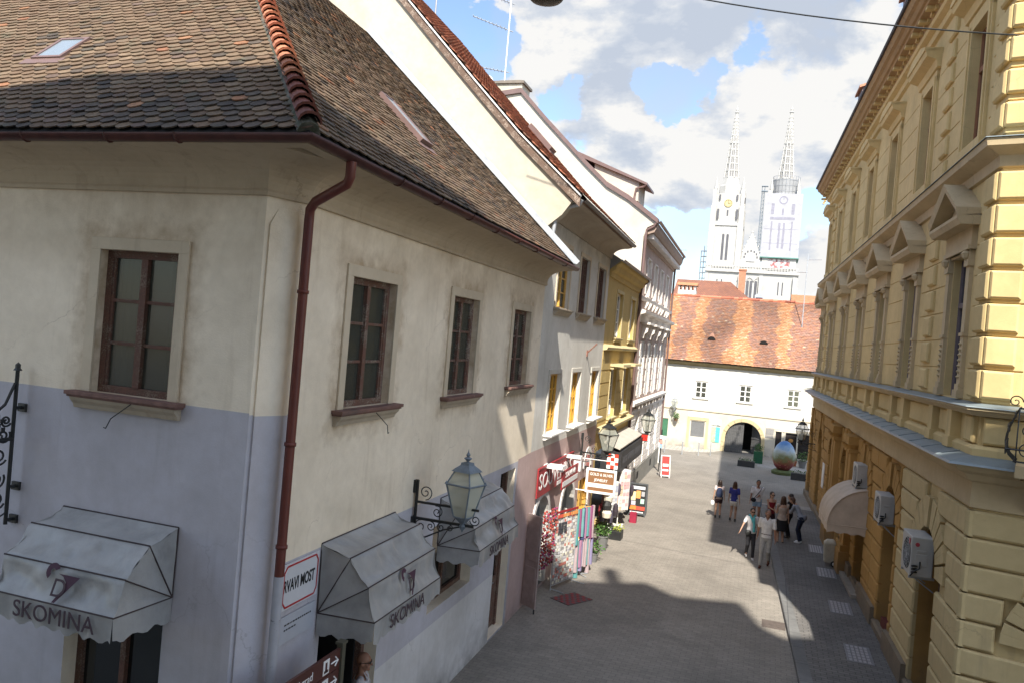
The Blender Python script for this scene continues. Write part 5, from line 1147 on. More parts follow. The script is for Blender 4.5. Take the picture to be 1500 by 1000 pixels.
# rusticated blocks
H0, HC = .28, .46
def courses(fr, u0, u1, holes, mt, mb, alt=0, zmax=9, chunk=1.1):
    for j in range(zmax):
        z0 = H0+j*HC; z1 = z0+HC-.03; zc = (z0+z1)/2; segs = [(u0, u1)]
        for c, r, zs_ in holes:
            if zc < zs_: hw = r
            else:
                R1 = r+.68; hw = math.sqrt(max(0, R1*R1-(zc-zs_)**2)) if zc-zs_ < R1 else 0
                if zc-zs_ < r: hw = max(hw, r+.45)
            if hw <= 0: continue
            segs = [q for a, b in segs for q in ((a, min(b, c-hw)), (max(a, c+hw), b)) if q[1]-q[0] > .06]
        for a, b in segs:
            n = max(1, round((b-a)/chunk)); st = (b-a)/n
            for i in range(n): mb.block(fr, a+i*st+(.01 if i else 0), a+(i+1)*st-(.01 if i < n-1 else 0), -.01, .1, z0, z1, .035)
m = MB(); courses(FG, UC-.1, 20.3, AR[:1], 0, m, chunk=3); courses(F2, -.1, 7, [(1.95, .8, 2.3)], 0, m, chunk=2.2)
nv = 11
for fr, c, r, zs_ in ((FG,)+AR[0], (F2, 1.95, .8, 2.3)):
    for i in range(nv): ringseg(m, fr, c, zs_, r+.02, r+.62, PI*i/nv+.02, PI*(i+1)/nv-.02, -.01, .12 if i != nv//2 else .16, n=2)
m.build('rustication', yel2, Gb, bevel=.006)
m = MB(); courses(FG, 20.4, UE, AR[1:], 0, m, chunk=1.4)
for c, r, zs_ in AR[1:]:
    for i in range(nv): ringseg(m, FG, c, zs_, r+.02, r+.58, PI*i/nv+.02, PI*(i+1)/nv-.02, -.01, .12 if i != nv//2 else .17, n=2)
m.build('rustication', och, Gb)
m = MB(); m.sweep(PG, [(0, .0), (.16, .0), (.16, .24), (.11, .28), (0, .28)])
for p, q, r_ in [(a, b, 0) for a, b in ((15.0, 16.65), (18.35, 20.55), (22.25, 24.65), (26.35, 28.5))]: m.box(FG, p, q, .0, .2, .1, .55)
m.build('plinth', stucco('stained stone plinth', (.24, .19, .13), (.1, .08, .06), k=.6, damp=1.2, bs=.5), Gb)
# frieze, metal ledge, pedestals, sill band, mid and top cornices
m = MB(); m.sweep(PG, [(0, 4.42), (.06, 4.44), (.06, 4.86), (.14, 4.9), (.2, 5.0), (.34, 5.06), (.38, 5.16), (0, 5.2)]); m.build('frieze', och if False else beige, Gb)
m = MB(); m.sweep(PG, [(0, 5.33), (.3, 5.26), (.5, 5.2), (.52, 5.16), (.38, 5.165), (0, 5.2)])
lo_ = m.build('metal_ledge', ledm, Gb); m = MB()
for i in range(27): u = UC+.6+i*1.1; m.prism([FG(u-.012, 0, 5.35), FG(u-.012, .5, 5.215), FG(u-.012, .5, 5.2), FG(u-.012, 0, 5.3)], [FG(u+.012, 0, 5.35), FG(u+.012, .5, 5.215), FG(u+.012, .5, 5.2), FG(u+.012, 0, 5.3)])
m.build('ledge_seams', ledm, lo_)
m = MB(); m.sweep(PG, [(0, 5.3), (.12, 5.3), (.13, 5.42), (.07, 5.47), (0, 5.48)])
for c in WC:
    for s in (-1, 1):
        u = c+s*.72; m.box(FG, u-.17, u+.17, 0, .17, 5.3, 5.98); m.box(FG, u-.2, u+.2, 0, .2, 5.3, 5.5)
    m.block(FG, c-.42, c+.42, 0, .07, 5.52, 5.95, .03)
for a, b in zip(WC[:-1], WC[1:]): m.block(FG, a+1.1, b-1.1, 0, .07, 5.52, 5.95, .03)
m.block(FG, UC+.12, UC+.6, -.01, .1, 5.5, 5.95, .03); m.block(F2, .05, .62, -.01, .1, 5.5, 5.95, .03); m.build('parapet_panels', yel, Gb, bevel=.006)
m = MB(); m.sweep(PG, [(0, 5.95), (.16, 5.97), (.22, 6.03), (.27, 6.06), (.27, 6.1), (0, 6.15)]); m.build('sill_band', beige, Gb)
m = MB(); m.sweep(PG, [(0, 6.175), (.29, 6.12), (.3, 6.105), (0, 6.155)]); m.build('sill_flashing', ledm, Gb)
m = MB(); m.sweep(PG, [(0, 10.1), (.06, 10.12), (.08, 10.3), (.2, 10.36), (.32, 10.42), (.34, 10.54), (.28, 10.58), (0, 10.62)]); m.build('mid_cornice', beige, Gb)
m = MB(); m.sweep(PG, [(0, 10.645), (.36, 10.56), (.37, 10.545), (0, 10.62)]); m.build('cornice_flashing', ledm, Gb)
brw = stucco('brown stained eaves', (.40, .27, .14), (.12, .09, .07), k=.75, bs=.2)
m = MB(); m.sweep(PG, [(0, 14.5), (.08, 14.54), (.1, 14.68), (.22, 14.74), (.24, 14.84), (0, 14.9)]); m.build('top_moulding', yel, Gb)
m = MB(); m.sweep(PG, [(0, 14.8), (.2, 14.84), (.24, 14.96), (.3, 14.99), (.46, 15.01), (.48, 15.06), (.54, 15.08), (.6, 15.16), (.68, 15.2), (.73, 15.3), (.75, 15.36), (0, 15.4)]); m.build('eaves', brw, Gb)
m = MB()
for i in range(36): u = UC+.3+i*.8; m.box(FG, u, u+.2, .22, .46, 14.93, 15.0)
m.build('eave_brackets', yel, Gb)
m = MB()
for i in range(74): u = UC+.2+i*.4; m.box(FG, u, u+.16, .2, .3, 14.9, 14.99)
m.build('dentils', yel, Gb)
m = MB(); m.sweep(PG, [(.72, 15.34), (.8, 15.34), (.82, 15.4), (.72, 15.42), (-5, 16.6), (-5, 16.4)]); m.build('roof', mat('dark slate edge', (.06, .05, .05), .7, .3, 4), Gb)
for u in (22.5, 30.5):
    m = MB(); pr = [(-.1, 16.2), (.55, 15.5), (.55, 16.3), (-.4, 16.9), (-1.4, 16.9)]
    m.prism([FG(u-.5, d_, z) for d_, z in pr], [FG(u+.5, d_, z) for d_, z in pr]); dq = m.build('dormer', M['brown_metal'], Gb)
    m = MB(); m.prism([FG(u-.6, .65, 16.28), FG(u-.6, .65, 16.36), FG(u-.6, -1.5, 17.1), FG(u-.6, -1.5, 17.0)], [FG(u+.6, .65, 16.28), FG(u+.6, .65, 16.36), FG(u+.6, -1.5, 17.1), FG(u+.6, -1.5, 17.0)]); m.build('dormer_roof', mat('orange dormer tile', (.5, .24, .15), .9, .2, 8), dq)
# upper wall courses and quoins
m = MB()
for f_, us in ((FG, [(UC+.62, WC[0]-1.0)]+[(a+1.0, b-1.0) for a, b in zip(WC[:-1], WC[1:])]+[(WC[-1]+1.0, UE-.1)]), (F2, [(.62, 1.8), (3.4, 6.9)])):
    for a, b in us:
        if b-a < .1: continue
        for j in range(7): m.block(f_, a, b, -.005, .022, 6.2+j*.55, 6.2+(j+1)*.55-.016, .008)
        for j in range(6): m.block(f_, a, b, -.005, .022, 10.68+j*.55, 10.68+(j+1)*.55-.016, .008)
m.build('ashlar_courses', yel, Gb)
m = MB()
for j in range(7): 
    for f_ in (FG, F2): s = 1 if f_ is FG else 1; o = UC if f_ is FG else 0; m.block(f_, o-.02 if f_ is FG else -.02, o+.54, -.02, .03, 6.2+j*.55, 6.73+j*.55, .01); m.block(f_, o-.04, o+.42+.14*(f_ is FG), -.02, .12, 6.26+j*.55, 6.73+j*.55, .035)
for j in range(7):
    for f_ in (FG, F2): o = UC if f_ is FG else 0; m.block(f_, o-.02, o+.54, -.02, .03, 10.68+j*.55, 11.21+j*.55, .01); m.block(f_, o-.04, o+.42+.14*(f_ is FG), -.02, .12, 10.78+j*.55, 11.18+j*.55, .035)
m.build('corner_quoins', yel, Gb, bevel=.005)
for uc in (19.27, 39.9):
    m = MB()
    for j in range(7): m.block(FG, uc-.3, uc+.3, -.01, .1, 6.28+j*.55, 6.7+j*.55, .035)
    for j in range(7): m.block(FG, uc-.3, uc+.3, -.01, .1, 10.76+j*.52, 11.16+j*.52, .035)
    m.build('quoin_strip', yel, Gb, bevel=.005)
wd = mat('grey violet window wood', (.16, .13, .14), .6, .2, 6); wd2 = mat('red brown window wood', (.26, .12, .06), .6, .2, 6); gp = glassmat('dark palace glass', (.05, .05, .055), .1)
def gwin(fr, c, z0, z1, wood, floor):
    w = casement(Gb, fr, c-.56, c+.56, z0, z1, wood, gp, cols=2, rows=1, depth=.13, fw=.07, rail=z0+(z1-z0)*.66)
    m = MB()
    if floor == 1:
        for s in (-1, 1):
            u = c+s*.72; m.box(fr, u-.11, u+.11, 0, .07, 6.45, 8.6); m.box(fr, u-.15, u+.15, 0, .12, 6.2, 6.34); m.box(fr, u-.13, u+.13, 0, .095, 6.34, 6.45); m.box(fr, u-.14, u+.14, 0, .11, 8.6, 8.72); m.box(fr, u-.12, u+.12, 0, .09, 8.72, 8.9)
            m.box(fr, u-.13, u+.13, 0, .1, 7.32, 7.38)
            for q in range(7): m.lathe(fr(u, .075, 6.58+q*.1), [(0, -.05), (.05, 0), (0, .05)], 5)
            m.lathe(fr(u, .11, 8.78), [(0, -.09), (.07, -.03), (.1, .05), (.05, .1)], 8)
        m.box(fr, c-.6, c+.6, 0, .06, 8.85, 8.95)
        m.box(fr, c-.92, c+.92, 0, .1, 8.9, 9.32); m.box(fr, c-.9, c+.9, 0, .14, 8.9, 8.98)
        w1 = 1.08; zb = 9.32
        m.prism([fr(c-w1, 0, zb), fr(c-w1, .34, zb), fr(c-w1, .4, zb+.1), fr(c-w1, .4, zb+.16), fr(c-w1, 0, zb+.2)], [fr(c+w1, 0, zb), fr(c+w1, .34, zb), fr(c+w1, .4, zb+.1), fr(c+w1, .4, zb+.16), fr(c+w1, 0, zb+.2)])
        m.prism([fr(c-.85, 0, zb+.2), fr(c+.85, 0, zb+.2), fr(c, 0, zb+.72)], [fr(c-.85, .12, zb+.2), fr(c+.85, .12, zb+.2), fr(c, .12, zb+.72)])
        for s in (-1, 1):
            A0, A1, B0, B1 = (c+s*w1, zb+.16), (c+s*w1, zb+.3), (c, zb+.92), (c, zb+.76)
            m.prism([fr(A0[0], 0, A0[1]), fr(A1[0], 0, A1[1]), fr(B0[0], 0, B0[1]), fr(B1[0], 0, B1[1])], [fr(A0[0], .4, A0[1]), fr(A1[0], .44, A1[1]), fr(B0[0], .44, B0[1]), fr(B1[0], .4, B1[1])])
        nm = 'pediment_surround'
    else:
        for s in (-1, 1): u = c+s*.68; m.box(fr, u-.12, u+.12, 0, .06, 10.9, 13.55); m.box(fr, u-.05, u+.05, .06, .09, 10.95, 13.5)
        m.box(fr, c-.8, c+.8, 0, .06, 13.4, 13.66); m.box(fr, c-.85, c+.85, 0, .12, 10.78, 10.98)
        pr = [(0, 13.66), (.1, 13.68), (.14, 13.84), (.34, 13.92), (.38, 14.06), (0, 14.12)]
        m.prism([fr(c-.98, d_, z) for d_, z in pr], [fr(c+.98, d_, z) for d_, z in pr])
        ho = [(c-.98, 14.04), (c+.98, 14.04), (c+.98, 14.12), (c+.5, 14.26), (c-.5, 14.26), (c-.98, 14.12)]; m.prism([fr(u_, 0, z_) for u_, z_ in ho], [fr(u_, .4, z_) for u_, z_ in ho]); nm = 'hood_surround'
    m.build(nm, beige if floor == 1 else yel, w, bevel=.004)
for c in WC: gwin(FG, c, 6.2, 8.85, wd, 1); gwin(FG, c, 11.0, 13.4, wd2, 2)
for z0, z1 in ((6.2, 8.85), (11.0, 13.4)): casement(Gb, F2, 2.0, 3.2, z0, z1, wd, gp, cols=2, rows=1, depth=.3)
# ground floor openings: timber doors and shop windows in the arches
for i, (c, r, zs_) in enumerate(AR):
    m = MB(); m.box(FG, c-r, c+r, -.5, -.42, .1, zs_+r+.02); o = m.build('arch_opening', M['dark'] if i in (0, 2, 3) else gp, Gb)
    m = MB(); m.box(FG, c-r, c-r+.1, -.44, -.36, .1, zs_); m.box(FG, c+r-.1, c+r, -.44, -.36, .1, zs_); m.box(FG, c-r+.1, c+r-.1, -.44, -.34, zs_-.08, zs_+.06); m.box(FG, c-.04, c+.04, -.44, -.36, .1, zs_-.08)
    m.build('arch_frame', M['wood_brown'], o)
m = MB(); m.box(F2, 1.15, 2.75, -.45, -.38, .1, 3.2); m.build('arch_opening', gp, Gb)
# portal columns
for u in (27.9, 31.3, 27.3, 31.9):
    m = MB(); m.box(FG, u-.3, u+.3, 0, .42, .1, .8); m.box(FG, u-.26, u+.26, 0, .38, .8, 1.0); m.box(FG, u-.21, u+.21, 0, .3, 1.0, 3.9); m.box(FG, u-.2, u+.2, 0, .34, 1.6, 1.9)
    m.box(FG, u-.24, u+.24, 0, .36, 3.9, 4.02); m.box(FG, u-.28, u+.28, 0, .4, 4.15, 4.42); m.lathe(FG(u, .2, 4.0), [(.2, 0), (.24, .08), (.3, .15)], 12)
    m.build('portal_column', och, Gb, bevel=.01)
m = MB(); m.box(FG, 35.3, 35.9, .1, .13, 1.5, 2.5); m.build('wall_plate', wlet, Gb)
m = MB(); m.box(FG, 21.0, 21.75, -.1, .02, .1, .5); m.build('red_step', mat('dark red step', (.12, .025, .02), .7, .2, 5), Gb)
m = MB(); m.box(FG, 24.4, 27.0, .0, .35, .1, .22); m.build('door_step', mat('worn stone step', (.3, .27, .23), .8, .2, 4, bs=.3), Gb, bevel=.01)
# balcony on the near face
bal = MB(); bal.sweep([tuple(F2(.6, 0, 0))[:2], tuple(F2(.64, .7, 0))[:2], tuple(F2(3.9, .7, 0))[:2]], [(0, 5.05), (.1, 5.1), (.14, 5.22), (0, 5.25)], side=-1)
bal.prism([F2(.56, 0, 5.1), F2(.56, .85, 5.1), F2(4.2, .85, 5.1), F2(4.2, 0, 5.1)], [F2(.56, 0, 5.3), F2(.56, .9, 5.3), F2(4.2, .9, 5.3), F2(4.2, 0, 5.3)])
for u in (.9, 3.6): bal.prism([F2(u-.15, 0, 5.1), F2(u-.15, .7, 5.1), F2(u-.15, .5, 4.85), F2(u-.15, 0, 4.4)], [F2(u+.15, 0, 5.1), F2(u+.15, .7, 5.1), F2(u+.15, .5, 4.85), F2(u+.15, 0, 4.4)])
bo = bal.build('balcony', beige, Gb, bevel=.01)
def spiral(P, c, r0, turns, a0, s=1, n=26, k=.85):
    return [P(c[0]+s*math.cos(a0+2*PI*turns*i/n)*r0*(1-k*i/n), c[1]+math.sin(a0+2*PI*turns*i/n)*r0*(1-k*i/n)) for i in range(n+1)]
m = MB(); bell = lambda t: .12*math.sin(PI*min(1, t*1.3))*(1 if t < .77 else .6)+.02
for side in range(2):
    n = 9 if side == 0 else 26
    for i in range(n+1):
        t = i/n; pts = []
        for k in range(9):
            q = k/8; b = .16*math.sin(PI*q**.7)
            pts.append(F2(.56-b, .02+.85*t, 5.34+q*.85) if side == 0 else F2(.56+3.6*t, .87+b, 5.34+q*.85))
        if i % 2 == 0: m.tube(pts, .011, 5)
        else:
            for z_, r_ in ((.2, .13), (.5, .1), (.72, .07)):
                b = .16*math.sin(PI*(z_/.85)**.7)
                if side == 0: P = lambda a, z: F2(.56-b, .02+.85*t+a, z)
                else: P = lambda a, z: F2(.56+3.6*t+a, .87+b, z)
                m.tube(spiral(P, (0, 5.34+z_), r_, 1.5, .5, 1 if i % 4 == 1 else -1), .009, 4)
for z_ in (5.36, 5.55, 6.18): 
    b = .16*math.sin(PI*((z_-5.34)/.85)**.7) if z_ > 5.34 else 0
    m.tube([F2(.56-b, .02, z_), F2(.56-b, .87+b, z_), F2(4.1, .87+b, z_)], .014, 5)
for i in range(5): P = lambda a, z: F2(.56+a, .9, z); m.tube(spiral(P, (-.06+i*.2, 6.28), .1, 1.4, 0), .01, 4)
m.build('balcony_railing', M['iron'], bo)
# curved fabric hood over the door
hood = thing('door_canopy', 'beige quarter round fabric canopy over the palace shop door', 'canopy', FG(25.5, 0, 2.2)); cm = mat('beige canvas', (.50, .41, .32), .85, .18, 2.5, bs=.4, bsc=8)
m = MB(); r = 1.12; zc = 2.1; ua, ub = 24.45, 26.7
rows = [[FG(ua+(ub-ua)*k/10, r*math.cos(t)*1.0, zc+r*math.sin(t)*.95+.012*math.sin(k*2.4)) for k in range(11)] for t in [PI/2*j/10 for j in range(11)]]
m.grid(rows); m.grid([[FG(ua+(ub-ua)*k/20, r-.01*math.sin(k), zc-h_) for k in range(21)] for h_ in (0, .12, .22)])
for u in (ua, ub):
    m.grid([[FG(u, r*q*math.cos(t), zc+r*q*math.sin(t)*.95) for t in [PI/2*j/10 for j in range(11)]] for q in (.02, .5, 1)]); m.grid([[FG(u, .02+(r-.02)*k/12, zc-h_*(1+.12*math.sin(k*1.7))) for k in range(13)] for h_ in (0, .12, .22)])
m.build('fabric', cm, hood, recalc=False, smooth=True)
m = MB(); m.tube([FG(ua-.01, r*math.cos(t), zc+r*.95*math.sin(t)) for t in [PI/2*j/10 for j in range(11)]], .015, 6); m.tube([FG(ua, .02, zc), FG(ua, r, zc), FG(ub, r, zc), FG(ub, .02, zc)], .015, 6); m.build('frame', cm, hood)
# air conditioners
acm = mat('aged white ac casing', (.42, .41, .385), .5, .1, 4, grime=(.3, .29, .27), gk=(.6, .8)); 
def ac(u, z, w, h, dp, label):
    a = thing('air_conditioner', label, 'air conditioner', FG(u, 0, z), 'air conditioner units on the palace front')
    m = MB(); m.box(FG, u, u+w, .06, .06+dp, z, z+h); m.build('casing', acm, a, bevel=.02)
    m = MB(); R_ = h*.4; cu = u+w*.42
    m.prism([FG(cu+R_*math.cos(2*PI*i/24), .06+dp-.005, z+h*.5+R_*math.sin(2*PI*i/24)) for i in range(24)], [FG(cu+R_*math.cos(2*PI*i/24), .06+dp+.006, z+h*.5+R_*math.sin(2*PI*i/24)) for i in range(24)]); fn = m.build('fan_opening', M['dark'], a)
    m = MB()
    for k in range(1, 6): r_ = R_*k/5.2; m.tube([FG(cu+r_*math.cos(2*PI*i/20), .06+dp+.012, z+h*.5+r_*math.sin(2*PI*i/20)) for i in range(21)], .004, 4)
    for k in range(6): t = PI*k/6; m.tube([FG(cu+R_*math.cos(t), .06+dp+.014, z+h*.5+R_*math.sin(t)), FG(cu-R_*math.cos(t), .06+dp+.014, z+h*.5-R_*math.sin(t))], .004, 4)
    m.build('grille', acm, fn)
    m = MB(); s = Fr(FG(u, .06, 0), FG.N, -FG.U)
    m.box(s, dp*.35, dp*.75, 0, .012, z+h*.62, z+h*.68); m.box(s, dp*.3, dp*.8, 0, .014, z+h*.28, z+h*.58); m.build('side_panel', acm, a, bevel=.004)
    m = MB(); m.tube([s(dp*.6, .02, z+h*.4), s(dp*.62, .07, z+h*.25), s(dp*.85, .06, z+h*.15), s(dp*1.0, .05, z+.02)], .014, 5)
    for q in (.12, .2, .28): m.tube([s(dp*.7, .0, z+h*q), s(dp*.95, .05, z+h*q)], .02, 5)
    m.build('hoses', M['iron'], a)
    m = MB()
    for x in (u+.08, u+w-.1): m.box(FG, x, x+.03, 0, .06+dp, z-.05, z); m.tube([FG(x+.015, dp*.85, z-.05), FG(x+.015, 0, z-.28)], .012, 4)
    m.build('bracket', M['zinc'], a); return a
a1 = ac(17.05, 2.68, .85, .76, .4, 'air conditioner with red badge in the nearest arch, largest of the three units')
sb = Fr(FG(17.05, .06, 0), FG.N, -FG.U); m = MB(); m.prism([sb(.3+.04*math.cos(2*PI*i/16), .0, 3.3+.04*math.sin(2*PI*i/16)) for i in range(16)], [sb(.3+.04*math.cos(2*PI*i/16), .006, 3.3+.04*math.sin(2*PI*i/16)) for i in range(16)])
m.prism([FG(17.2+.045*math.cos(2*PI*i/16), .465, 3.33+.06*math.sin(2*PI*i/16)) for i in range(16)], [FG(17.2+.045*math.cos(2*PI*i/16), .475, 3.33+.06*math.sin(2*PI*i/16)) for i in range(16)]); m.build('badge', mat('red badge', (.4, .05, .07), .4, .1, 3), a1)
ac(21.0, 2.9, .8, .68, .33, 'air conditioner standing over the brown pier between canopy and nearest arch'); ac(24.9, 3.15, .8, .66, .33, 'air conditioner right above the beige door canopy')
# ------------------------------------------------------------------ lanterns
lg = None
def tr(nm, k=.5, c=(.5, .52, .45)):
    m, nt, b, N, L = nodes(nm); b.inputs['Base Color'].default_value = rgb(c); b.inputs['Roughness'].default_value = .15
    t = N.new('ShaderNodeBsdfTransparent'); mx = N.new('ShaderNodeMixShader'); mx.inputs[0].default_value = k; o = N['Material Output']
    L.new(t.outputs[0], mx.inputs[1]); L.new(b.outputs[0], mx.inputs[2]); L.new(mx.outputs[0], o.inputs[0]); return m
lclear = tr('lantern glass', .45); lg = tr('milky lantern glass', .62, (.62, .63, .52))
def lantern(name, label, fr, u, zt, d, metal, glass, rot=.6, s=1.0, group='old street lanterns on wall brackets', bl=1):
    """four sided tapering lantern on a scrolled wall bracket; zt = top of finial"""
    a = thing(name, label, 'street lamp', fr(u, 0, zt-.9*s), group)
    C0 = fr(u, d, zt-1.02*s); sq = lambda r, z, n=4: [C0+Vector((math.cos(rot+2*PI*i/n)*r*s, math.sin(rot+2*PI*i/n)*r*s, z*s)) for i in range(n)]
    m = MB(); m.grid([sq(.15, .05), sq(.3, .56), sq(.17, .78)], close=True); gb_ = m.build('glass', glass, a, recalc=False)
    m = MB(); P = [sq(.155, .05), sq(.31, .56), sq(.175, .79)]
    for i in range(4):
        m.tube([P[0][i], P[1][i], P[2][i]], .013*s, 5)
        for q in range(3): m.tube([P[q][i], P[q][(i+1) % 4]], .016*s if q == 1 else .012*s, 5)
        m.lathe(P[1][i], [(0, -.02*s), (.03*s, 0), (0, .05*s)], 6)
    m.grid([sq(.25, .76), sq(.2, .8), sq(.11, .86), sq(.1, .9)], close=True); m.poly(sq(.1, .9))
    m.lathe(C0, [(.03*s, .88*s), (.02*s, .92*s), (.05*s, .95*s), (.065*s, .965*s), (.02*s, .99*s), (.035*s, 1.02*s), (.012*s, 1.06*s), (0, 1.12*s)], 10)
    m.grid([sq(.16, .05), sq(.1, .0), sq(.04, -.06)], close=True); m.lathe(C0, [(.04*s, -.06*s), (.06*s, -.1*s), (.02*s, -.16*s), (0, -.2*s)], 8)
    m.build('lantern_frame', metal, a)
    m = MB(); m.lathe(C0+Vector((0, 0, .3*s)), [(0, .25*s), (.05*s, .2*s), (.06*s, .1*s), (.03*s, -.02*s), (.02*s, -.2*s)], 8); m.build('lamp_bulb', mat('lamp bulb', (.7, .7, .65), .4, .05, 4), a)
    m = MB(); zb = zt-1.1*s; P2 = lambda x, z: fr(u, x, z)
    if bl:
        m.box(fr, u-.02, u+.02, .03, .07, zb-.15*s, zb+.6*s); m.box(fr, u-.018, u+.018, .03, d+.18*s, zb-.02*s, zb+.02*s); m.box(fr, u-.015, u+.015, .03, d+.25*s, zb+.24*s, zb+.275*s) if bl == 2 else None
        for c, r_, tn, a0, sg_ in (((.2*s, zb+.42*s), .12*s, 1.6, -1.5, 1), ((.42*s, zb+.14*s), .1*s, 1.5, 1.2, -1), ((d+.2*s, zb+.1*s), .09*s, 1.5, 3.3, 1), ((.15*s, zb-.12*s), .1*s, 1.5, 1.5, 1), ((.33*s, zb-.1*s), .08*s, 1.5, 1.5, -1), ((.5*s, zb-.09*s), .07*s, 1.5, 1.5, 1), ((.65*s, zb-.08*s), .055*s, 1.5, 1.5, -1)):
            m.tube(spiral(P2, c, r_, tn, a0, sg_), .009*s, 5)
        m.tube([fr(u, .05, zb-.3*s), fr(u, .25*s, zb-.28*s), fr(u, .55*s, zb-.12*s), fr(u, d, zb-.02*s)], .013*s, 5)
        m.box(fr, u-.05, u+.05, 0, .04, zb-.2*s, zb+.02*s); m.box(fr, u-.05, u+.05, 0, .04, zb+.4*s, zb+.6*s)
        m.build('bracket', metal if bl == 1 else M['iron'], a)
    return a
lantern('wall_lantern', 'blue grey four sided wall lantern on black scrolled bracket, nearest of the lanterns', FA, 11.62, 4.72, .86, M['iron_blue'], lg, rot=.55, bl=2)
lantern('wall_lantern', 'black wall lantern with clear panes beside the brown jewelry sign', FA, 24.6, 4.3, .85, M['iron'], lclear, rot=.3)
lantern('wall_lantern', 'black wall lantern on bracket in front of the ornate white house', FA, 34.75, 4.0, .82, M['iron'], lclear, rot=.3)
lantern('wall_lantern', 'dark wall lantern at the far end of the palace in front of the gallery board', FG, 39.8, 3.95, .72, M['iron'], lclear, rot=.3)
lantern('wall_lantern', 'small wall lantern on the gate building above the hanging flower basket', FE, -6.05, 3.5, .6, M['zinc'], lclear, rot=.3, s=.8)
# lamp over the street (only its underside is in frame) and the span wire
sl = thing('span_lamp', 'black underside of a street lamp hanging over the street at the top edge', 'street lamp', (-3.2, 9.9, 11.2)); m = MB(); m.lathe((LAMPX, LAMPY, LAMPZ), [(0, 0), (.12, .0), (.22, .03), (.25, .06), (.26, .1), (.12, .25), (.05, .4), (0, .42)], 20); m.build('shade', M['iron'], sl, smooth=True)
m = MB(); m.tube([(LAMPX, LAMPY, LAMPZ+.4), (LAMPX, LAMPY, LAMPZ+1.2)], .012, 5); m.build('rod', M['iron'], sl)
cw_ = thing('span_wire', 'dark span wire crossing the sky to the yellow palace', 'wire', (.3, 15, 13)); m = MB()
pa, pb = Vector((-5.0, 15.0, 13.9)), Vector((3.9, 15.0, 12.12)); m.tube([pa.lerp(pb, t)-Vector((0, 0, .25*4*t*(1-t)-.12)) for t in [i/14 for i in range(15)]], .014, 5); m.build('cable', M['iron'], cw_)

# wrought iron sign bracket on the left face
KLs = KL
ib = thing('sign_bracket', 'black wrought iron sign bracket with scrolls and checkered shield at the left edge', 'sign bracket', FL(-8.5, 0, 4)); m = MB(); P = lambda x, z: FL(-8.53, x, z)
m.tube([FL(-8.53, .12, 3.85), FL(-8.53, .12, 5.72)], .024, 6); m.lathe(FL(-8.53, .12, 5.7), [(.05, 0), (.03, .03), (.03, .07), (.0, .1)], 6)
for z in (5.25, 4.3, 3.9): m.tube([FL(-8.53, .12, z), FL(-8.53, 0, z)], .022, 6); m.box(FL, -8.59, -8.47, 0, .03, z-.05, z+.05)
for i, (c, r_) in enumerate((((.28, 4.68), .11), ((.29, 4.4), .11), ((.27, 4.16), .12), ((.24, 4.92), .09), ((.22, 5.1), .07))): m.tube(spiral(P, c, r_, 1.7, 2.6 if i % 2 else 3.6, 1), .013, 5)
m.tube([P(.14, 5.55), P(.25, 5.3), P(.5, 5.1), P(.95, 4.95)], .018, 5); m.tube([P(.12, 4.88), P(1.1, 4.86)], .024, 6); m.tube([P(.12, 4.0), P(.4, 3.85), P(.8, 3.8)], .01, 5)
m.tube([P(.55, 5.2), P(.5, 5.28), P(.4, 5.3), P(.35, 5.36)], .02, 5)
m.build('scrollwork', M['iron'], ib)
m = MB()
for i in range(6):
    for j in range(5):
        if (i+j) % 2: x, z = .22+i*.05+j*.01, 4.93+j*.05; m.box(FL, -8.54, -8.52, x, x+.045, z, z+.045)
m.build('checker_shield', M['iron'], ib)

# ------------------------------------------------------------------ brown direction sign by the corner
bs = thing('direction_sign', 'brown tourist direction sign with white pictograms and arrows at the bottom edge', 'sign', (-4.6, 8.6, 0)); FS = Fr((-4.6, 0), (0, 1), (1, 0)); bm_ = mat('brown sign enamel', (.085, .028, .022), .4, .15, 3, spec=.5)
m = MB(); m.box(FS, 8.52, 8.6, -.04, .04, .0, 2.76); m.box(FS, 8.5, 8.62, -.05, .05, 2.76, 2.79); m.box(FS, 6.8, 6.88, -.04, .04, 0, 2.76); m.build('post', mat('olive post', (.09, .085, .06), .6, .2, 5), bs)
for r in range(5):
    z1 = 2.72-r*.235; m = MB(); m.box(FS, 6.88, 8.52, -.02, .015, z1-.225, z1); q = m.build('board', bm_, bs)
    m = MB(); m.box(FS, 8.14, 8.27, .015, .02, z1-.2, z1-.03); m.build('pictogram', wlet, q)
    m = MB(); m.box(FS, 8.18, 8.22, .02, .023, z1-.18, z1-.06); m.box(FS, 8.16, 8.25, .02, .023, z1-.18, z1-.15); m.build('pictogram_mark', bm_, q)
    m = MB(); zc = z1-.115; m.tube([FS(8.31, .02, zc), FS(8.46, .02, zc)], .01, 4); m.tube([FS(8.4, .02, zc+.055), FS(8.465, .02, zc), FS(8.4, .02, zc-.055)], .01, 4); m.build('arrow', wlet, q)
    text(['Gornji grad', 'Katedrala', 'Dolac', 'Kaptol', 'Muzej'][r], .13, wlet, 'lettering', q, textM(FS, 7.62, .018, zc), .002)

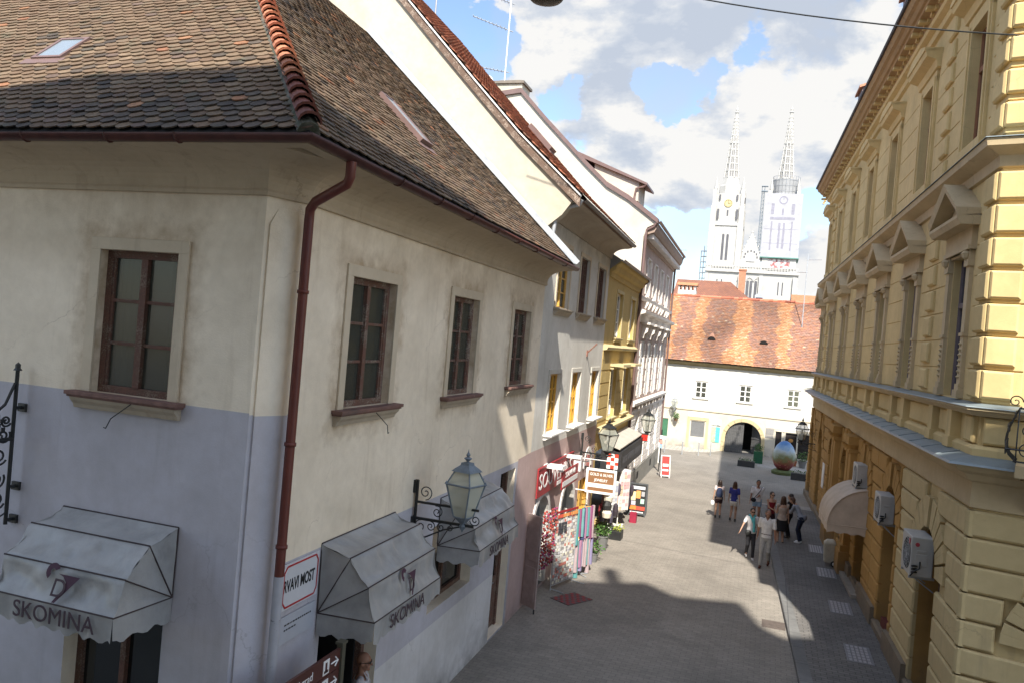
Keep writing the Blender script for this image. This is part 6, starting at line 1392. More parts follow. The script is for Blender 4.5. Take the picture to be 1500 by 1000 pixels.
# ------------------------------------------------------------------ souvenir racks, sandwich boards, plants
rq = random.Random(21)
def items(m, fr, u0, u1, z0, z1, d, nu, nz, pal, fill=.8, jitter=.2, thick=.02):
    for i in range(nu):
        for j in range(nz):
            a = u0+(u1-u0)*i/nu; b = a+(u1-u0)/nu*fill; c = z0+(z1-z0)*j/nz; e = c+(z1-z0)/nz*fill; t = rq.uniform(.3, 1)*thick
            s = (u1-u0)/nu*jitter*rq.uniform(-.5, .5); m.box(fr, a+s, b+s, d, d+t, c, e, 0, rq.choice(pal))
vc = mat('souvenir colours', (1, 1, 1), .55, .1, 5, vcol=True)
rk = thing('magnet_rack', 'tall folding wire rack of fridge magnets by the pink wall', 'rack', (-4.9, 20.9, 0)); fr_ = Fr((-5.02, 20.55), (.28, .96), (.96, -.28))
m = MB()
for a in ((0, 0), (0, 1.15)): m.tube([fr_(a[1], 0, .0), fr_(a[1], 0, 2.05)], .015, 5)
for z in (.12, 2.05): m.tube([fr_(0, 0, z), fr_(1.15, 0, z)], .014, 5)
for i in range(12): m.tube([fr_(i*.105, -.01, .12), fr_(i*.105, -.01, 2.05)], .005, 4)
m.tube([fr_(1.15, 0, .05), fr_(1.15, .4, .03)], .015, 5); m.tube([fr_(0, 0, .05), fr_(0, .4, .03)], .015, 5); m.build('wire_frame', M['zinc'], rk)
m = MB(); items(m, fr_, .03, 1.12, .16, 1.95, .01, 11, 21, [(.62, .6, .58), (.7, .69, .66), (.5, .48, .5), (.3, .28, .28), (.55, .2, .16), (.66, .62, .5)]); items(m, fr_, .1, .55, 1.5, 1.8, .03, 3, 3, [(.06, .06, .07)]); items(m, fr_, .03, 1.12, 1.92, 2.03, .03, 11, 1, [(.6, .1, .06), (.7, .3, .1)])
m.build('magnets', vc, rk)
m = MB(); m.box(fr_, 0, 1.15, 0, .02, 2.04, 2.1); m.build('red_header', red_s, rk)
r2 = thing('doll_strings', 'strings of small red and white ornaments hanging in the first arch', 'ornaments', (-5.1, 20.2, 0)); f_ = Fr((-5.1, 19.4), (.1, .99), (.99, -.1)); m = MB()
for i in range(8):
    x = .1+i*.13; m.tube([f_(x, 0, 2.25), f_(x, 0, .75)], .004, 4, c=(.2, .2, .2))
    for j in range(20): z = .8+j*.075; c = rq.choice([(.28, .035, .03), (.32, .045, .04), (.36, .10, .07), (.42, .40, .38), (.28, .05, .12), (.12, .03, .03)]); k = len(m.v); m.lathe(f_(x+rq.uniform(-.02, .02), rq.uniform(-.03, .03), z), [(0, -.035), (.034, -.01), (.03, .02), (0, .04)], 6, c=c)
m.build('ornaments', vc, r2)
def scarfrack(name, label, x, y, w, z0, z1, pal, n=9, tiers=2):
    a = thing(name, label, 'rack', (x, y, 0)); f = Fr((x, y), (.25, .97), (.97, -.25)); m = MB(); m.tube([f(w/2, 0, 0), f(w/2, 0, z1+.05)], .02, 6)
    for q in range(4): m.tube([f(w/2, 0, .04), f(w/2+.3*math.cos(q*PI/2+.4), .3*math.sin(q*PI/2+.4), .02)], .015, 5)
    m.build('stand', M['zinc'], a); m = MB(); tz = (z1-z0)/tiers
    for t in range(tiers):
        for i in range(n):
            u = w*i/(n-1)+rq.uniform(-.04, .04); c = rq.choice(pal); zt = z0+(t+1)*tz; L_ = tz*rq.uniform(.85, 1.15); k_ = [[f(u+.05*math.cos(th)*(1+.5*q)+.01*math.sin(q*7+i), .05+.05*math.sin(th)*(1+.4*q)+rq.uniform(-.006, .006), zt-L_*q) for th in [2*PI*s/9 for s in range(9)]] for q in (0, .3, .6, 1)]
            m.grid(k_, 0, c, close=True)
    m.build('scarves', vc, a, smooth=True, recalc=False); return a
scarfrack('scarf_rack', 'rack of turquoise, lilac and magenta scarves next to the magnet rack', -4.78, 21.95, .95, .15, 1.95, [(.10, .28, .28), (.15, .32, .32), (.24, .21, .34), (.34, .27, .34), (.25, .07, .16), (.34, .17, .26), (.06, .07, .16), (.40, .31, .32)], 9)
yb = thing('yellow_sign', 'small yellow sign board above the scarf rack', 'sign', (-4.75, 22.6, 2.2)); f = Fr((-4.9, 22.3), (.7, .7), (.7, -.7)); m = MB(); m.box(f, 0, .5, 0, .03, 1.72, 1.95); m.build('board', mat('yellow print', (.75, .42, .06), .5, .15, 4), yb); m = MB(); m.box(f, .07, .42, .03, .034, 1.78, 1.81); m.box(f, .07, .32, .03, .034, 1.85, 1.88); m.build('print', wlet, yb)
mt_ = thing('door_mat', 'red and grey patterned mat on the ground before the magnet rack', 'mat', (-4.5, 19.9, 0)); f = Fr((-4.62, 20.15), (.5, .86), (.86, -.5)); m = MB()
m.box(f, -.3, .62, -.1, .55, .006, .018); m.build('mat_base', mat('grey mat', (.12, .09, .09), .95, .2, 9), mt_); m = MB()
for i in range(9):
    for j in range(6):
        if (i+j) % 2: m.box(f, -.29+i*.1, -.2+i*.1, -.09+j*.105, .01+j*.105, .018, .022)
m.build('mat_pattern', mat('red mat', (.26, .05, .05), .95, .2, 9), mt_)
lf = mat('leaf green', (.06, .13, .035), .6, .35, 9, spec=.3, vcol=True)
def bush(m, c, r, n, h=1.0, s=.07, seed=1):
    q = random.Random(seed)
    for i in range(n):
        d_ = Vector((q.gauss(0, 1), q.gauss(0, 1), q.gauss(0, 1)*h)).normalized()*r*q.uniform(.35, 1); p = Vector(c)+d_; a = Vector((q.gauss(0, 1), q.gauss(0, 1), q.gauss(0, .6))).normalized(); b = a.cross(Vector((q.gauss(0, 1), q.gauss(0, 1), q.gauss(0, 1)))).normalized(); l = s*q.uniform(.6, 1.3)
        k = q.uniform(.6, 1.6); m.poly([p, p+a*l*.5+b*l*.3, p+a*l, p+a*l*.5-b*l*.3], 0, (k, k*q.uniform(.85, 1.1), k*.8))
pots = mat('grey planter', (.17, .17, .165), .8, .2, 5, bs=.2); gpot = mat('green planter', (.02, .10, .05), .6, .2, 4)
def plant(name, label, x, y, pw, ph, r, n, pm, seed, round_=True, pl=None, z=0):
    a = thing(name, label, 'plant', (x, y, z)); m = MB()
    if round_: m.lathe((x, y, z), [(0, 0), (pw*.7, 0), (pw, ph), (pw*1.08, ph), (pw*1.08, ph+.04), (pw*.9, ph+.04), (pw*.85, ph-.03), (0, ph-.03)], 16)
    else: m.box(ID, x-pw, x+pw, y-(pl or pw), y+(pl or pw), z, z+ph)
    m.build('pot', pm, a); m = MB()
    if round_ or pl is None: bush(m, (x, y, z+ph+r*.7), r, n, 1.1, .09, seed)
    else:
        for k in range(3): bush(m, (x-pw*.6+k*pw*.6, y, z+ph+.05), r, n//3, .6, .07, seed+k)
    m.build('foliage', lf, a, recalc=False); return a
plant('potted_plant', 'bushy green plant in a grey tapered pot beside the jewelry shop door', -4.65, 25.5, .2, .45, .3, 260, pots, 3); plant('potted_plant', 'leafy plant on the ground between the scarf rack and the grey pot', -4.6, 24.0, .14, .25, .26, 170, pots, 5)
cb = thing('crate_of_flowers', 'small black crate with yellow green flowers behind the potted plant', 'crate', (-4.5, 27.3, 0)); m = MB(); m.box(ID, -4.72, -4.32, 27.1, 27.6, 0, .3); m.build('crate', M['iron'], cb, bevel=.01); m = MB(); bush(m, (-4.5, 27.35, .4), .2, 90, .6, .08, 9); m.build('foliage', mat('lime leaves', (.35, .42, .06), .6, .3, 5, vcol=True), cb, recalc=False)
# clothes, bags and cards outside the dark shop
sr = thing('bag_display', 'hanging bags and dark clothes under the black shop fascia', 'display', (-5.3, 29.5, 0)); m = MB(); rr2 = random.Random(8)
for i in range(34):
    y = 27.5+rr2.random()*5.6; z = .5+rr2.random()*1.5; x = -5.25+rr2.random()*.5; c = rr2.choice([(.05, .04, .05), (.2, .03, .05), (.3, .05, .06), (.45, .42, .4), (.08, .07, .1), (.25, .12, .1)])
    m.lathe((x, y, z), [(0, -.28), (.12, -.26), (.15, -.1), (.12, .1), (.05, .16), (0, .18)], 8, c=c, sy=1.3, sx=.7)
m.build('bags', vc, sr); m = MB(); m.tube([(-5.0, 27.4, 2.1), (-5.15, 33.4, 2.1)], .015, 5); m.build('rail', M['iron'], sr)
wb = thing('plush_bags', 'white and red cloth bags hanging beside the shop door', 'display', (-4.9, 27.6, 0)); m = MB()
for i in range(9): m.lathe((-4.95+rr2.uniform(-.08, .08), 27.3+.12*(i % 3), .75+.38*(i//2)*.7+.1), [(0, -.2), (.14, -.16), (.17, 0), (.1, .14), (0, .17)], 10, c=rr2.choice([(.65, .62, .6), (.7, .68, .66), (.6, .25, .12), (.66, .6, .5), (.03, .03, .03)]))
m.build('bags', vc, wb)
for nm, lb, x, y, w, pal, z0, z1 in (('postcard_rack', 'white spinner rack of tan and white postcards with red print', -4.86, 29.35, .25, [(.68, .64, .6), (.7, .66, .64), (.62, .5, .36), (.68, .4, .4)], .62, 2.1), ('souvenir_rack', 'slim rack of pale souvenirs between the cloth bags and the postcard spinner', -5.08, 28.6, .2, [(.6, .6, .62), (.66, .64, .62), (.4, .42, .5), (.55, .3, .28)], .45, 1.75)):
    a = thing(nm, lb, 'rack', (x, y, 0)); f = Fr((x, y), (.82, -.57), (-.57, -.82)); g_ = Fr((x, y), (.57, .82), (.82, -.57)); m = MB(); m.tube([(x, y, 0), (x, y, z1+.05)], .02, 6); m.box(f, -.3, .3, -.03, .03, 0, .05); m.box(f, -.03, .03, -.3, .3, 0, .05)
    m.box(f, -w, w, -w, w, z0, z1); m.build('stand', wlet, a, bevel=.008); m = MB()
    for F_ in (f, g_): items(m, F_, -w+.01, w-.01, z0+.02, z1-.03, w+.002, 3, 11, pal, .86, .1)
    m.build('cards', vc, a)
rb_ = thing('red_bag', 'small red bag on the ground behind the postcard spinner', 'bag', (-4.45, 30.3, 0)); m = MB(); m.box(ID, -4.55, -4.3, 30.2, 30.45, 0, .38); m.tube([(-4.5, 30.3, .38), (-4.48, 30.3, .5), (-4.38, 30.3, .5), (-4.35, 30.3, .38)], .01, 5); m.build('bag', mat('crimson cloth', (.3, .02, .05), .8, .2, 6), rb_, bevel=.03)
def sandwich(name, label, x, y, ang, w, h, frame, face, arts, strips):
    a = thing(name, label, 'sandwich board', (x, y, 0)); U = Vector((math.cos(ang), math.sin(ang), 0)); Nn = Vector((math.sin(ang), -math.cos(ang), 0))
    class T: pass
    def mk(s):
        def P(u, d, z): q = z/h; return Vector((x, y, 0))+U*u+Nn*s*(d+.22*(1-q))+Vector((0, 0, z))
        return P
    for s in (1, -1):
        P = mk(s); m = MB(); t = .05
        for b in ((-w/2, -w/2+t, .08, h), (w/2-t, w/2, .08, h), (-w/2+t, w/2-t, h-t, h), (-w/2+t, w/2-t, .08, .14)): m.box(P, b[0], b[1], 0, .03, b[2], b[3])
        for u in (-w/2+.02, w/2-.06): m.box(P, u, u+.04, 0, .03, 0, .08)
        fo = m.build('frame', frame, a); m = MB(); m.box(P, -w/2+t, w/2-t, .005, .02, .14, h-t); po = m.build('panel', face, fo)
        if s == 1:
            for (u0, u1, z0, z1, mt) in arts: m = MB(); m.box(P, u0*w, u1*w, .02, .026, z0*h, z1*h); m.build('print', mt, fo)
            o_ = Vector((x, y, 0)); Zv = Nn+Vector((0, 0, .22/h)); Yv = (Vector((0, 0, 1))-Nn*.22/h).normalized(); Zv = U.cross(Yv)
            for tx, sz, zz, mt in strips:
                p = P(0, .03, zz*h); text(tx, sz, mt, 'lettering', fo, Matrix(((U.x, Yv.x, Zv.x, p.x), (U.y, Yv.y, Zv.y, p.y), (U.z, Yv.z, Zv.z, p.z), (0, 0, 0, 1))), .002)
    return a
cr = lambda n, c: mat(n, c, .5, .1, 4)
sandwich('sandwich_board', 'black framed sandwich board with food pictures and orange band standing in the street', -4.5, 31.7, .05, .72, 1.28, mat('dark grey frame', (.07, .075, .08), .5, .2, 4), cr('black poster', (.02, .02, .02)),
  [(-.36, -.12, .48, .74, cr('pale yellow print', (.72, .62, .35))), (-.1, .14, .55, .78, cr('orange plate', (.75, .33, .1))), (.18, .36, .62, .76, cr('grey print', (.35, .35, .36))), (.16, .36, .4, .54, cr('mint print', (.4, .62, .5))), (-.36, -.1, .34, .46, cr('lilac print', (.45, .42, .5))), (-.42, -.05, .2, .32, cr('orange band', (.75, .2, .04))), (-.05, .42, .2, .31, cr('red band', (.55, .07, .04))), (-.36, .36, .12, .15, wlet), (-.36, .36, .82, .91, cr('white header', (.6, .6, .64)))],
  [])
sandwich('sandwich_board', 'red and white sandwich board leaning at the far corner of the ornate white house', -4.75, 42.3, .35, .5, 1.15, cr('white board frame', (.7, .68, .66)), cr('bright red poster', (.42, .05, .045)), [(-.3, .3, .5, .62, wlet), (-.32, .3, .3, .38, wlet)], [])
rs = thing('red_hanging_sign', 'small red hanging sign over the passage between ochre and white houses', 'sign', FA(34.5, .5, 2.9)); f = Fr(FA(34.0, .2, 0), FA.N, -FA.U); m = MB(); m.box(f, 0, .75, -.02, .02, 2.72, 2.98); m.build('panel', cr('red lit panel', (.6, .03, .02)), rs); m = MB(); m.box(f, -.02, .77, -.03, .03, 2.98, 3.01); m.box(f, -.02, .77, -.03, .03, 2.69, 2.72); m.tube([f(-.2, 0, 3.03), f(.77, 0, 3.03)], .01, 4); m.build('frame', M['iron'], rs); scrib(f, .08, .66, 2.86, .11, .022, black_p, rs)
pf = thing('poster_post', 'thin post with small red, white and blue stickers at the corner of the white house', 'post', (-5.25, 43.9, 0)); m = MB(); m.tube([(-5.25, 43.9, 0), (-5.25, 43.9, 2.3)], .04, 6); m.build('post', M['iron'], pf); m = MB(); m.box(ID, -5.33, -5.17, 43.83, 43.86, 1.3, 1.5, c=(.3, .45, .7)); m.box(ID, -5.33, -5.17, 43.83, 43.86, 1.55, 1.75, c=(.7, .3, .25)); m.box(ID, -5.33, -5.17, 43.83, 43.86, 1.8, 2.0, c=(.7, .7, .7)); m.build('stickers', vc, pf)
# painted egg on its base, planters
eg = thing('painted_egg', 'giant painted Easter egg with blue sky and red flowers in front of the gallery', 'sculpture', (1.25, 49.3, 0))
m, nt, b, N, L = nodes('egg paint'); b.inputs['Roughness'].default_value = .5; b.inputs['Coat Weight'].default_value = .0
tc = N.new('ShaderNodeTexCoord'); sp = N.new('ShaderNodeSeparateXYZ'); L.new(tc.outputs['Object'], sp.inputs[0]); nz = noisenode(N, L, 2.2, 5, .6, vec=tc.outputs['Object']); vo = N.new('ShaderNodeTexVoronoi'); vo.inputs['Scale'].default_value = 6; L.new(tc.outputs['Object'], vo.inputs['Vector'])
ma = N.new('ShaderNodeMath'); ma.operation = 'MULTIPLY_ADD'; L.new(nz.outputs['Fac'], ma.inputs[0]); ma.inputs[1].default_value = .9; L.new(sp.outputs[2], ma.inputs[2])
r_ = ramp(N, L, ma.outputs[0], [(.45, (.22, .02, .03)), (.75, (.32, .05, .03)), (.98, (.22, .30, .05)), (1.0, (.45, .22, .04))]);
mr = N.new('ShaderNodeMapRange'); mr.inputs[1].default_value = .25; mr.inputs[2].default_value = 2.4; L.new(ma.outputs[0], mr.inputs[0])
r_ = ramp(N, L, mr.outputs[0], [(.18, (.12, .04, .03)), (.34, (.24, .04, .05)), (.46, (.26, .12, .06)), (.55, (.17, .20, .09)), (.64, (.32, .36, .30)), (.74, (.38, .47, .55)), (.86, (.18, .32, .52)), (.97, (.06, .18, .42))])
fl_ = ramp(N, L, vo.outputs['Distance'], [(.1, (1, 1, 1)), (.3, (0, 0, 0))]); lowm = ramp(N, L, mr.outputs[0], [(.3, (.7, .7, .7)), (.58, (0, 0, 0))]); mm = mixc(N, L, 1, fl_.outputs[0], lowm.outputs[0], 'MULTIPLY')
L.new(mixc(N, L, mm, r_.outputs[0], (.55, .35, .2)), b.inputs['Base Color']); eggm = m
m = MB(); m.lathe((1.25, 49.3, .2), [(0, 0), (.32, .06), (.52, .28), (.64, .62), (.66, .85), (.6, 1.15), (.46, 1.45), (.27, 1.66), (.12, 1.73), (0, 1.75)], 28); m.build('egg', eggm, eg, smooth=True); m = MB(); m.lathe((1.25, 49.3, 0), [(.0, 0), (.62, 0), (.66, .16), (.5, .26), (0, .26)], 20); m.build('base', mat('green base', (.12, .15, .06), .8, .3, 5), eg)
plant('planter', 'tall green planter with shrub right of the gate', -.2, 53.0, .28, .75, .3, 260, gpot, 12, round_=False); plant('planter', 'long dark planter box with low plants left of the egg', -.85, 50.6, .5, .35, .22, 200, mat('anthracite box', (.05, .055, .06), .6, .2, 5), 14, round_=False, pl=.2)
plant('planter', 'long dark planter box with low plants right of the egg, beside the palace corner', 2.15, 47.6, .5, .38, .22, 200, mat('anthracite box', (1, 1, 1)), 16, round_=False, pl=.2); plant('planter', 'shrub in pot behind the egg at the gallery window', 2.45, 53.2, .25, .4, .42, 260, pots, 18); plant('flower_pot', 'red flowers in a pot between the egg and the shrub', 2.0, 53.6, .15, .3, .18, 90, mat('terracotta', (.4, .15, .08), .8, .2, 5), 22)
plant('hanging_basket', 'green hanging flower basket below the small lantern on the gate building', -5.9, 54.7, .14, .16, .27, 170, mat('basket brown', (.15, .09, .05), .9, .2, 5), 24, z=1.75)
# shopping trolley by the palace door
tl = thing('shopping_trolley', 'beige fabric shopping trolley parked at the palace wall', 'trolley', (2.4, 28.0, .1)); m = MB(); m.prism([(2.2, 27.85, .2), (2.55, 27.85, .2), (2.55, 28.15, .2), (2.2, 28.15, .2)], [(2.16, 27.8, .82), (2.52, 27.8, .86), (2.52, 28.2, .86), (2.16, 28.2, .82)])
m.prism([(2.15, 27.79, .82), (2.53, 27.79, .86), (2.53, 28.21, .86), (2.15, 28.21, .82)], [(2.25, 27.9, .93), (2.45, 27.9, .95), (2.45, 28.1, .95), (2.25, 28.1, .93)]); m.build('bag', mat('beige cloth bag', (.46, .42, .33), .9, .2, 6, bs=.5, bsc=12), tl, bevel=.03, smooth=False)
m = MB(); m.tube([(2.57, 27.9, .16), (2.6, 27.9, 1.1), (2.6, 28.1, 1.1), (2.57, 28.1, .16)], .013, 6); m.tube([(2.5, 27.78, .2), (2.5, 28.22, .2)], .012, 6); m.build('frame', M['iron'], tl)
for y in (27.78, 28.2):
    m = MB(); f = Fr((2.5, y), (1, 0), (0, 1)); ringseg(m, f, 0, .2, .06, .1, 0, 2*PI, -.015, .015, n=18); wo = m.build('wheel', M['iron'], tl); m = MB(); ringseg(m, f, 0, .2, .0, .055, 0, 2*PI, -.01, .01, n=12); m.build('rim', wlet, wo)

# ------------------------------------------------------------------ block behind the camera whose roofline shades the street
bb = thing('tall_house_behind', 'tall beige townhouse behind the viewpoint, its roof line shading the street', 'house', (0, -5, 0))
SH = []     # roof line points, found from where its shadow edge falls in the street
for x_, y_, z_ in ((-16.5, 7.2, 8.9), (-9.4, 7.41, 9.11), (-8.03, 7.66, 9.35), (-5.64, 7.73, 9.42), (-5.0, 8.4, 8.95), (-4.7, 11.5, 8.7), (-5.2, 15.2, 5.6), (-5.2, 16.9, 3.9), (-5.1, 21.6, 0), (-3.54, 22.3, 0), (-2.84, 22.8, 0), (-1.89, 22.0, 0), (-.22, 22.5, 0), (.39, 20.7, 0), (.9, 20.2, 0), (3.45, 15.3, 5.6), (5, 15, 5.7), (8, 15, 5.7)):
    t_ = (y_+3)/.95; SH.append((x_+.27*t_, z_+t_))
SH.sort()
m = MB(); fl2 = [(SH[0][0], 0)]+SH+[(SH[-1][0], 0)]; m.prism([(x, -3, z) for x, z in fl2], [(x, -14, z) for x, z in fl2]); m.build('wall', stucco('beige townhouse render', (.62, .58, .50)), bb)
m = MB(); m.box(ID, -3.54+.27*26.6-.2, -3.54+.27*26.6+.2, -3.6, -3.2, 25, 28.2); m.build('chimney', mat('dark brick', (.2, .1, .07), .9, .2, 5), bb)
m = MB()
for i in range(9):
    for j in range(5): x = -14+i*3.3; m.box(ID, x, x+1.2, -2.99, -2.95, 4+j*3.2, 5.9+j*3.2)
m.build('windows', gp, bb)

# the gate building and all that stands behind or on it, set two metres further back
bpy.context.view_layer.update()
for o_ in list(bpy.data.objects):
    if o_.parent or o_.get('kind') == 'structure' or o_.type not in ('MESH', 'EMPTY'): continue
    if 53.9 < o_.location.y < 80: o_.location.y += 2
bpy.data.objects['cobbled_apron'].location.y += 2
# ------------------------------------------------------------------ people
skin = mat('skin', (.42, .25, .17), .6, .08, 6, spec=.4); skin2 = mat('tanned skin', (.30, .15, .095), .5, .1, 6, spec=.4)
hair_d = mat('dark brown hair', (.022, .013, .01), .5, .3, 30, spec=.5, stretch=(1, 1, .2)); hair_b = mat('brown hair', (.075, .035, .02), .5, .3, 30, stretch=(1, 1, .2)); hair_g = mat('grey hair', (.14, .12, .11), .7, .3, 20)
def V3(*a): return Vector(a)
def cap(m, p, q, r0, r1, n=12, flat=None):
    p, q = Vector(p), Vector(q); t = (q-p).normalized(); pts = []; rs = []
    for i in range(4): a = PI/2*i/4; pts.append(p-t*r0*math.cos(a)); rs.append(max(.0008, r0*math.sin(a)))
    for i in range(5): a = PI/2*i/4; pts.append(q+t*r1*math.sin(a)); rs.append(max(.0008, r1*math.cos(a)))
    k = len(m.v); m.tube(pts, rs, n)
def ell(m, c, r, n=14, rx=0, ry=0, rz=0):
    c = Vector(c); Rm = Matrix.Rotation(rz, 3, 'Z') @ Matrix.Rotation(ry, 3, 'Y') @ Matrix.Rotation(rx, 3, 'X')
    rows = [[c+Rm @ Vector((math.cos(2*PI*j/n)*r[0]*math.sin(a), math.sin(2*PI*j/n)*r[1]*math.sin(a), -r[2]*math.cos(a))) for j in range(n)] for a in [PI*(.02+.96*i/9) for i in range(10)]]
    m.grid(rows, close=True); m.poly(rows[0]); m.poly(rows[-1])
def loft(m, secs, n=18):
    rows = [[Vector((c[0]+math.cos(2*PI*j/n)*rx, c[1]+math.sin(2*PI*j/n)*ry, c[2])) for j in range(n)] for c, rx, ry in secs]
    m.grid(rows, close=True); m.poly(rows[0]); m.poly(rows[-1])
def solid(m, name, mt, parent, vox=.012, smooth=3):
    """union of the pieces as one continuous smooth mesh"""
    me = bpy.data.meshes.new(name); me.from_pydata(m.v, [], m.f); bm = bmesh.new(); bm.from_mesh(me); bmesh.ops.recalc_face_normals(bm, faces=bm.faces); bm.to_mesh(me); bm.free()
    t = bpy.data.objects.new('tmp', me); COL.objects.link(t); r = t.modifiers.new('r', 'REMESH'); r.mode = 'VOXEL'; r.voxel_size = vox
    s = t.modifiers.new('s', 'SMOOTH'); s.factor = .5; s.iterations = smooth
    me2 = bpy.data.meshes.new_from_object(t.evaluated_get(bpy.context.evaluated_depsgraph_get())); bpy.data.objects.remove(t)
    me2.materials.clear(); me2.materials.append(mt); me2.polygons.foreach_set('use_smooth', [True]*len(me2.polygons)); me2.name = name
    o = bpy.data.objects.new(name, me2); COL.objects.link(o); o.parent = parent; return o
def ik(a, b, l1, l2, pole):
    a, b = Vector(a), Vector(b); d = b-a; L = min(d.length, (l1+l2)*.998); d = d.normalized(); x = (l1*l1-l2*l2+L*L)/(2*L); h = math.sqrt(max(0, l1*l1-x*x)); pv = Vector(pole); pv = (pv-d*pv.dot(d)).normalized()
    return a+d*x+pv*h, a+d*L
def hand(m, w, e, out, s=1, curl=.5, R_=1.0):
    """palm, four unequal bent fingers and a side thumb; e = forearm direction"""
    e = Vector(e).normalized(); out = Vector(out); out = (out-e*out.dot(e)).normalized(); nrm = e.cross(out).normalized()
    for k in range(4):
        o = (k-1.5)*.019*s; b0 = Vector(w)+e*.015*s+out*o*.8; b1 = Vector(w)+e*.085*s+out*o; cap(m, b0, b1, .0135*R_*s, .0115*R_*s, 7)
        l = (.062, .074, .07, .055)[k]*s; c1 = b1+(e*math.cos(curl*.5)+nrm*math.sin(curl*.5))*l*.5; c2 = c1+(e*math.cos(curl*1.3)+nrm*math.sin(curl*1.3))*l*.5; cap(m, b1, c1, .0095*R_*s, .0085*R_*s, 7); cap(m, c1, c2, .0085*R_*s, .007*R_*s, 7)
    t0 = Vector(w)+e*.02*s-out*.028*s; t1 = t0+(e*.7-out*.7+nrm*.2).normalized()*.035*s; cap(m, t0, t1, .0125*R_*s, .0105*R_*s, 7); cap(m, t1, t1+(e*.9-out*.2+nrm*.4).normalized()*.03*s, .0105*R_*s, .008*R_*s, 7)
def person(label, x, y, h, head, *, stride=.0, lean=0, fem=False, top=None, topm=None, sleeve=.5, bottom='trousers', botm=None, shoem=None, hair='short', hairm=None, hl=.25, skinm=None, lh=None, rh=None, look=0, z=0, vox=.012, glasses=False, nod=0, feet=True, extra=None):
    a = thing('person', label, 'person', (0, 0, 0)); s = h/1.76; skinm = skinm or skin
    sw, hw = (.17, .085) if fem else (.195, .09); P = lambda *v: Vector(v)*s
    up = lambda zz: lean*max(0, zz-.95)   # torso leans forward (+Y)
    hz = .93; hipL, hipR = P(-hw, 0, hz), P(hw, 0, hz)
    sh_z = 1.43; fL = P(-hw*1.1, stride, .07+(.05 if stride < -.05 else 0)); fR = P(hw*1.1, -stride, .07+(.05 if stride > .05 else 0))
    kL, fL = ik(hipL, fL, .44*s, .44*s, (0, 1, 0)); kR, fR = ik(hipR, fR, .44*s, .44*s, (0, 1, 0))
    sL, sR = P(-sw, up(sh_z), sh_z-abs(lean)*.1), P(sw, up(sh_z), sh_z-abs(lean)*.1)
    lhp = P(*(lh or (-sw-.09, .02+stride*-.6, .80))); rhp = P(*(rh or (sw+.09, .02+stride*.6, .80)))
    eL, wL = ik(sL, lhp, .29*s, .26*s, (-.3, -1, -.2)); eR, wR = ik(sR, rhp, .29*s, .26*s, (.3, -1, -.2))
    hc = P(0, up(1.62)+.015, 1.635-abs(lean)*.15); g = lambda r: r*s
    b = MB(); sec = [(.86, .125, .10), (.93, .16 if fem else .155, .115), (1.02, .145, .105), (1.12, .118 if fem else .14, .092), (1.25, .14 if fem else .165, .108), (1.36, .155 if fem else .185, .105), (1.43, .12 if fem else .14, .085), (1.48, .06, .06)]
    loft(b, [((0, up(q)*s, q*s), g(rx), g(ry)) for q, rx, ry in sec])
    cap(b, P(0, up(1.45), 1.45), hc+P(0, -.02, -.07), g(.058), g(.05))
    for sh_, e_, w_ in ((sL, eL, wL), (sR, eR, wR)):
        cap(b, sh_, e_, g(.052 if not fem else .044), g(.038 if not fem else .033)); cap(b, e_, w_, g(.038 if not fem else .033), g(.026 if not fem else .022)); o = (0, 1, 0); hand(b, w_, (w_-e_), (0, 1, .1), s*(1 if not fem else .92), .5, 1.05)
    for hp, k_, f_ in ((hipL, kL, fL), (hipR, kR, fR)):
        cap(b, hp, k_, g(.088), g(.056)); cap(b, k_, k_.lerp(f_, .35)+P(0, -.012, 0), g(.052), g(.056)); cap(b, k_.lerp(f_, .3)+P(0, -.01, 0), f_, g(.054), g(.036)); cap(b, f_+P(0, -.03, -.03), f_+P(0, .13, -.045), g(.036), g(.03))
    Hm = Matrix.Rotation(look, 3, 'Z') @ Matrix.Rotation(nod, 3, 'X'); Hd = lambda *v: hc+Hm @ (Vector(v)*s)
    ell(b, Hd(0, -.005, .03), (g(.077), g(.098), g(.10)), 18, rz=look, rx=nod); ell(b, Hd(0, .025, -.045), (g(.056), g(.068), g(.068)), 14, rz=look); ell(b, Hd(0, .07, -.09), (g(.026), g(.022), g(.02)), 10)
    cap(b, Hd(0, .088, .015), Hd(0, .112, -.022), g(.009), g(.015), 8); cap(b, Hd(-.03, .084, .03), Hd(.03, .084, .03), g(.012), g(.012), 8)
    cap(b, Hd(-.018, .088, -.055), Hd(.018, .088, -.055), g(.009), g(.009), 8)
    for q in (-1, 1): ell(b, Hd(q*.079, -.005, -.005), (g(.012), g(.024), g(.034)), 10, rz=look); ell(b, Hd(q*.04, .062, -.03), (g(.026), g(.026), g(.024)), 10)
    body = solid(b, 'body', skinm, a, vox*min(s, 1))
    m = MB()
    for q in (-1, 1): ell(m, Hd(q*.03, .084, .012), (g(.014), g(.008), g(.009)), 10, rz=look)
    m.build('eyes', mat('eye white', (.6, .58, .55), .3, .05, 3), body); m = MB()
    for q in (-1, 1): ell(m, Hd(q*.03, .0905, .012), (g(.006), g(.004), g(.006)), 8, rz=look)
    m.build('irises', M['dark'], body)
    if glasses:
        m = MB()
        for q in (-1, 1): ell(m, Hd(q*.033, .099, .01), (g(.03), g(.008), g(.021)), 14, rz=look); m.tube([Hd(q*.06, .093, .018), Hd(q*.082, .03, .016), Hd(q*.084, -.02, .012)], g(.005), 5)
        m.tube([Hd(-.02, .104, .016), Hd(.02, .104, .016)], g(.005), 5); m.build('sunglasses', mat('black sunglasses', (.01, .01, .012), .15, .1, 3, spec=.7), body, smooth=True)
    # clothes
    t = MB(); lo = 1.42 if top == 'strap' else 1.47; zb = .90
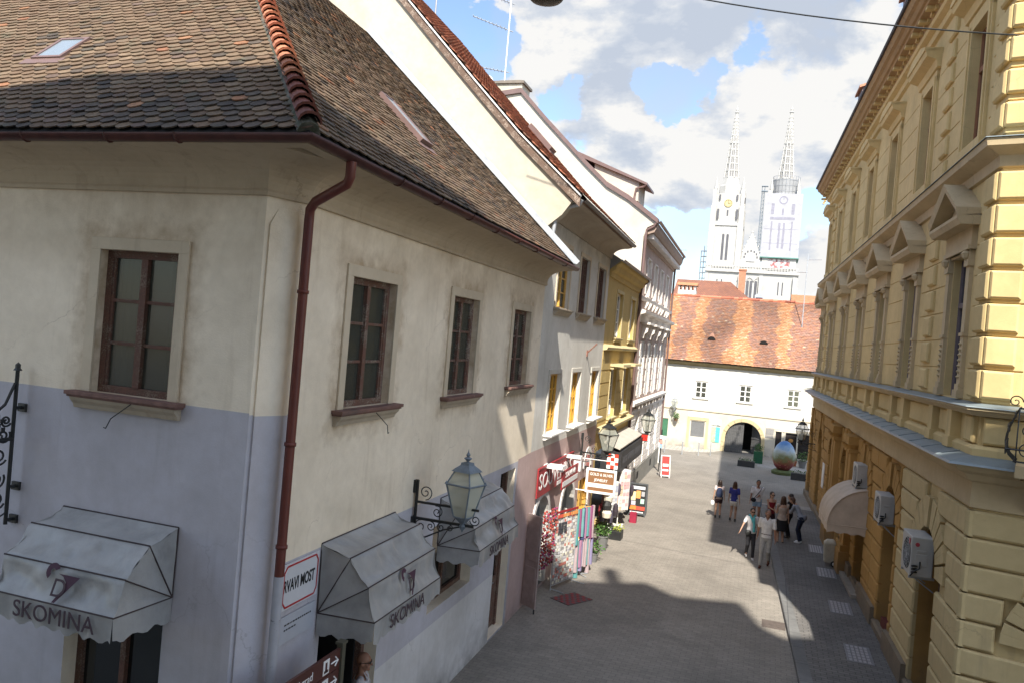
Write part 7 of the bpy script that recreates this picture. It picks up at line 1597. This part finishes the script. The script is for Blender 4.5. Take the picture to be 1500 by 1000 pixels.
    loft(t, [((0, up(q)*s, q*s), g(rx+.016), g(ry+.016)) for q, rx, ry in [(zb, .165, .125)]+[z_ for z_ in sec if z_[0] > .95 and z_[0] < lo]])
    if sleeve > 0:
        for sh_, e_, w_ in ((sL, eL, wL), (sR, eR, wR)):
            if sleeve <= 1: cap(t, sh_+P(0, 0, .004), sh_.lerp(e_, sleeve), g(.064), g(.06))
            else: cap(t, sh_, e_, g(.062), g(.05)); cap(t, e_, e_.lerp(w_, sleeve-1), g(.05), g(.038))
        cap(t, sL, sR, g(.05), g(.05))
    to = solid(t, 'shirt', topm, a, vox*min(s, 1), 4)
    if not fem and top == 'collar':
        m = MB()
        for q in (-1, 1): m.prism([P(q*.01, up(1.5)+.085, 1.42), P(q*.065, up(1.5)+.045, 1.52), P(q*.085, up(1.5)+.08, 1.43)], [P(q*.01, up(1.5)+.1, 1.42), P(q*.07, up(1.5)+.03, 1.535), P(q*.09, up(1.5)+.095, 1.43)])
        m.tube([P(0, up(1.4)+.118, 1.4), P(0, up(1.1)+.118, 1.0)], g(.006), 4); m.build('collar', topm, to)
    t = MB()
    if bottom in ('trousers', 'shorts'):
        loft(t, [((0, 0, .80*s), g(.155), g(.115)), ((0, 0, .93*s), g(.176), g(.132)), ((0, up(1.04)*s, 1.03*s), g(.158), g(.118))])
        for hp, k_, f_ in ((hipL, kL, fL), (hipR, kR, fR)):
            if bottom == 'trousers': cap(t, hp, k_, g(.104), g(.072)); cap(t, k_, f_+P(0, -.01, .03), g(.072), g(.055))
            else: cap(t, hp, hp.lerp(k_, .42), g(.108), g(.09))
    else:
        loft(t, [((0, 0, .52*s), g(.21), g(.17)), ((0, 0, .7*s), g(.2), g(.155)), ((0, 0, .92*s), g(.18), g(.135)), ((0, up(1.08)*s, 1.08*s), g(.14), g(.11))])
    bo_ = solid(t, bottom, botm, a, vox*min(s, 1), 3)
    for f_ in (fL, fR): t = MB(); cap(t, f_+P(0, -.035, -.035), f_+P(0, .15, -.045), g(.043), g(.036)); cap(t, f_+P(0, -.02, -.03), f_+P(0, -.01, .03), g(.042), g(.04)); solid(t, 'shoe', shoem or M['iron'], a, vox*min(s, 1), 2)
    if hairm:
        t = MB(); ell(t, Hd(0, -.022, .045), (g(.09), g(.10), g(.10)), 16, rz=look); ell(t, Hd(0, -.06, -.005), (g(.078), g(.06), g(.09)), 14)
        if hair == 'long':
            for i in range(7): q = (i-3)/3; cap(t, Hd(q*.07, -.05+.02*abs(q), .0), Hd(q*.10, -.075+.03*abs(q), -hl-.03*(i % 2)), g(.032), g(.022))
        if hair == 'tail': cap(t, Hd(0, -.1, .05), Hd(.0, -.14, -.16), g(.035), g(.018))
        solid(t, 'hair', hairm, body, .01, 1)
    if extra: extra(a, s, P, dict(up=up, wL=wL, wR=wR, sL=sL, sR=sR, hc=hc, Hd=Hd))
    a.location = (x, y, z); a.rotation_euler.z = head; return a
def F_(nm, c): return mat(nm, c, .85, .2, 12, bs=.3, bsc=25)
def pack(c): 
    def f(a, s, P, J):
        t = MB(); loft(t, [((0, -.17*s, 1.0*s), .13*s, .08*s), ((0, -.18*s, 1.15*s), .15*s, .1*s), ((0, -.17*s, 1.38*s), .12*s, .07*s), ((0, -.15*s, 1.43*s), .06*s, .04*s)]); solid(t, 'backpack', c, a, .014)
        t = MB()
        for q in (-1, 1): t.tube([P(q*.09, -.12, 1.45), P(q*.1, .0, 1.5), P(q*.11, .115, 1.38), P(q*.13, .08, 1.15), P(q*.12, -.1, 1.05)], .014, 6)
        t.build('straps', c, a)
    return f
def f1(a, s, P, J):
    pack(F_('navy backpack', (.02, .03, .07)))(a, s, P, J); t = MB(); w = J['wL']; ell(t, w+P(-.02, .02, -.2), (.09*s, .05*s, .13*s)); cap(t, w, w+P(-.01, .01, -.1), .012, .02); solid(t, 'plastic_bag', wlet, a, .012)
away, toward = 0.0, PI
person('woman with dark hair, navy backpack and white plastic bag, walking away, leftmost', -1.5, 33.5, 1.56, .1, stride=.1, fem=True, topm=F_('white red top', (.6, .5, .48)), sleeve=.4, bottom='shorts', botm=F_('dark shorts', (.03, .012, .015)), hair='long', hairm=hair_d, hl=.22, extra=f1, vox=.014)
person('woman in royal blue top and white shorts walking away', -.9, 33.3, 1.6, -.15, stride=-.08, fem=True, topm=F_('royal blue', (.035, .04, .22)), sleeve=.6, bottom='shorts', botm=F_('white shorts', (.66, .64, .62)), hair='long', hairm=hair_b, hl=.24, vox=.014)
def f3(a, s, P, J):
    t = MB(); t.tube([P(-.16, .0, 1.5), P(-.08, .13, 1.35), P(.08, .14, 1.12), P(.17, .1, 1.0)], .012, 6); t.build('strap', M['iron'], a); t = MB(); ell(t, P(.16, .15, .97), (.11*s, .05*s, .09*s)); solid(t, 'shoulder_bag', F_('black bag', (.02, .02, .022)), a, .014)
person('man in white t-shirt and light blue shorts with black shoulder bag', -.02, 33.6, 1.74, PI+.1, topm=F_('white tee', (.66, .64, .66)), sleeve=.65, bottom='shorts', botm=F_('light blue denim', (.25, .36, .48)), hair='short', hairm=hair_d, lh=(.02, .28, 1.12), vox=.014, extra=f3, skinm=skin2)
def f4(a, s, P, J):
    t = MB(); cap(t, P(-.05, .11, 1.48), P(-.07, .15, 1.0), .04*s, .05*s); cap(t, P(.06, .08, 1.48), P(-.03, .14, 1.3), .035*s, .04*s); cap(t, P(-.1, -.02, 1.5), P(.1, -.02, 1.5), .04*s, .04*s); solid(t, 'scarf', F_('turquoise scarf', (.10, .40, .43)), a, .012); t = MB(); ell(t, P(.12, .16, .93), (.11*s, .06*s, .1*s)); solid(t, 'hip_bag', M['iron'], a, .014)
person('woman with sunglasses, white top and turquoise scarf walking towards the camera', -.12, 27.6, 1.66, PI+.15, stride=.14, fem=True, topm=F_('white blouse', (.62, .6, .6)), sleeve=.6, botm=F_('charcoal jeans', (.03, .03, .035)), hair='short', hairm=hair_d, rh=(.42, .22, .92), glasses=True, shoem=F_('white shoe', (.6, .6, .6)), vox=.012, extra=f4)
def f5(a, s, P, J):
    t = MB(); n = 20; t.grid([[P(math.cos(2*PI*i/n)*.164, math.sin(2*PI*i/n)*.124, z_) for i in range(n)] for z_ in (.985, 1.02)], close=True); t.build('belt', mat('brown belt', (.06, .03, .02), .5, .1, 5), a)
person('tall older man in white polo shirt and light grey trousers walking towards the camera', .36, 26.8, 1.84, PI-.12, stride=-.16, top='collar', topm=F_('white polo', (.68, .66, .64)), sleeve=.75, botm=F_('stone trousers', (.36, .35, .33)), hair='short', hairm=hair_g, look=.35, shoem=F_('brown shoe', (.09, .03, .02)), vox=.012, extra=f5, skinm=skin2)
person('woman in dark red sleeveless dress with sunglasses in her hair standing at the kerb', .5, 31.6, 1.66, PI+.5, fem=True, top='strap', topm=F_('dark red dress', (.2, .012, .02)), sleeve=0, bottom='skirt', botm=F_('black red skirt', (.03, .01, .014)), hair='tail', hairm=hair_d, lh=(-.02, .3, 1.08), rh=(.04, .3, 1.1), glasses=True, vox=.014, z=.0)
person('woman in beige sleeveless top and black knee length skirt seen from behind', .88, 30.3, 1.76, .35, fem=True, top='strap', topm=F_('beige top', (.40, .32, .27)), sleeve=.1, bottom='skirt', botm=F_('black skirt', (.012, .012, .014)), hair='long', hairm=hair_b, hl=.14, lh=(-.12, .3, 1.1), vox=.013, z=.0)
person('person dressed in black mostly hidden behind the woman in the black skirt', 1.16, 31.3, 1.62, 1.2, topm=F_('black shirt', (.02, .02, .022)), sleeve=1.5, botm=F_('black trousers', (.02, .02, .022)), hair='short', hairm=hair_d, vox=.015, z=.1, rh=(.1, .35, 1.0))
def f9(a, s, P, J):
    t = MB(); ell(t, P(.05, -.12, .98), (.13*s, .07*s, .12*s)); solid(t, 'waist_bag', F_('grey cloth bag', (.2, .2, .22)), a, .014)
person('woman in striped grey top, dark jeans and white sneakers leaning forward against the palace corner', 1.55, 30.7, 1.66, 1.25, lean=.55, fem=True, topm=F_('grey striped top', (.30, .32, .36)), sleeve=1.4, botm=F_('navy jeans', (.015, .02, .04)), shoem=F_('white sneaker', (.7, .7, .7)), hair='long', hairm=hair_b, hl=.2, lh=(-.1, .62, 1.12), rh=(.1, .65, 1.14), vox=.013, z=.1, extra=f9, nod=-.5)
person('bald man with dark sunglasses and white shirt stepping out of the doorway below the awning', -5.0, 9.95, 1.86, PI*1.62, top='collar', topm=F_('white cotton shirt', (.50, .48, .50)), sleeve=.7, botm=F_('dark trousers', (.05, .05, .06)), glasses=True, skinm=skin2, vox=.009, z=.22, look=-.1)
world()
